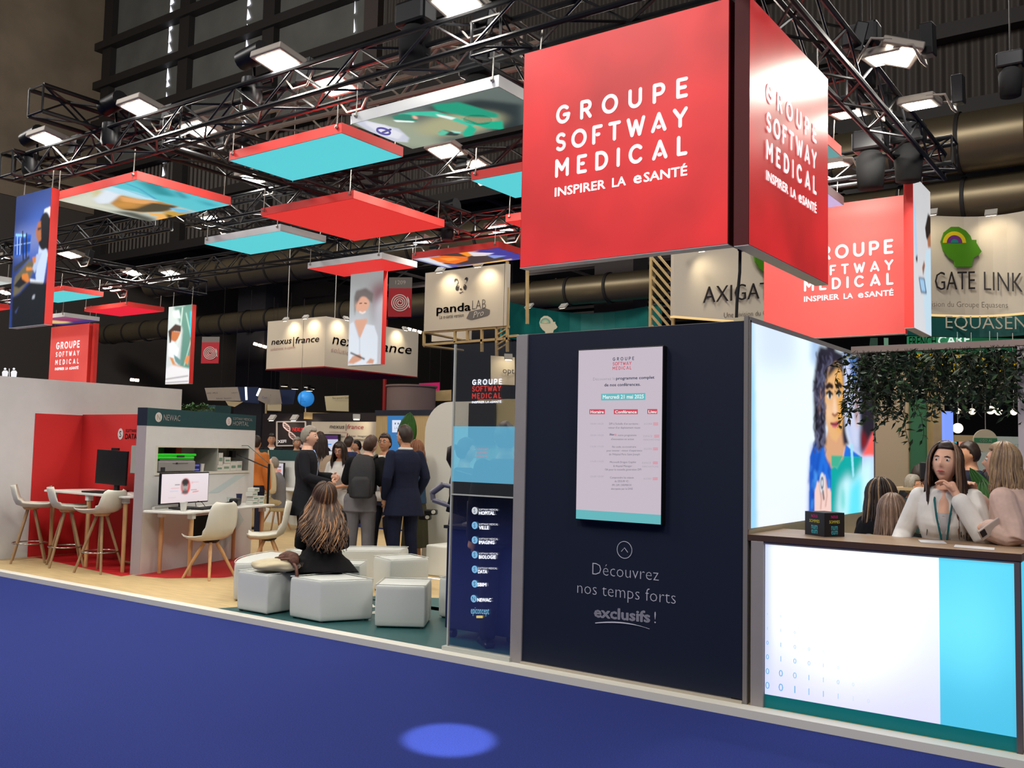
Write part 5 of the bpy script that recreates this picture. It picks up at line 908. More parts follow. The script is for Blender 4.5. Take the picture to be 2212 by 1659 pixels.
q = MB(); ptx(q, 'france', (638, 742), (689, 738), 13.5, shear=sh, bold=.004, Y=YN-.01); ptx(q, 'france', (801, 756), (889, 765), 21, shear=sh, bold=.004, X=XN+.01); q.build('red_lettering', inkr, t, world=True)
q = MB(); ptx(q, 'solutions e-santé', (584, 758), (637, 752), 6.5, shear=sh, Y=YN-.01); ptx(q, 'solutions e-santé', (715, 759), (812, 778), 10, shear=sh, X=XN+.01); q.build('pink_lettering', inkp, t, world=True)
for x in (xl+.2, XN-.2): MB().tube([(x, YN+.5, zt), (x, YN+.5, zt+6)], .012, 5).build('cable', cablem, t, world=True)
for i, (px_, py_, fx) in enumerate(((617, 692, 0), (660, 687, 0), (748, 690, 1), (875, 712, 1))):
    p = at(px_, py_, **({'X': XN+.3} if fx else {'Y': YN-.3})); lamp(p, p+Vector((-.35 if fx else 0, 0 if fx else .35, -.35)), ['lamp over the left face of the nexus sign, left one', 'lamp over the left face of the nexus sign, right one', 'lamp over the right face of the nexus sign, hidden side', 'lamp over the right end of the nexus sign'][i], 14)
# panda sign with timber frame
YP = 15.5; zt = at(917, 593, Y=YP).z+.03; zb = at(917, 716, Y=YP).z; x0 = at(917, 660, Y=YP).x; x1 = at(1094, 640, Y=YP).x
t = thing('hanging_sign', 'ivory sign with a panda face on a pale timber frame', 'sign', (x0+.7, YP, zb))
MB().bb((x0, YP, zb), (x1, YP+.12, zt)).build('panel', ivory, t, world=True)
Yq = YP-.012; cr = lambda x, y: (860+x/6.382, 540+y/6.382)
q = MB(); ptx(q, 'panda', cr(528, 872), cr(1000, 832), 17, bold=.014, Y=Yq); ptx(q, 'LAB', cr(1020, 822), cr(1208, 806), 20, bold=-.02, Y=Yq); ptx(q, 'La e-santé version', cr(570, 950), cr(903, 920), 8, Y=Yq)
for cx, cy, rx, ry, ro in ((797, 425, 30, 36, .6), (938, 408, 30, 36, -.5), (814, 520, 30, 42, -.25), (920, 512, 30, 42, .25), (864, 540, 17, 14, 0)):
    c0 = at(*cr(cx, cy), Y=Yq); k = .0105/6.382*.93*.95; q.quad(*[c0+Vector((k*(rx*math.cos(a)*math.cos(ro)-ry*math.sin(a)*math.sin(ro)), 0, k*(rx*math.cos(a)*math.sin(ro)+ry*math.sin(a)*math.cos(ro)))) for a in np.linspace(0, 2*PI, 21)[:-1]])
q.tube([at(*cr(x, y), Y=Yq) for x, y in ((842, 588), (868, 590), (892, 572))], .006, 4); q.build('black_lettering', ink, t, world=True)
q = MB()
for cx, cy, r in ((826, 498, 8), (910, 492, 8), (806, 446, 24), (926, 432, 22)):
    c0 = at(*cr(cx, cy), Y=Yq-.006); q.quad(*[c0+Vector((.00155*r*math.cos(a), 0, .00155*r*math.sin(a))) for a in np.linspace(0, 2*PI, 17)[:-1]])
q.build('face_gap', ivory, t, world=True)
q = MB(); ppoly(q, [cr(*p) for p in ((940, 942), (985, 850), (1195, 800), (1265, 825), (1255, 885), (1230, 905), (1020, 962), (985, 960))], Y=Yq).build('brush_mark', mat('brush_grey', (112, 108, 104), rough=.6), t, world=True); q = MB(); ptx(q, 'Pro', cr(1035, 938), cr(1180, 900), 13, shear=.2, Y=Yq-.008).build('grey_lettering', mat('ink_pale', (206, 200, 190)), t, world=True)
q = MB()
def bar(mb, a, b, Y, w=.05): A, B = at(*a, Y=Y), at(*b, Y=Y); d = (B-A); u = d.normalized(); R = u.to_track_quat('X', 'Z').to_matrix(); return mb.box((A+B)/2, (d.length, w, w), R=R)
for a, b in (((916, 716), (916, 747)), ((916, 745), (1100, 731)), ((916, 718), (1100, 706)), ((1096, 565), (1096, 760)), ((983, 716), (983, 740)), ((1010, 708), (1010, 736)), ((1041, 706), (1041, 760)), ((1073, 703), (1073, 770)), ((1096, 727), (1120, 725))): bar(q, a, b, YP+.06)
for k in range(5): bar(q, (1074, 712+k*11), (1093, 700+k*11), YP+.06, .03)
A, B, C_ = at(916, 747, Y=YP+.06), at(1000, 757, Y=YP+2.5), at(1000, 735, Y=YP+2.5); q.tube([A, B], .03, 6).tube([at(916, 718, Y=YP+.06), C_], .03, 6); q.build('timber_frame', timber, t, world=True)
MB().bb((at(938, 725, Y=YP+2.5).x, YP+2.4, at(1000, 735, Y=YP+2.5).z), (at(1019, 715, Y=YP+2.5).x, YP+2.5, at(1019, 705, Y=YP+2.5).z)).build('back_panel', ivory, t, world=True)
for i, (px_, py_) in enumerate(((951, 586), (1034, 574))): p = at(px_, py_, Y=YP-.35); lamp(p, p+Vector((0, .35, -.32)), 'lamp above the panda sign, %s one' % ('left', 'right')[i], 15, s=.2)
# teal curved sign with lamps
t = thing('hanging_sign', 'curved teal sign with a pale head emblem behind the navy wall', 'sign', at(1250, 720, D=27)); tealw = mat('teal_sign', (18, 110, 104), rough=.6)
pts = [at(x, 690, D=27+2.2*math.sin(PI*(x-1085)/340)) for x in np.linspace(1085, 1425, 15)]; strip('panel', [(p.x, p.y) for p in pts], at(1250, 740, D=28).z, at(1250, 663, D=28).z, tealw, t)
HEAD = [(0, 0), (-.02, .14), (-.16, .24), (-.3, .42), (-.36, .66), (-.28, .9), (-.1, 1.04), (.1, 1.04), (.28, .94), (.4, .8), (.43, .7), (.55, .7), (.55, .62), (.62, .5), (.68, .4), (.6, .3), (.48, .24), (.44, .12), (.43, 0)]
def head_emblem(parent, O, U, V, h, cols, ext=.04):
    O, U, V = map(Vector, (O, U, V)); N = U.cross(V); MB().prism([(a*h, b*h) for a, b in HEAD], O, U, V, N, ext).build('head_emblem', cols[0], parent, world=True, fix=True)
    for k, (r, m) in enumerate(zip((.3, .2, .1), cols[1:])): MB().quad(*[O+U*((-.02+r*math.cos(a))*h)+V*((.62+r*math.sin(a))*h)+N*(ext+.004*(k+1)) for a in np.linspace(0, PI, 15)]).build('emblem_arc', m, parent, world=True)
palee = mat('pale_emblem', (206, 196, 166), rough=.6); O = at(1178, 722, D=26.6); U = (at(1200, 722, D=26.6)-at(1178, 722, D=26.6)).normalized(); head_emblem(t, O, U, (0, 0, 1), 38*26.6/F, [palee, mat('sage1', (120, 160, 140)), mat('sage2', (170, 190, 150)), palee])
for i, px_ in enumerate((1143, 1217, 1411)): p = at(px_, 663, D=27.4); lamp(p, p+Vector((.1, .5, -.5)), ['lamp on the teal curved sign nearest the panda sign', 'middle lamp on the teal curved sign', 'lamp on the teal curved sign by the slatted timber screen'][i], 22, (1, .95, .85), s=.26)
# slatted timber screen
t = thing('timber_screen', 'tall pale timber frame with diagonal slats left of the ivory lettered sign', 'screen', at(1430, 720, D=20)); q = MB(); Ys = at(1430, 640, D=20).y
for a, b in (((1407, 545), (1405, 722)), ((1454, 540), (1454, 722))): bar(q, a, b, Ys, .06)
for k in range(9): bar(q, (1408, 535+k*21), (1453, 588+k*21), Ys, .045)
q.build('slats', timber, t, world=True)
q = MB(); bar(q, (1139, 565), (1139, 700), Ys, .06); o = q.build('timber_post', timber); tag(o, 'single pale timber post rising left of the navy wall behind it', 'post')
# ivory lettered signs with green heads
t = thing('hanging_sign', 'flat ivory sign with thin black capitals behind the red corner sign', 'sign', at(1570, 690, D=20)); pts = [at(1455, 640, D=19.4), at(1700, 640, D=20.4)]
strip('panel', [(p.x, p.y) for p in pts], at(1570, 692, D=19.9).z, at(1570, 528, D=19.9).z, ivory, t, .12); strip('lit_edge', [(p.x, p.y) for p in pts], at(1570, 695, D=19.9).z, at(1570, 692, D=19.9).z, glow('warm_edge', (244, 206, 140), .9), t, .13)
D1 = lambda x: 19.4+(x-1455)/245
q = MB(); ptd(q, 'AXIGATE', (1519, 655), D1(1519)-.08, (1682, 642), D1(1682)-.08, 36, bold=-.012, ext=.012); q.build('lettering', ink, t, world=True)
q = MB(); ptd(q, 'Une division du Groupe Equasens', (1564, 686), D1(1564)-.06, (1735, 676), D1(1735)-.06, 11, bold=-.008).build('small_lettering', mat('ink_brown', (100, 88, 78)), t, world=True)
gh = [mat('leaf_green_sign', (70, 130, 14), rough=.5), mat('sun_yellow', (206, 184, 24), rough=.5), mat('violet_sign', (100, 40, 120), rough=.5), mat('teal_sign_dot', (30, 120, 120), rough=.5)]
U = (at(1700, 640, D=20.4)-at(1455, 640, D=19.4)).normalized(); head_emblem(t, at(1652, 602, D=20.1), U, (0, 0, 1), 88*20/F, gh)
p = at(1517, 541, D=19.2); lamp(p, p+Vector((0, .35, -.3)), 'lamp above the flat ivory sign, peeping under the red sign', 16)
t = thing('hanging_sign', 'curved ivory sign with green head emblem at the right edge', 'sign', at(2110, 690, D=20)); xs_ = np.linspace(1960, 2300, 12); DD = lambda x: 20.6-1.6*((x-2080)/220)**2*(1 if x > 2080 else .3)
pts = [at(x, 600, D=DD(x)) for x in xs_]; P2 = [(p.x, p.y) for p in pts]; strip('panel', P2, at(2110, 682, D=20.6).z, at(2090, 466, D=20.6).z, ivory, t, .12); strip('lit_edge', P2, at(2110, 686, D=20.6).z, at(2110, 682, D=20.6).z, MATS['warm_edge'], t, .14)
q = MB(); ptd(q, 'GATE', (2020, 627), DD(2020)-.1, (2106, 625), DD(2106)-.1, 40, bold=-.012, ext=.012); ptd(q, 'LINK', (2126, 627), DD(2126)-.1, (2209, 631), DD(2209)-.12, 41, bold=-.012, ext=.012); q.build('lettering', ink, t, world=True)
q = MB(); ptd(q, 'division du Groupe Equasens', (1995, 662), DD(1995)-.08, (2177, 665), DD(2177)-.1, 12, bold=-.008).build('small_lettering', MATS['ink_brown'], t, world=True)
U = (at(2110, 575, D=20.5)-at(2062, 575, D=20.5)).normalized(); head_emblem(t, at(2062, 577, D=20.5), U, (0, 0, 1), 84*20.5/F, gh)
for i, (px_, py_) in enumerate(((2012, 461), (2141, 462))): p = at(px_, py_, D=20.0); lamp(p, p+Vector((0, .4, -.33)), 'lamp above the curved ivory sign, %s one' % ('left', 'right')[i], 18, s=.24)
t = thing('hanging_sign', 'dark teal band with pale capitals below the curved ivory sign', 'sign', at(2110, 730, D=21)); tb_ = mat('deep_teal', (16, 84, 80), rough=.6)
strip('panel', P2, at(2110, 730, D=20.6).z, at(2110, 687, D=20.6).z, tb_, t, .1); q = MB(); ptd(q, 'EQUASENS', (2043, 709), DD(2043)-.08, (2240, 712), DD(2240)-.1, 27, bold=-.008, ext=.01).build('lettering', mat('stone_letter', (186, 176, 154)), t, world=True)
t = thing('hanging_sign', 'green sign with black and white capitals just above the leafy beam', 'sign', at(2050, 750, D=23)); p0, p1 = at(1962, 745, D=23), at(2330, 738, D=23)
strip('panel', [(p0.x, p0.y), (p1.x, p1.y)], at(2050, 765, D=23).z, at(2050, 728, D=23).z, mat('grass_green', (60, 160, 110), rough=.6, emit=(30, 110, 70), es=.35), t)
q = MB(); ptd(q, 'FRENCH', (1964, 749), 22.9, (2022, 747), 22.9, 21, bold=.004).build('black_lettering', ink, t, world=True); q = MB(); ptd(q, 'CARE', (2026, 746), 22.9, (2095, 742), 22.9, 19, bold=.02).build('white_lettering', glow('cool_white', (220, 236, 226), .8), t, world=True)
t = thing('hanging_banner', 'green and white leaf patterned banner strips above the end of the lightbox wall', 'banner', at(1893, 745, D=23), 0); p0, p1 = at(1876, 745, D=23), at(1920, 745, D=23); q = MB(); ppoly(q, [(1877, 756), (1896, 756), (1896, 730), (1880, 730)], D=23).build('dark_strip', mat('moss', (60, 90, 76), rough=.7), t, world=True); q = MB(); ppoly(q, [(1910, 756), (1919, 756), (1919, 730), (1909, 730)], D=23).build('pale_strip', mat('mint', (150, 206, 176), rough=.7), t, world=True)
# hose signs on the pillars
redsign = mat('fire_red', (170, 26, 40), rough=.6); grs = mat('sign_grey', (110, 104, 98), rough=.6)
def hose(px0, px1, py0, pym, py1, D, lab, num=None):
    A, B = at(px0, py1, D=D), at(px1, py1, D=D); U = B-A; t = thing('hose_reel_sign', lab, 'sign', A, 0, 'fire hose signs'); z1, zm = at(px0, pym, D=D).z, at(px0, py0, D=D).z
    N = U.normalized().cross(Vector((0, 0, 1))); MB().prism([(0, 0), (1, 0), (1, 1), (0, 1)], A, U, (0, 0, z1-A.z), -N, .05).build('red_plate', redsign, t, world=True, fix=True); MB().prism([(0, 0), (1, 0), (1, 1), (0, 1)], (A.x, A.y, z1), U, (0, 0, zm-z1), -N, .05).build('grey_plate', grs, t, world=True, fix=True)
    c = (A+B)/2+Vector((0, 0, (z1-A.z)*.5))+N*.02; R = U.length*.4; u = U.normalized(); V = Vector((0, 0, 1))
    MB().tube([c+(u*math.cos(a)+V*math.sin(a))*R*(.12+.88*a/(8.2*PI)) for a in np.linspace(0, 8.2*PI, 110)]+[c+u*R*1.05-V*R*.6], R*.055, 5).build('hose_spiral', glow('hose_white', (196, 180, 170), .55), t, world=True)
    if num: letters(MB(), num, (A.x, A.y, z1), u, (0, 0, 1), (zm-z1)*.36, x=U.length/2, z=(zm-z1)*.36, al='c').build('number', MATS['hose_white'], t, world=True)
hose(838, 888, 598, 622, 684, 22, 'red hose reel sign numbered 1209 right of the writing woman banner', '1209'); hose(434, 472, 727, 739, 785, 30, 'distant red hose reel sign right of the nurse banner')
# small lamps of the far hall
def tubes(px_, py_, n, D, lab, dx=11, dy=2):
    t = thing('strip_lamp', lab, 'lamp', at(px_, py_, D=D), 0, 'strip lamps of the far hall')
    for k in range(n): MB().tube([at(px_+k*dx, py_+k*dy, D=D), at(px_+k*dx+dx*.75, py_+k*dy+dy*.75, D=D)], .07, 8).build('tube', glow('tube_lamp', (255, 226, 196), 4.), t, world=True)
for a in ((341, 715, 3, 44, 'strip lamps left of the nurse banner', 9, 2), (548, 742, 3, 44, 'strip lamps left of the nexus sign', 10, 3), (514, 701, 1, 44, 'single strip lamp above the nexus sign left end', 24, 4), (1165, 629, 4, 44, 'strip lamps under the red sign', 11, 3), (282, 820, 2, 44, 'low strip lamps behind the white partition wall', 10, 1), (880, 710, 3, 44, 'strip lamps right of the nexus sign', 11, 3), (900, 655, 2, 44, 'strip lamps beside the panda sign', 9, 2)): tubes(*a)
# dark roof members of the far hall
q = MB()
for k in range(9): q.tube([(-40, 29+k*3.4, 10.9-k*.08), (14, 29+k*3.4, 10.9-k*.08)], .09, 5).tube([(-40, 29+k*3.4, 9.9-k*.08), (14, 29+k*3.4, 9.9-k*.08)], .06, 5)
for k in range(13): q.tube([(-38+k*4.2, 26, 11), (-38+k*4.2, 60, 10.6)], .08, 5)
for k in range(40): q.tube([(-38+(k % 13)*4.2, 29+(k//13)*6.8, 9.9), (-36+(k % 13)*4.2, 29+(k//13)*6.8, 10.9)], .04, 4)
o = q.build('roof_beam', mat('roof_steel', (92, 84, 82), rough=.7)); o['kind'] = 'structure'
# stands behind the group of people
t = thing('trade_booth', 'black booth wall with a framed helix poster', 'booth', at(620, 1000, D=24)); bk = mat('booth_black', (36, 30, 34), rough=.6); Dn = 24; YB2 = at(620, 940, D=Dn).y
MB().bb((at(566, 940, Y=YB2).x, YB2, PZ), (at(812, 940, Y=YB2).x, YB2+.15, at(600, 893, Y=YB2).z)).build('wall', bk, t, world=True)
fr = glow('frame_white', (200, 184, 170), .55); q = MB(); F4 = [(598, 963), (660, 962), (660, 911), (598, 911)]
for a, b in zip(F4, F4[1:]+F4[:1]): A, B = at(*a, Y=YB2-.03), at(*b, Y=YB2-.03); q.tube([A, B], .02, 4)
q.build('poster_frame', fr, t, world=True)
q = MB(); ptx(q, 'NEXUS', (632, 931), (655, 932.5), 8, bold=.01, Y=YB2-.02).build('red_lettering', glow('neon_red', (226, 54, 50), .9), t, world=True)
q = MB(); ptx(q, 'XEFI', (600, 957), (618, 956), 6, bold=.02, Y=YB2-.02).build('white_lettering', glow('neon_white', (224, 214, 210), .8), t, world=True)
hx = [(613+i*2.1+6*math.sin(i*.52), 912+i*3.4-(max(0, i-12)**2)*.22) for i in range(22)]; hy = [(613+i*2.1-6*math.sin(i*.52), 912+i*3.4-(max(0, i-12)**2)*.22) for i in range(22)]
q = MB().tube([at(*p, Y=YB2-.02) for p in hx], .018, 4).tube([at(*p, Y=YB2-.02) for p in hy], .018, 4)
for a, b in zip(hx, hy): q.tube([at(*a, Y=YB2-.02), at(*b, Y=YB2-.02)], .009, 4)
q.build('helix_print', mat('helix_ink', (196, 170, 170), emit=(150, 120, 120), es=.4), t, world=True)
for i, px_ in enumerate((588, 636)): p = at(px_, 905, Y=YB2-.5); lamp(p, p+Vector((.05, .5, -.35)), 'lamp on the black helix booth, %s one' % ('left', 'right')[i], 12, s=.22)
t = thing('trade_booth', 'ivory exhibition wall with red and black lettering and slogans behind the group', 'booth', at(740, 1000, D=22)); YI = at(740, 940, D=22.5).y; x0, x1 = at(672, 940, Y=YI).x, at(812, 940, Y=YI).x
MB().bb((x0, YI, PZ), (x1, YI+.1, at(740, 911, Y=YI).z)).build('wall', ivory, t, world=True)
q = MB(); ptx(q, 'nexus', (712, 925), (744, 926), 9, shear=sh, Y=YI-.02); ptx(q, '|', (747, 927), (748, 927), 11, Y=YI-.02); ptx(q, 'Hébergement HDS', (754, 952), (802, 953), 6.5, Y=YI-.02); ptx(q, 'Dossier Patient', (756, 972), (806, 973), 7, Y=YI-.02); ptx(q, 'E-Lac  Imagerie', (754, 943), (796, 944), 3.6, Y=YI-.02); ptx(q, 'HOPEN 2', (755, 958.5), (774, 959), 4.5, Y=YI-.02); ptx(q, 'tion', (737, 945), (745, 945), 5, Y=YI-.02); q.build('black_lettering', ink, t, world=True)
q = MB(); ptx(q, 'france', (750, 926), (785, 927), 9.4, shear=sh, Y=YI-.02); bar(q, (737, 963), (808, 965), YI-.02, .012); bar(q, (746, 958), (751, 936), YI-.02, .015); q.build('red_lettering', inkr, t, world=True); q = MB(); ptx(q, 'solutions e-santé', (711, 934), (750, 935), 4, shear=sh, Y=YI-.02).build('pink_lettering', inkp, t, world=True)
lamp(at(770, 903, Y=YI-.6), at(760, 930, Y=YI), 'lamp hidden above the ivory exhibition wall', 16)
t = thing('wall_screen', 'screen with a purple header on the ivory exhibition wall', 'screen', at(710, 975, D=22)); Yw2 = YI-.08; MB().bb((at(688, 975, Y=Yw2).x, Yw2, at(688, 975, Y=Yw2).z), (at(731, 975, Y=Yw2).x, Yw2+.06, at(731, 938, Y=Yw2).z)).build('casing', plk, t, world=True)
q = MB(); ppoly(q, [(690, 974), (730, 974), (730, 949), (690, 949)], Y=Yw2-.004).build('display', glow('display_lilac', (184, 186, 206), 1.), t, world=True); q = MB(); ppoly(q, [(690, 949), (730, 949), (730, 940), (690, 940)], Y=Yw2-.004).build('purple_header', glow('display_purple', (70, 40, 90), 1.), t, world=True); q = MB(); ppoly(q, [(695, 961), (716, 961), (716, 958.5), (695, 958.5)], Y=Yw2-.006).build('blue_line', glow('display_blue', (70, 140, 206), 1.), t, world=True)
# wooden booth with blue panel and giant leaf
t = thing('trade_booth', 'wood clad booth wall with navy cap and blue lit panel behind the suited men', 'booth', at(860, 1100, D=18)); YV = at(860, 960, D=18).y; MB().bb((at(811, 960, Y=YV).x, YV, PZ), (at(960, 960, Y=YV).x, YV+.15, at(860, 897, Y=YV).z)).build('wall', mat('blond_wood', (186, 162, 118), rough=.6, noise=.08, nscale=3, stretch=(12, 12, 1)), t, world=True)
MB().bb((at(811, 960, Y=YV).x-.02, YV-.02, at(860, 897, Y=YV).z), (at(960, 960, Y=YV).x, YV+.17, at(860, 886, Y=YV).z)).build('navy_cap', nav, t, world=True)
q = MB(); ppoly(q, [(837, 975), (880, 975), (880, 898), (837, 898)], Y=YV-.012).build('blue_panel', glow('blue_lit', (52, 112, 170), .9), t, world=True); q = MB(); ppoly(q, [(847, 934), (866, 934), (866, 907.5), (847, 907.5)], Y=YV-.02).build('app_tile', glow('tile_white', (206, 216, 236), .9), t, world=True)
q = MB(); ptx(q, 'LAB', (852, 927), (863, 927), 5, bold=-.02, Y=YV-.03)
for dx, dy in ((-4, 0), (4, 0)):
    c0 = at(857+dx*.8, 915, Y=YV-.03); q.quad(*[c0+Vector((.014*math.cos(a), 0, .02*math.sin(a))) for a in np.linspace(0, 2*PI, 13)[:-1]])
q.build('tile_mark', mat('tile_ink', (70, 90, 130)), t, world=True)
leafg = mat('banana_leaf', (36, 84, 26), rough=.5, noise=.2, nscale=3)
def bigleaf(name, base, tip, w, lab, m=leafg, face=None, cat='plant'):
    base, tip = Vector(base), Vector(tip); d = tip-base; L = d.length; u = d/L; n = Vector((CP.x-base.x, CP.y-base.y, 0)).normalized(); s = u.cross(n).normalized(); n = s.cross(u); q = MB(); rows = []
    for i in range(15):
        f = i/14; ww = w*math.sin(PI*min(1, f*.94+.06))**.6*(1-f*.25); c = base+u*(L*f)+n*(.10*L*math.sin(PI*f)*.5); rows.append([c+s*(ww*k/4)-n*(.12*ww*(k/4)**2*(1 if k else 0))*1.0+n*.02*abs(k % 2) for k in range(-4, 5)])
    q.loft(rows, cap=False, closed=False); t = thing(name, lab, cat, base); o = q.build('leaf_blade', m, t, world=True, smooth=True); md = o.modifiers.new('t', 'SOLIDIFY'); md.thickness = .004; MB().tube([base-u*L*.3, base, base+u*L*.5+n*.055*L, tip], [.014, .012, .008, .003], 6).build('leaf_stalk', mat('leaf_rib', (110, 150, 70)), t, world=True); return t
bigleaf('banana_plant', at(874, 968, D=17.2), at(886, 890, D=17.2), .2, 'single large banana leaf standing by the wood clad booth')
# hanging signs and things far behind the green headed wall
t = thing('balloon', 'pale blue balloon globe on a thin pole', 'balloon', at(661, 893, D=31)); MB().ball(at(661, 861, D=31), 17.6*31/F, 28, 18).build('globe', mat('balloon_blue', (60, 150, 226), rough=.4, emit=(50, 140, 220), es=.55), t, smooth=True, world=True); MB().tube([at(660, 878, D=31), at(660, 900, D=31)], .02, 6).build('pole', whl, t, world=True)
q = MB(); ptd(q, 'the', (650, 861), 30.7, (655, 861), 30.7, 2.5); ptd(q, 'new', (650, 864.5), 30.7, (656, 864.5), 30.7, 2.5); ptd(q, 'patients', (650, 868), 30.7, (660, 868), 30.7, 2.5).build('lettering', mat('balloon_ink', (20, 80, 160)), t, world=True)
def placard(pts, D, m, lab, txt=(), name='hanging_sign', dd=0):
    P = [at(*p, D=D+dd*(i in (1, 2))) for i, p in enumerate(pts)]; t = thing(name, lab, 'sign', (P[0]+P[1])/2); q = MB(); n = (P[1]-P[0]).cross(P[-1]-P[0]).normalized()*-.06; k = len(P)
    q.add(P+[p+n for p in P], [tuple(range(k))[::-1], tuple(range(k, 2*k))]+[(i, (i+1) % k, k+(i+1) % k, k+i) for i in range(k)]).build('panel', m, t, world=True, fix=True); q = MB(); top = (P[-1]+P[2])/2; MB().tube([top, top+Vector((0, 0, 3))], .004, 4).build('cable', steel, t, world=True)
    for (s, a, b, c, mm) in txt: q = MB(); ptd(q, s, a, D-.08, b, D-.08, c).build('lettering', mm, t, world=True)
    return t
greyish = mat('sign_warm_grey', (150, 138, 124), rough=.6); inkb = mat('ink_blue', (50, 74, 130), rough=.6)
placard([(449, 865), (520, 866), (513, 836), (442, 838)], 28, greyish, 'tilted grey logo sign hanging far behind, leftmost of the row', [('APSID  MPLUS', (447, 851), (470, 850), 3, ink), ('Softway  Equasens', (467, 862), (500, 861), 2.6, ink), ('relyens', (500, 850), (513, 849), 2.6, ink)])
placard([(493, 876), (507, 879), (525, 868), (500, 867), (487, 866)], 28, mat('beige_facet', (176, 156, 120), rough=.6), 'beige faceted underside hanging below the leftmost grey logo sign')
placard([(557, 864), (577, 874), (609, 872), (604, 842), (560, 838)], 28.5, greyish, 'grey rounded sign behind the timber pole sign', [('Com', (566, 861), (577, 861), 5, inkb)])
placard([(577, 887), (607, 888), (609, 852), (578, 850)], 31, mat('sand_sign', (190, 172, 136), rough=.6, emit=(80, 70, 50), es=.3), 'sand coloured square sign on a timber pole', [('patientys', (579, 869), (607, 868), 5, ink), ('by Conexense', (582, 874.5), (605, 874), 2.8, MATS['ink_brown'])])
o = MB().tube([at(574.5, 905, D=31), at(575, 850, D=31)], .035, 6).build('timber_pole', timber); tag(o, 'timber pole carrying the sand coloured square sign', 'pole')
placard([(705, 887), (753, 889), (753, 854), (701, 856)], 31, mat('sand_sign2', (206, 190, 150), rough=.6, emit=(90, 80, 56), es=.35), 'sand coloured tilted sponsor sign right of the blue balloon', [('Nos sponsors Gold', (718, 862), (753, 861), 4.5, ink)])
navyw = mat('far_navy', (26, 40, 74), rough=.7); placard([(520, 868), (560, 872), (558, 836), (513, 836)], 29, navyw, 'navy hanging panel between the grey signs'); placard([(607, 874), (634, 873), (640, 842), (604, 842)], 29, navyw, 'navy hanging panel left of the blue balloon')
for i, (a, b) in enumerate((((531, 836), (532.5, 864)), ((562, 839), (555, 855)))): o = MB().tube([at(*a, D=27.8), at(*b, D=27.8)], .03, 6).build('tube_lamp', glow('cool_tube', (226, 236, 255), 2.2)); tag(o, ('upright white tube lamp on the navy hanging panel', 'short slanted tube lamp at the edge of the grey rounded sign')[i], 'lamp')
t = thing('timber_crate', 'long pale timber crate lying on top of the black booth', 'crate', at(700, 905, D=23.5)); A, B = at(656, 905, D=23.5), at(742, 908, D=23.5); MB().prism([(0, 0), (1, 0), (1, 1), (0, 1)], A, B-A, (0, 0, .17), (0, 1, 0), .5).build('boards', timber, t, world=True, fix=True)
placard([(610, 904), (648, 906), (652, 896), (645, 896)], 24.2, mat('awning_beige', (206, 186, 140), rough=.6), 'small beige and blue awning tip over the black booth')
for i, px_ in enumerate((614, 664, 672, 668, 637)): 
    p = at(px_, (834, 836, 840, 844, 840)[i], D=26.5); t = thing('downlight', ['yellow downlight above the sand square sign', 'white downlight left above the balloon', 'white downlight right above the balloon', 'lowest white downlight above the balloon', 'dim downlight left of the balloon'][i], 'lamp', p, 0, 'downlights above the balloon'); MB().lathe([(.1, -.01), (.11, .04), (.05, .06)], n=14).build('shade', plk, t); MB().lathe([(.0, -.012), (.095, -.011)], n=14).build('bulb', glow('downlight_glow', (255, 240, 206), 3.), t)
t = thing('wall_cabinet', 'dark green planter box with trailing plants behind the green headed wall', 'planter', at(460, 890, D=15)); MB().bb((at(400, 890, D=15).x, at(440, 890, D=15).y, at(440, 905, D=15).z), (at(488, 890, D=15).x, at(440, 890, D=15).y+.3, at(470, 876, D=15).z)).build('box', gband, t, world=True)
rl = random.Random(5); q = MB()
for k in range(260):
    c = at(rl.uniform(394, 452), rl.uniform(876, 887), D=14.7)+Vector((0, rl.uniform(-.1, .1), 0)); R = Matrix.Rotation(rl.uniform(0, 6), 3, 'Z') @ Matrix.Rotation(rl.uniform(-1, 1), 3, 'X'); q.quad(*[c+R @ Vector(v) for v in ((0, 0, 0), (.02, .03, .005), (0, .075, 0), (-.02, .03, .005))])
q.build('foliage', mat('planter_leaf', (60, 96, 54), rough=.6, noise=.4, nscale=40), t, world=True)
# round grey hood and pink sign far behind
o = MB().lathe([(.62, -.5), (.62, .3), (.66, .32), (.66, .36)], at(888, 864, D=24), 28).build('round_hood', mat('hood_mauve', (132, 112, 106), rough=.6), smooth='auto'); tag(o, 'large mauve grey drum shaped sign behind the wood clad booth', 'sign')
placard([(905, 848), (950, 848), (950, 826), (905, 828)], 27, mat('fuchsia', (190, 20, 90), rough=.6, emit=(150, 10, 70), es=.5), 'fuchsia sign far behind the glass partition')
placard([(925, 866), (975, 866), (975, 842), (925, 845)], 24.5, timber, 'timber panel behind the rounded white partition', name='timber_hoarding')
placard([(1060, 830), (1112, 832), (1112, 772), (1060, 768)], 19, ivory, 'ivory sign seen through the glass, half covered by the grey post', [('optim', (1086, 806), (1128, 809), 13, ink)]); lamp(at(1098, 774, D=18.6), at(1090, 800, D=19), 'lamp above the ivory sign behind the glass', 10)
o = MB().tube([at(834, 690, D=31), at(830, 890, D=31)], .065, 8).build('red_pipe', mat('pipe_red', (170, 40, 36), rough=.5)); tag(o, 'thin red upright pipe under the hose reel sign', 'pipe')
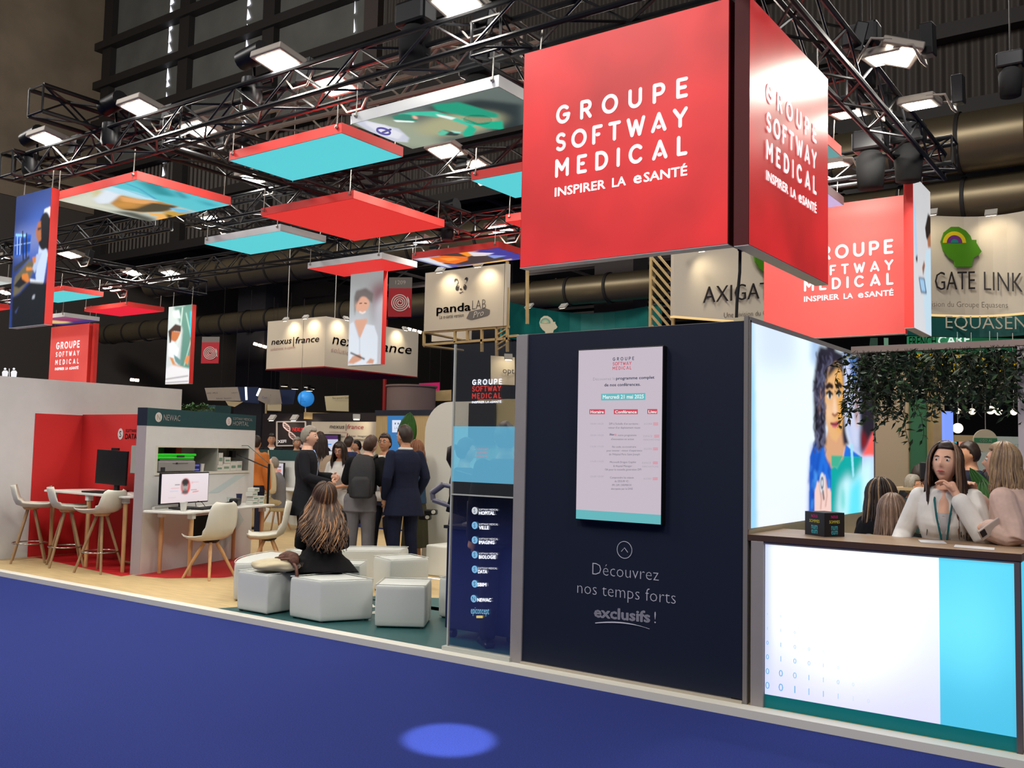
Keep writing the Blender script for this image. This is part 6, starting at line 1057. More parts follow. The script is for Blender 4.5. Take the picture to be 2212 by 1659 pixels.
# restroom pictogram over the white wall
t = thing('restroom_sign', 'white restroom pictogram of two figures above the white partition wall', 'sign', at(20, 815, D=18)); wg = glow('picto_white', (226, 226, 232), .9); q = MB()
for px_ in (11, 30):
    c0 = at(px_, 797, D=18); q.ball(c0, .022*1.0, 12, 8); q.prism([(-.045, -.16), (.045, -.16), (.055, -.06), (.03, -.03), (-.03, -.03), (-.055, -.06)], c0, R_, (0, 0, 1), (0, 1, 0), .01)
q.tube([at(20, 796, D=18), at(20, 814, D=18)], .006, 5).build('figures', wg, t, world=True)
# green reception desk and screens behind the table booth
t = thing('display_wall', 'low white wall with dark green band and screens behind the tote bag', 'wall panel', at(600, 1100, D=18)); YD = at(610, 1000, D=18.7).y; x0, x1 = at(556, 1000, Y=YD).x, at(760, 1000, Y=YD).x; za, zb = at(600, 972, Y=YD).z, at(600, 994, Y=YD).z; MB().bb((x0, YD, PZ), (x1, YD+.1, zb)).build('panel', white_w, t, world=True); MB().bb((x0-.01, YD-.01, zb), (x1, YD+.11, za)).build('header_band', gband, t, world=True)
def screen_on(x0, x1, y0, y1, Y, A, lab):
    a, b = at(x0, y1, Y=Y), at(x1, y0, Y=Y); t = thing('desk_monitor', lab, 'monitor', ((a.x+b.x)/2, Y, a.z)); MB().bb((a.x-.012, Y+.003, a.z-.014), (b.x+.012, Y+.04, b.z+.012)).build('casing', plk, t, world=True); picture('display', t, (a.x, Y, a.z), (b.x-a.x, 0, 0), (0, 0, b.z-a.z), A, picture_mat('small_display', .9)); return t
Asc = paint(60, 50, ((196, 190, 200), (190, 186, 198)), [('p', ((.1, .8), (.9, .8), (.9, .86), (.1, .86)), (100, 90, 100)), ('p', ((.1, .6), (.6, .6), (.6, .66), (.1, .66)), (200, 90, 90)), ('p', ((.1, .45), (.9, .45), (.9, .5), (.1, .5)), (90, 80, 90)), ('p', ((.1, .28), (.7, .28), (.7, .34), (.1, .34)), (150, 130, 140)), ('p', ((.75, .6), (.9, .6), (.9, .75), (.75, .75)), (200, 120, 110))])
screen_on(568, 612, 1001, 1047, YD-.15, Asc, 'screen with a form on it behind the beige tote bag'); screen_on(701, 722, 975, 1010, YD-.15, paint(20, 20, ((190, 200, 206),), []), 'white screen behind the woman with glasses')
table((at(556, 1060, Y=YD-.75).x, YD-.78, PZ), 0, 2.0, .75, .72, 'white table at the screens behind the standing group', ((.1, .1), (1.5, .1), (.1, .55), (1.5, .55)))
chair(tuple(at(594, 1150, D=17.3).xy)+(PZ,), math.radians(-10), 'white shell chair carrying the bald man in grey')
# ================================================================ right side: leafy beam and cafe behind
t = thing('pergola_beam', 'white beam on a post carrying hanging greenery, right of the lightbox', 'beam', (-1.6, 7.7, 2.42)); pb = mat('beam_mauve', (176, 158, 150), rough=.6)
MB().bb((-2.16, 7.66, 2.425), (.1, 7.74, 2.475)).build('beam', pb, t, world=True); MB().bb((-.985, 7.66, PZ), (-.93, 7.74, 2.43)).build('post', mat('post_white', (196, 186, 190), rough=.6), t, world=True)
lm = [mat('vine_leaf_a', (30, 52, 34), rough=.5, noise=.3, nscale=20), mat('vine_leaf_b', (54, 84, 46), rough=.5, noise=.3, nscale=20), mat('vine_leaf_c', (26, 44, 34), rough=.5)]
def vine(x, seed, ln, lab, y0=7.7):
    r = random.Random(seed); t = thing('hanging_vine', lab, 'plant', (x, y0, 2.42), 0, 'vines hanging from the leafy beam'); stems = MB(); q = MB()
    for s in range(17):
        p = Vector((x+r.uniform(-.15, .15), y0+r.uniform(-.16, .16), 2.43)); pts = [p.copy()]; d = Vector((r.uniform(-.5, .5), r.uniform(-.4, .4), -.5)); n = int(ln*22*r.uniform(.55, 1.1))
        for k in range(n):
            d += Vector((r.uniform(-.3, .3), r.uniform(-.3, .3), r.uniform(-.35, .08))); d.normalize(); p = p+d*.045; p.z = min(p.z, 2.47); pts.append(p.copy())
            for _ in range(2):
                u = Vector((r.uniform(-1, 1), r.uniform(-1, 1), r.uniform(-1, .35))).normalized(); w = u.cross(Vector((r.uniform(-1, 1), r.uniform(-1, 1), r.uniform(-1, 1)))).normalized(); L = r.uniform(.045, .08); q.k = r.choice((0, 0, 1, 2)); h = w.cross(u)*.004
                q.quad(p, p+u*L*.4+w*L*.19+h, p+u*L, p+u*L*.4-w*L*.19+h)
        stems.tube(pts, .0022, 4)
    stems.build('stems', mat('vine_stem', (44, 40, 28)), t, world=True); o = q.build('leaves', lm, t, world=True); return t
for i, x in enumerate(np.linspace(-2.08, -.78, 11)):
    vine(float(x), 40+i, (.62, .72, .6, .5, .48, .62, .55, .5, .52, .58, .5)[i], 'leafy vine %s under the white beam' % ('next to the lightbox end', 'second right of the lightbox', 'third right of the lightbox', 'left of the green cafe wall', 'over the green cafe wall', 'over the timber post', 'over the blue lit column', 'over the round lamp', 'over the round cafe disc', 'left of the white post', 'beside the white post')[i])
for i, x in enumerate((-1.9, -1.55, -1.2, -.9)): vine(x, 80+i, .5, 'leafy vine on the back of the white beam, %s' % ('nearest the lightbox', 'second from the lightbox', 'third from the lightbox', 'nearest the post')[i], 8.0)
# cafe behind
def block(name, lab, cat, p, D, m, th=.12, part='panel'):
    (x0, y0), (x1, y1) = p; A, B = at(x0, y1, D=D), at(x1, y1, D=D); A.z = max(PZ*0, at((x0+x1)/2, y1, D=D).z); h = at((x0+x1)/2, y0, D=D).z-A.z; t = thing(name, lab, cat, (A+B)/2); u = B-A; n = Vector((-u.y, u.x, 0)).normalized(); B.z = A.z
    MB().prism([(0, 0), (1, 0), (1, 1), (0, 1)], A, B-A, (0, 0, h), n, th).build(part, m, t, world=True, fix=True); return t
block('partition_wall', 'cream partition wall behind the woman in patterned blouse', 'wall panel', ((1850, 800), (1974, 1180)), 17, mat('cafe_cream', (206, 182, 146), rough=.7))
block('partition_wall', 'green partition wall right of the cream one', 'wall panel', ((1972, 860), (2014, 1180)), 16.8, mat('cafe_green', (66, 120, 82), rough=.6)); block('timber_column', 'square timber column left of the blue lit totem', 'column', ((2018, 800), (2043, 1180)), 16.5, timber, .25)
block('totem', 'blue lit totem behind the woman in the white blazer', 'totem', ((2041, 888), (2060, 985)), 16, glow('totem_blue', (120, 150, 250), 1.), .1, 'lit_face')
t = block('partition_wall', 'pale wall lettered connect at the right edge', 'wall panel', ((2100, 943), (2290, 1180)), 18, mat('cafe_mint', (196, 206, 190), rough=.6)); q = MB(); ptd(q, 'CONNECT', (2161, 967), 17.85, (2201, 966), 17.85, 6.5, bold=-.01).build('lettering', mat('ink_sea', (90, 140, 130)), t, world=True)
t = thing('round_sign', 'round beige disc sign with a green band', 'sign', at(2129, 952, D=14)); c0 = at(2129, 952, D=14); u = Vector((R_.x, R_.y, 0)).normalized(); MB().prism([(.178*math.cos(a), .17*math.sin(a)) for a in np.linspace(0, 2*PI, 33)[:-1]], c0, u, (0, 0, 1), u.cross(Vector((0, 0, 1)))*-1, .03).build('disc', mat('disc_beige', (190, 178, 150), rough=.6), t, world=True, fix=True)
n = u.cross(Vector((0, 0, 1))); q = MB().prism([(-.17, -.03), (.17, -.03), (.17, .04), (-.17, .04)], c0, u, (0, 0, 1), n, .005); q.build('green_band', mat('band_green', (50, 120, 80), rough=.6), t, world=True, fix=True); letters(MB(), 'OSO AI', c0+n*.008, u, (0, 0, 1), .042, z=-.018, w=.175, al='c', bold=.006).build('lettering', mat('disc_ink', (206, 210, 190)), t, world=True); MB().tube([c0+Vector((0, 0, .17)), c0+Vector((0, 0, 1.2))], .006, 4).build('cable', cablem, t, world=True)
for i, (px_, py_, r, D) in enumerate(((2069, 925, 11, 17), (2140, 886, 9, 19), (2157, 889, 8, 19), (2070, 888, 6, 19), (2100, 889, 7, 19), (2190, 890, 7, 19))):
    t = thing('globe_lamp', ['white globe lamp right of the blue totem, lowest', 'globe lamp in the vines above the round disc sign', 'globe lamp just right of the one above the disc', 'globe lamp above the blue totem', 'globe lamp between totem and disc sign', 'globe lamp by the white post'][i], 'lamp', at(px_, py_, D=D), 0, 'white globe lamps of the cafe'); MB().ball((0, 0, 0), r*D/F, 18, 12).build('globe', glow('globe_glow', (255, 240, 214), 1.6), t, smooth=True); MB().tube([(0, 0, r*D/F*.9), (0, 0, 1.6)], .008, 4).build('cable', cablem, t)
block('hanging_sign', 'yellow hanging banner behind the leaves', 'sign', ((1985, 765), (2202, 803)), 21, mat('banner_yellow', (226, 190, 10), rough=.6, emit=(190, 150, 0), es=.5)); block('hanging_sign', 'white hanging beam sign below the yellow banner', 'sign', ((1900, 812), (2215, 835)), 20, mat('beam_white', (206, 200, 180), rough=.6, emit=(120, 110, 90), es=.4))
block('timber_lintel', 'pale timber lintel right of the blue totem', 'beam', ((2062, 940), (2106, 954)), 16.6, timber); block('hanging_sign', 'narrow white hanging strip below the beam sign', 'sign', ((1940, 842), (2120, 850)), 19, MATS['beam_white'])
for i, (a, m, lab) in enumerate((((2062, 2067), (60, 190, 210), 'narrow cyan panel right of the blue totem'), ((2078, 2087), (226, 150, 120), 'narrow coral panel in the cafe'), ((2088, 2104), (226, 200, 196), 'narrow pink panel in the cafe'))): block('panel_strip', lab, 'panel', ((a[0], 954), (a[1], 1000)), 17, glow('cafe_strip_%d' % i, m, .8))
t = thing('cafe_table', 'pale cafe table carrying the orange basket', 'table', at(2150, 1058, D=11), 0); A = at(2118, 1055, D=10.4); MB().bb((A.x-.1, A.y-.3, A.z-.03), (A.x+1.3, A.y+.4, A.z)).build('tabletop', mat('cafe_top', (190, 166, 130), rough=.5), t, world=True); MB().tube([(A.x+.3, A.y, PZ), (A.x+.3, A.y, A.z)], .03, 8).build('leg', plk, t, world=True)
t = thing('basket', 'orange basket of fruit on the cafe table', 'basket', at(2158, 1047, D=10.4)); c0 = at(2158, 1048, D=10.4); MB().lathe([(.1, 0), (.16, .09), (.165, .1), (.15, .095), (.09, .01)], c0, 20).build('basket_body', mat('orange_weave', (206, 92, 30), rough=.6, noise=.3, nscale=60), t, world=True, smooth='auto')
for i, (dx, m) in enumerate(((-.08, (190, 40, 40)), (.01, (226, 130, 30)), (.08, (214, 110, 24)))): o = MB().ball(c0+Vector((dx, 0, .115)), .04, 14, 10).build('fruit', mat('fruit_%d' % i, m, rough=.45), smooth=True); tag(o, ('red fruit at the left of the orange basket', 'yellow orange fruit in the middle of the basket', 'orange fruit at the right of the basket')[i], 'fruit', 'fruit in the orange basket')
t = thing('cafe_table', 'pale table before the woman in the patterned blouse', 'table', at(1975, 1085, D=10.5), 0); A = at(1960, 1052, D=10.4); MB().bb((A.x-.1, A.y-.25, A.z-.03), (A.x+.6, A.y+.3, A.z)).build('tabletop', MATS['cafe_top'], t, world=True); MB().tube([(A.x+.25, A.y, PZ), (A.x+.25, A.y, A.z)], .03, 8).build('leg', plk, t, world=True)
t = thing('desk_monitor', 'dark grey back of a monitor left of the woman in the white blazer', 'monitor', at(2010, 1060, D=8.6)); c0 = at(2012, 1017, D=8.6); MB().box(c0, (.2, .03, .15), rz=.45).build('casing', mat('monitor_back', (52, 50, 54), rough=.5), t, world=True, bevel=.006); MB().box(c0-Vector((0, -.02, .13)), (.03, .02, .2), rz=.45).build('stand', plk, t, world=True)
bigleaf('banana_plant', at(2170, 1125, D=8.4), at(2095, 1010, D=8.6), .09, 'dark green leaf behind the right shoulder of the white blazer'); bigleaf('banana_plant', at(2150, 1150, D=8.2), at(2122, 1035, D=8.4), .12, 'broad leaf hanging beside the white blazer sleeve'); bigleaf('banana_plant', at(2062, 985, D=9.5), at(2022, 957, D=9.4), .07, 'leaf tip behind the top of the white blazer woman')
block('low_desk', 'low white desk with wooden edge inside the counter', 'desk', ((2076, 1142), (2128, 1185)), 7.0, whl, .4)
# ================================================================ people
V3 = Vector; BAKE = []
def skin(name, c): return mat(name, c, rough=.55, spec=.3, noise=.05, nscale=30)
SK = {'fair': skin('skin_fair', (226, 176, 150)), 'tan': skin('skin_tan', (206, 150, 118)), 'olive': skin('skin_olive', (190, 136, 104)), 'brown': skin('skin_brown', (120, 80, 58))}
def cloth(name, c, bump=.35, rough=.85, noise=.06): return mat(name, c, rough=rough, spec=.15, noise=noise, nscale=12, bump=bump, bscale=14)
def hairm(name, c, c2=None):
    m = mat(name, c, rough=.45, spec=.4, noise=.35, nscale=30, stretch=(6, 6, .6)); return m
def sm(a, b, x): t = max(0, min(1, (x-a)/(b-a))); return t*t*(3-2*t)
class Per:
    """one figure: a pose of joints in metres for a 1.75 m body, forward +y, right +x"""
    def __init__(s, lab, loc, fwd, h=1.75, sk='fair', fem=False, lean=0, lean0=0, sit=False, hipz=None, side=0, head=(0, 0, 0), arms=None, legs=None, vox=.008, hand=(25, 25), group=None, width=1., upper=False, z0=PZ, hs=1.):
        s.s = h/1.75; s.fem = fem; s.vox = vox/s.s; s.sk = SK[sk]; s.upper = upper; s.hs = hs
        rz = math.atan2(-fwd[0], fwd[1]); s.t = thing('person', lab, 'person', (loc[0], loc[1], z0), rz, group)
        s.hip = V3((0, 0, hipz/s.s if hipz else .93)); s.w = (.87 if fem else 1.)*width
        # spine
        s.sp = {}; p = s.hip.copy(); s.tl = math.radians(lean)
        def ang(d): return math.radians(lean0+(lean-lean0)*sm(0, .34, d))
        pts = []; d = 0
        while d < .66:
            a = ang(d); pts.append((d, p.copy(), a)); dv = V3((math.sin(math.radians(side)), math.sin(a)*math.cos(math.radians(side)), math.cos(a))); p = p+dv*.02; d += .02
        s.pts = pts
        S_ = .185*s.w; U = s.up(.47); s.shR, s.shL = s.pos(.47)+V3((S_, 0, -.01)), s.pos(.47)+V3((-S_, 0, -.01))
        dR = [s.shR+V3((.05, -.01, -.29)), s.shR+V3((.05, .06, -.54))]; dL = [s.shL+V3((-.05, -.01, -.29)), s.shL+V3((-.05, .06, -.54))]
        arms = arms or {}; s.aR = [V3(q) for q in arms.get('R', dR)]; s.aL = [V3(q) for q in arms.get('L', dL)]
        hw = .095*(1.02 if fem else 1); s.hR, s.hL = s.hip+V3((hw, 0, -.02)), s.hip+V3((-hw, 0, -.02))
        if sit: lR = [s.hip+V3((.12, .42, .01)), s.hip+V3((.12, .40, -.40))]; lL = [s.hip+V3((-.12, .42, .01)), s.hip+V3((-.12, .40, -.40))]
        else: lR = [V3((.105, .02, .5)), V3((.12, -.02, .085))]; lL = [V3((-.105, .02, .5)), V3((-.12, -.02, .085))]
        legs = legs or {}; s.lR = [V3(q) for q in legs.get('R', lR)]; s.lL = [V3(q) for q in legs.get('L', lL)]
        yw, pt, ti = [math.radians(a) for a in head]
        s.HR = Matrix.Rotation(yw, 3, 'Z') @ Matrix.Rotation(-pt, 3, 'X') @ Matrix.Rotation(ti, 3, 'Y'); s.nk = s.pos(.555); s.hc = s.nk+s.up(.5)*.06+s.HR @ V3((0, .022, .075))
        s.hand = hand; s.body()
    def pos(s, d):
        if d < 0: a = s.pts[0][2]; return s.hip+V3((0, math.sin(a), math.cos(a)))*d
        i = min(len(s.pts)-1, int(d/.02)); return s.pts[i][1]
    def up(s, d): i = min(len(s.pts)-1, max(0, int(d/.02))); a = s.pts[i][2]; return V3((0, math.sin(a), math.cos(a)))
    PROF = [(-.26, .20, .13), (-.14, .185, .125), (-.02, .172, .118), (.08, .158, .108), (.17, .152, .104), (.28, .17, .118), (.37, .182, .122), (.44, .178, .108), (.49, .14, .085), (.525, .08, .066), (.56, .058, .06), (.6, .056, .058)]
    def rings(s, d0, d1, inf=0., flare=0., n=20, off=0.):
        out = []; K = 16
        for k in range(K+1):
            d = d0+(d1-d0)*k/K; a = [q for q in s.PROF]; i = 0
            while i < len(a)-2 and d > a[i+1][0]: i += 1
            f = max(0, min(1, (d-a[i][0])/(a[i+1][0]-a[i][0]))); w = a[i][1]+(a[i+1][1]-a[i][1])*f; dp = a[i][2]+(a[i+1][2]-a[i][2])*f
            if s.fem: w *= (.9 if d > .1 else 1.0)*(1-.07*math.exp(-((d-.14)/.08)**2)); dp *= .94
            else: w *= s.w
            w += inf+flare*max(0, (.1-d))*1.2; dp += inf+flare*max(0, (.1-d)); c = s.pos(d); u = s.up(d); fy = V3((0, u.z, -u.y)); r = []
            for j in range(n):
                t = 2*PI*j/n; x, y = math.cos(t), math.sin(t)
                bust = (.035*math.exp(-((d-.3)/.07)**2)*max(0, y)*(1 if abs(x) > .12 else .8)) if s.fem else 0
                r.append(c+V3((1, 0, 0))*(w*math.copysign(abs(x)**.85, x))+fy*(dp*math.copysign(abs(y)**.9, y)+bust+off))
            out.append(r)
        return out
    def limb(s, mb, P, R, n=14):
        P = [V3(p) for p in P]; Q, rr = [], []
        for i in range(len(P)-1):
            m = 6
            for k in range(m):
                f = k/m; p0, p1, p2, p3 = P[max(0, i-1)], P[i], P[i+1], P[min(len(P)-1, i+2)]
                l = P[i].lerp(P[i+1], f); cr = .5*((2*p1)+(p2-p0)*f+(2*p0-5*p1+4*p2-p3)*f*f+(3*p1-p0-3*p2+p3)*f**3); Q.append(l.lerp(cr, .35)); rr.append(R[i]+(R[i+1]-R[i])*f)
        Q.append(P[-1]); rr.append(R[-1]); mb.tube(Q, rr, n); mb.ball(P[0], R[0], 12, 8); mb.ball(P[-1], R[-1], 12, 8)
    def armpath(s, side): sh = s.shR if side > 0 else s.shL; a = s.aR if side > 0 else s.aL; return [sh, a[0], a[1]]
    def legpath(s, side): h = s.hR if side > 0 else s.hL; l = s.lR if side > 0 else s.lL; return [h, l[0], l[1]]
    def mkhand(s, mb, side):
        sh, el, wr = s.armpath(side); D = (wr-el).normalized(); hd = s.hand[0 if side > 0 else 1]; curl, extra = (hd if hasattr(hd, '__len__') else (hd, None))
        if extra: D = V3(extra).normalized()
        X = D.cross(V3((0, 0, 1))); X = V3((1, 0, 0)) if X.length < .3 else X; X.normalize(); side_v = X.cross(D).normalized()
        # palm faces the body: N points inwards
        N = V3((-side, 0, 0)); N = (N-D*N.dot(D)); N = N.normalized() if N.length > .2 else X; T = N.cross(D).normalized()
        if T.y < 0: T = -T
        k = .92 if s.fem else 1.; w0 = wr+D*.01
        mb.tube([wr-D*.02, w0+D*.03*k, w0+D*.075*k, w0+D*.09*k], [.026*k, .03*k, .036*k, .026*k], 10); mb.loft([[w0+D*a+T*b*k+N*c for b, c in ((-.037, -.011), (.037, -.011), (.037, .012), (-.037, .012))] for a in (.02, .088*k)])
        for i, (o, L) in enumerate(((.031, .07), (.0105, .082), (-.0105, .076), (-.031, .06))):
            p = w0+D*.085*k+T*o*k; d = D.copy(); q = [p-D*.01]; R = [.0095]
            for j, f in enumerate((.45, .32, .23)):
                a = math.radians(curl*(.7+.35*j+.1*i)); d = (d*math.cos(a)+N*math.sin(a)).normalized(); p = p+d*L*f*1.15*k; q.append(p); R.append(.0092-.0011*j)
            mb.tube(q, R, 8); mb.ball(q[-1], R[-1], 8, 6)
        b = w0+D*.03*k+T*.034*k; mb.tube([b-T*.015, b+T*.02+D*.03+N*.012, b+T*.026+D*.058+N*.024], [.014, .0115, .009], 8); mb.ball(b+T*.026+D*.058+N*.024, .009, 8, 6)
    def headmesh(s, mb):
        n, m = 36, 30; V = []; Fc = []; rx, ry, rz = (.072, .093, .115) if s.fem else (.076, .097, .119)
        for i in range(m+1):
            t = PI*i/m
            for k in range(n):
                a = 2*PI*k/n; x, y, z = math.sin(t)*math.cos(a), math.sin(t)*math.sin(a), math.cos(t); X, Y, Z = x*rx, y*ry, z*rz
                if z < 0: X *= 1-.36*abs(z)**1.5; Y = Y*(1-.06*abs(z)) if y > 0 else Y*(1-.5*abs(z)**1.4)
                if y > 0: Y += -.006*abs(y)+.012*math.exp(-((Z+.098)/.022)**2-(X/.03)**2)*y
                fr = max(0, y)
                Y += fr*(.024*math.exp(-((Z+.018)/.014)**2-(X/.013)**2)+.012*math.exp(-((Z-.006)/.02)**2-(X/.009)**2)-.008*math.exp(-((Z-.016)/.013)**2-((abs(X)-.032)/.015)**2)+.004*math.exp(-((Z-.038)/.012)**2-(X/.05)**2)+.007*math.exp(-((Z+.056)/.01)**2-(X/.022)**2)-.004*math.exp(-((Z+.076)/.008)**2-(X/.02)**2)+.004*math.exp(-((Z+.03)/.03)**2-((abs(X)-.04)/.02)**2))
                V.append(s.H(X, Y, Z))
        for i in range(m):
            for k in range(n): Fc.append((i*n+k, (i+1)*n+k, (i+1)*n+(k+1) % n, i*n+(k+1) % n))
        mb.add(V, Fc)
        for sd in (-1, 1): mb.M = Matrix.Translation(s.hc) @ s.HR.to_4x4() @ Matrix.Scale(s.hs, 4); mb.ball((sd*rx*1.0, -.008, -.008), (.011, .02, .032), 10, 8); mb.M = Matrix()
        s.hr = (rx, ry, rz)
    def H(s, x, y, z): return s.hc+s.HR @ V3((x, y, z))*s.hs
    def put(s, mb, name, m, vox=None, smooth=3, parent=None, remesh=True):
        mb.v = [tuple(V3(p)*s.s) for p in mb.v]
        o = mb.build(name, m, parent or s.t, smooth=True)
        if remesh:
            md = o.modifiers.new('r', 'REMESH'); md.mode = 'VOXEL'; md.voxel_size = (vox or s.vox)*s.s; md.use_smooth_shade = True
            if smooth: sd = o.modifiers.new('s', 'SMOOTH'); sd.factor = .5; sd.iterations = smooth
            BAKE.append(o)
        return o
    def body(s):
        q = MB(); s.headmesh(q); s.limb(q, [s.pos(.46), s.nk, s.hc+s.HR @ V3((0, -.022, -.045))], [.07, .055, .05] if not s.fem else [.06, .046, .043]); q.loft(s.rings(-.16, .56))
        k = .86 if s.fem else 1.
        for sd in (-1, 1):
            s.limb(q, s.armpath(sd), [.05*k, .04*k, .027*k]); s.mkhand(q, sd)
            if not s.upper: h, kn, an = s.legpath(sd); s.limb(q, [h, kn, an], [.085, .055, .036]); q.tube([an+V3((0, -.03, -.04)), an+V3((0, .06, -.055)), an+V3((0, .14, -.065))], [.034, .034, .02], 10)
        s.b = s.put(q, 'body', s.sk, smooth=1)
        # face
        e = MB(); r = s.hr
        for sd in (-1, 1): e.k = 0; c = s.H(sd*.031, r[1]*.905-.014, .014); e.ball(c, .0125, 12, 8); e.k = 1; e.ball(s.H(sd*.031, r[1]*.905-.0045, .0135), (.0062, .0062, .0062), 10, 8)
        s.put(e, 'eyes', [mat('eye_white', (214, 208, 204), rough=.3), mat('eye_dark', (40, 28, 24), rough=.3)], remesh=False)
        s.brow = MB()
        for sd in (-1, 1): s.brow.tube([s.H(sd*.014, r[1]*.93-.004, .031), s.H(sd*.03, r[1]*.93-.007, .036), s.H(sd*.046, r[1]*.83-.006, .031)], [.003, .0036, .002], 6)
        m_ = MB().tube([s.H(-.022, r[1]*.83+.002, -.057), s.H(-.008, r[1]*.9+.0045, -.0545), s.H(0, r[1]*.9+.0048, -.0555), s.H(.008, r[1]*.9+.0045, -.0545), s.H(.022, r[1]*.83+.002, -.057)], [.002, .0052, .005, .0052, .002], 8)
        s.put(m_, 'lips', mat('lips_rose' if s.fem else 'lips_man', (176, 82, 84) if s.fem else (176, 112, 96), rough=.45), remesh=False)
    def top(s, m, inf=.014, sleeve=1., hem=-.1, flare=.0, neck=.53, name='shirt', aR=None, vox=None, loose=.0):
        q = MB(); q.loft(s.rings(hem, neck, inf, flare)); k = .86 if s.fem else 1.
        for sd in (-1, 1):
            sh, el, wr = s.armpath(sd); g = inf+loose
            if sleeve >= 1: wr2 = el.lerp(wr, .97*min(1, sleeve)); s.limb(q, [sh, el, wr2], [.05*k+g, .043*k+g, .031*k+g])
            elif sleeve > .5: s.limb(q, [sh, el, el.lerp(wr, (sleeve-.5)*2)], [.05*k+g, .043*k+g, .037*k+g])
            else: s.limb(q, [sh, sh.lerp(el, sleeve*2)], [.053*k+g, .049*k+g])
        return s.put(q, name, m, vox=vox, smooth=3)
    def pants(s, m, inf=.012, name='trousers', cut=1.):
        q = MB(); q.loft(s.rings(-.16, .07, inf))
        for sd in (-1, 1): h, kn, an = s.legpath(sd); a2 = kn.lerp(an, .97*cut); s.limb(q, [h, kn, a2], [.092+inf, .064+inf, .05+inf])
        return s.put(q, name, m, smooth=3)
    def shoes(s, m):
        for sd in (-1, 1):
            h, kn, an = s.legpath(sd); d = V3((sd*.02, 1, 0)).normalized(); fz = an.z-.085; q = MB(); q.tube([an+V3((0, -.05, -.035)), an+V3((0, .02, -.035)), an+d*.11+V3((0, 0, -.05)), an+d*.19+V3((0, 0, -.058))], [.038, .045, .04, .022], 12); q.loft([[an+d*a+V3((b, 0, c)) for b, c in ((-.035, -.085), (.035, -.085), (.04, -.05), (-.04, -.05))] for a in (-.075, .17)])
            s.put(q, 'shoe', m, vox=.008, smooth=2)
    def skirt(s, m, z, r0=.2, r1=.25, name='skirt'):
        q = MB(); R = s.rings(-.1, .1, .014); top = R[-1]; rows = [top, R[4], R[0]]
        for k in range(1, 5):
            f = k/4; rr = r0+(r1-r0)*f; zz = s.hip.z-.1+(z-(s.hip.z-.1))*f; rows.append([V3((math.cos(2*PI*j/20)*rr*(1+.06*math.cos(j*2.5)), math.sin(2*PI*j/20)*rr*.8*(1+.06*math.cos(j*2.5)), zz)) for j in range(20)])
        q.loft(rows); return s.put(q, name, m, smooth=3)
    def front(s, m, d0, d1, w0, w1, inf, name='shirt_front', thin=.004):
        """strip of shirt seen between the lapels"""
        q = MB(); rows = []
        for k in range(9):
            d = d0+(d1-d0)*k/8; w = w0+(w1-w0)*k/8; R = s.rings(d, d+.001, inf)[0]; c = s.pos(d); u = s.up(d); fy = V3((0, u.z, -u.y)); yy = max((p-c).dot(fy) for p in R); rows.append([c+V3((x*w, 0, 0))+fy*(yy-.022*x*x+o) for x, o in ((-1, 0), (-.5, .002), (0, .003), (.5, .002), (1, 0), (1, -.03), (0, -.03), (-1, -.03))])
        q.loft(rows); return s.put(q, name, m, remesh=False)
    def cap(s, m, inf=.012, front=.5, sidez=-.1, back=-.6, lump=.006, seed=1, name='hair', top=.01):
        n, k_ = 44, 32; r = random.Random(seed); V = []; Fc = []; rx, ry, rz = s.hr; keep = {}
        for i in range(k_+1):
            t = PI*i/k_
            for k in range(n):
                a = 2*PI*k/n; x, y, z = math.sin(t)*math.cos(a), math.sin(t)*math.sin(a), math.cos(t); thr = front if y > .42 else (sidez+(front-sidez)*sm(.02, .42, y) if y > 0 else back+(sidez-back)*sm(-.3, .0, y)); keep[(i, k)] = z > thr
                g = inf*sm(thr-.02, thr+.25, z)+.003+top*max(0, z)**2+lump*(math.sin(9*x+3*z+seed)*math.cos(8*y-2*z)*.5+r.uniform(-.3, .3)); X, Y, Z = x*(rx+g), y*(ry+g), z*(rz+g)
                if z < 0: X *= 1-.3*abs(z)**1.5; Y *= 1-.28*abs(z)**1.4
                V.append(s.H(X, Y, Z))
        for i in range(k_):
            for k in range(n):
                c = [(i, k), (i+1, k), (i+1, (k+1) % n), (i, (k+1) % n)]
                if all(keep[q] for q in c): Fc.append(tuple(a*n+b for a, b in c))
        q = MB(); q.add(V, Fc); o = s.put(q, name, m, remesh=False); md = o.modifiers.new('t', 'SOLIDIFY'); md.thickness = .008*s.s; md.offset = -1; BAKE.append(o)
        b = s.brow
        if b.v: s.put(b, 'eyebrows', m, remesh=False); s.brow = MB()
        return o
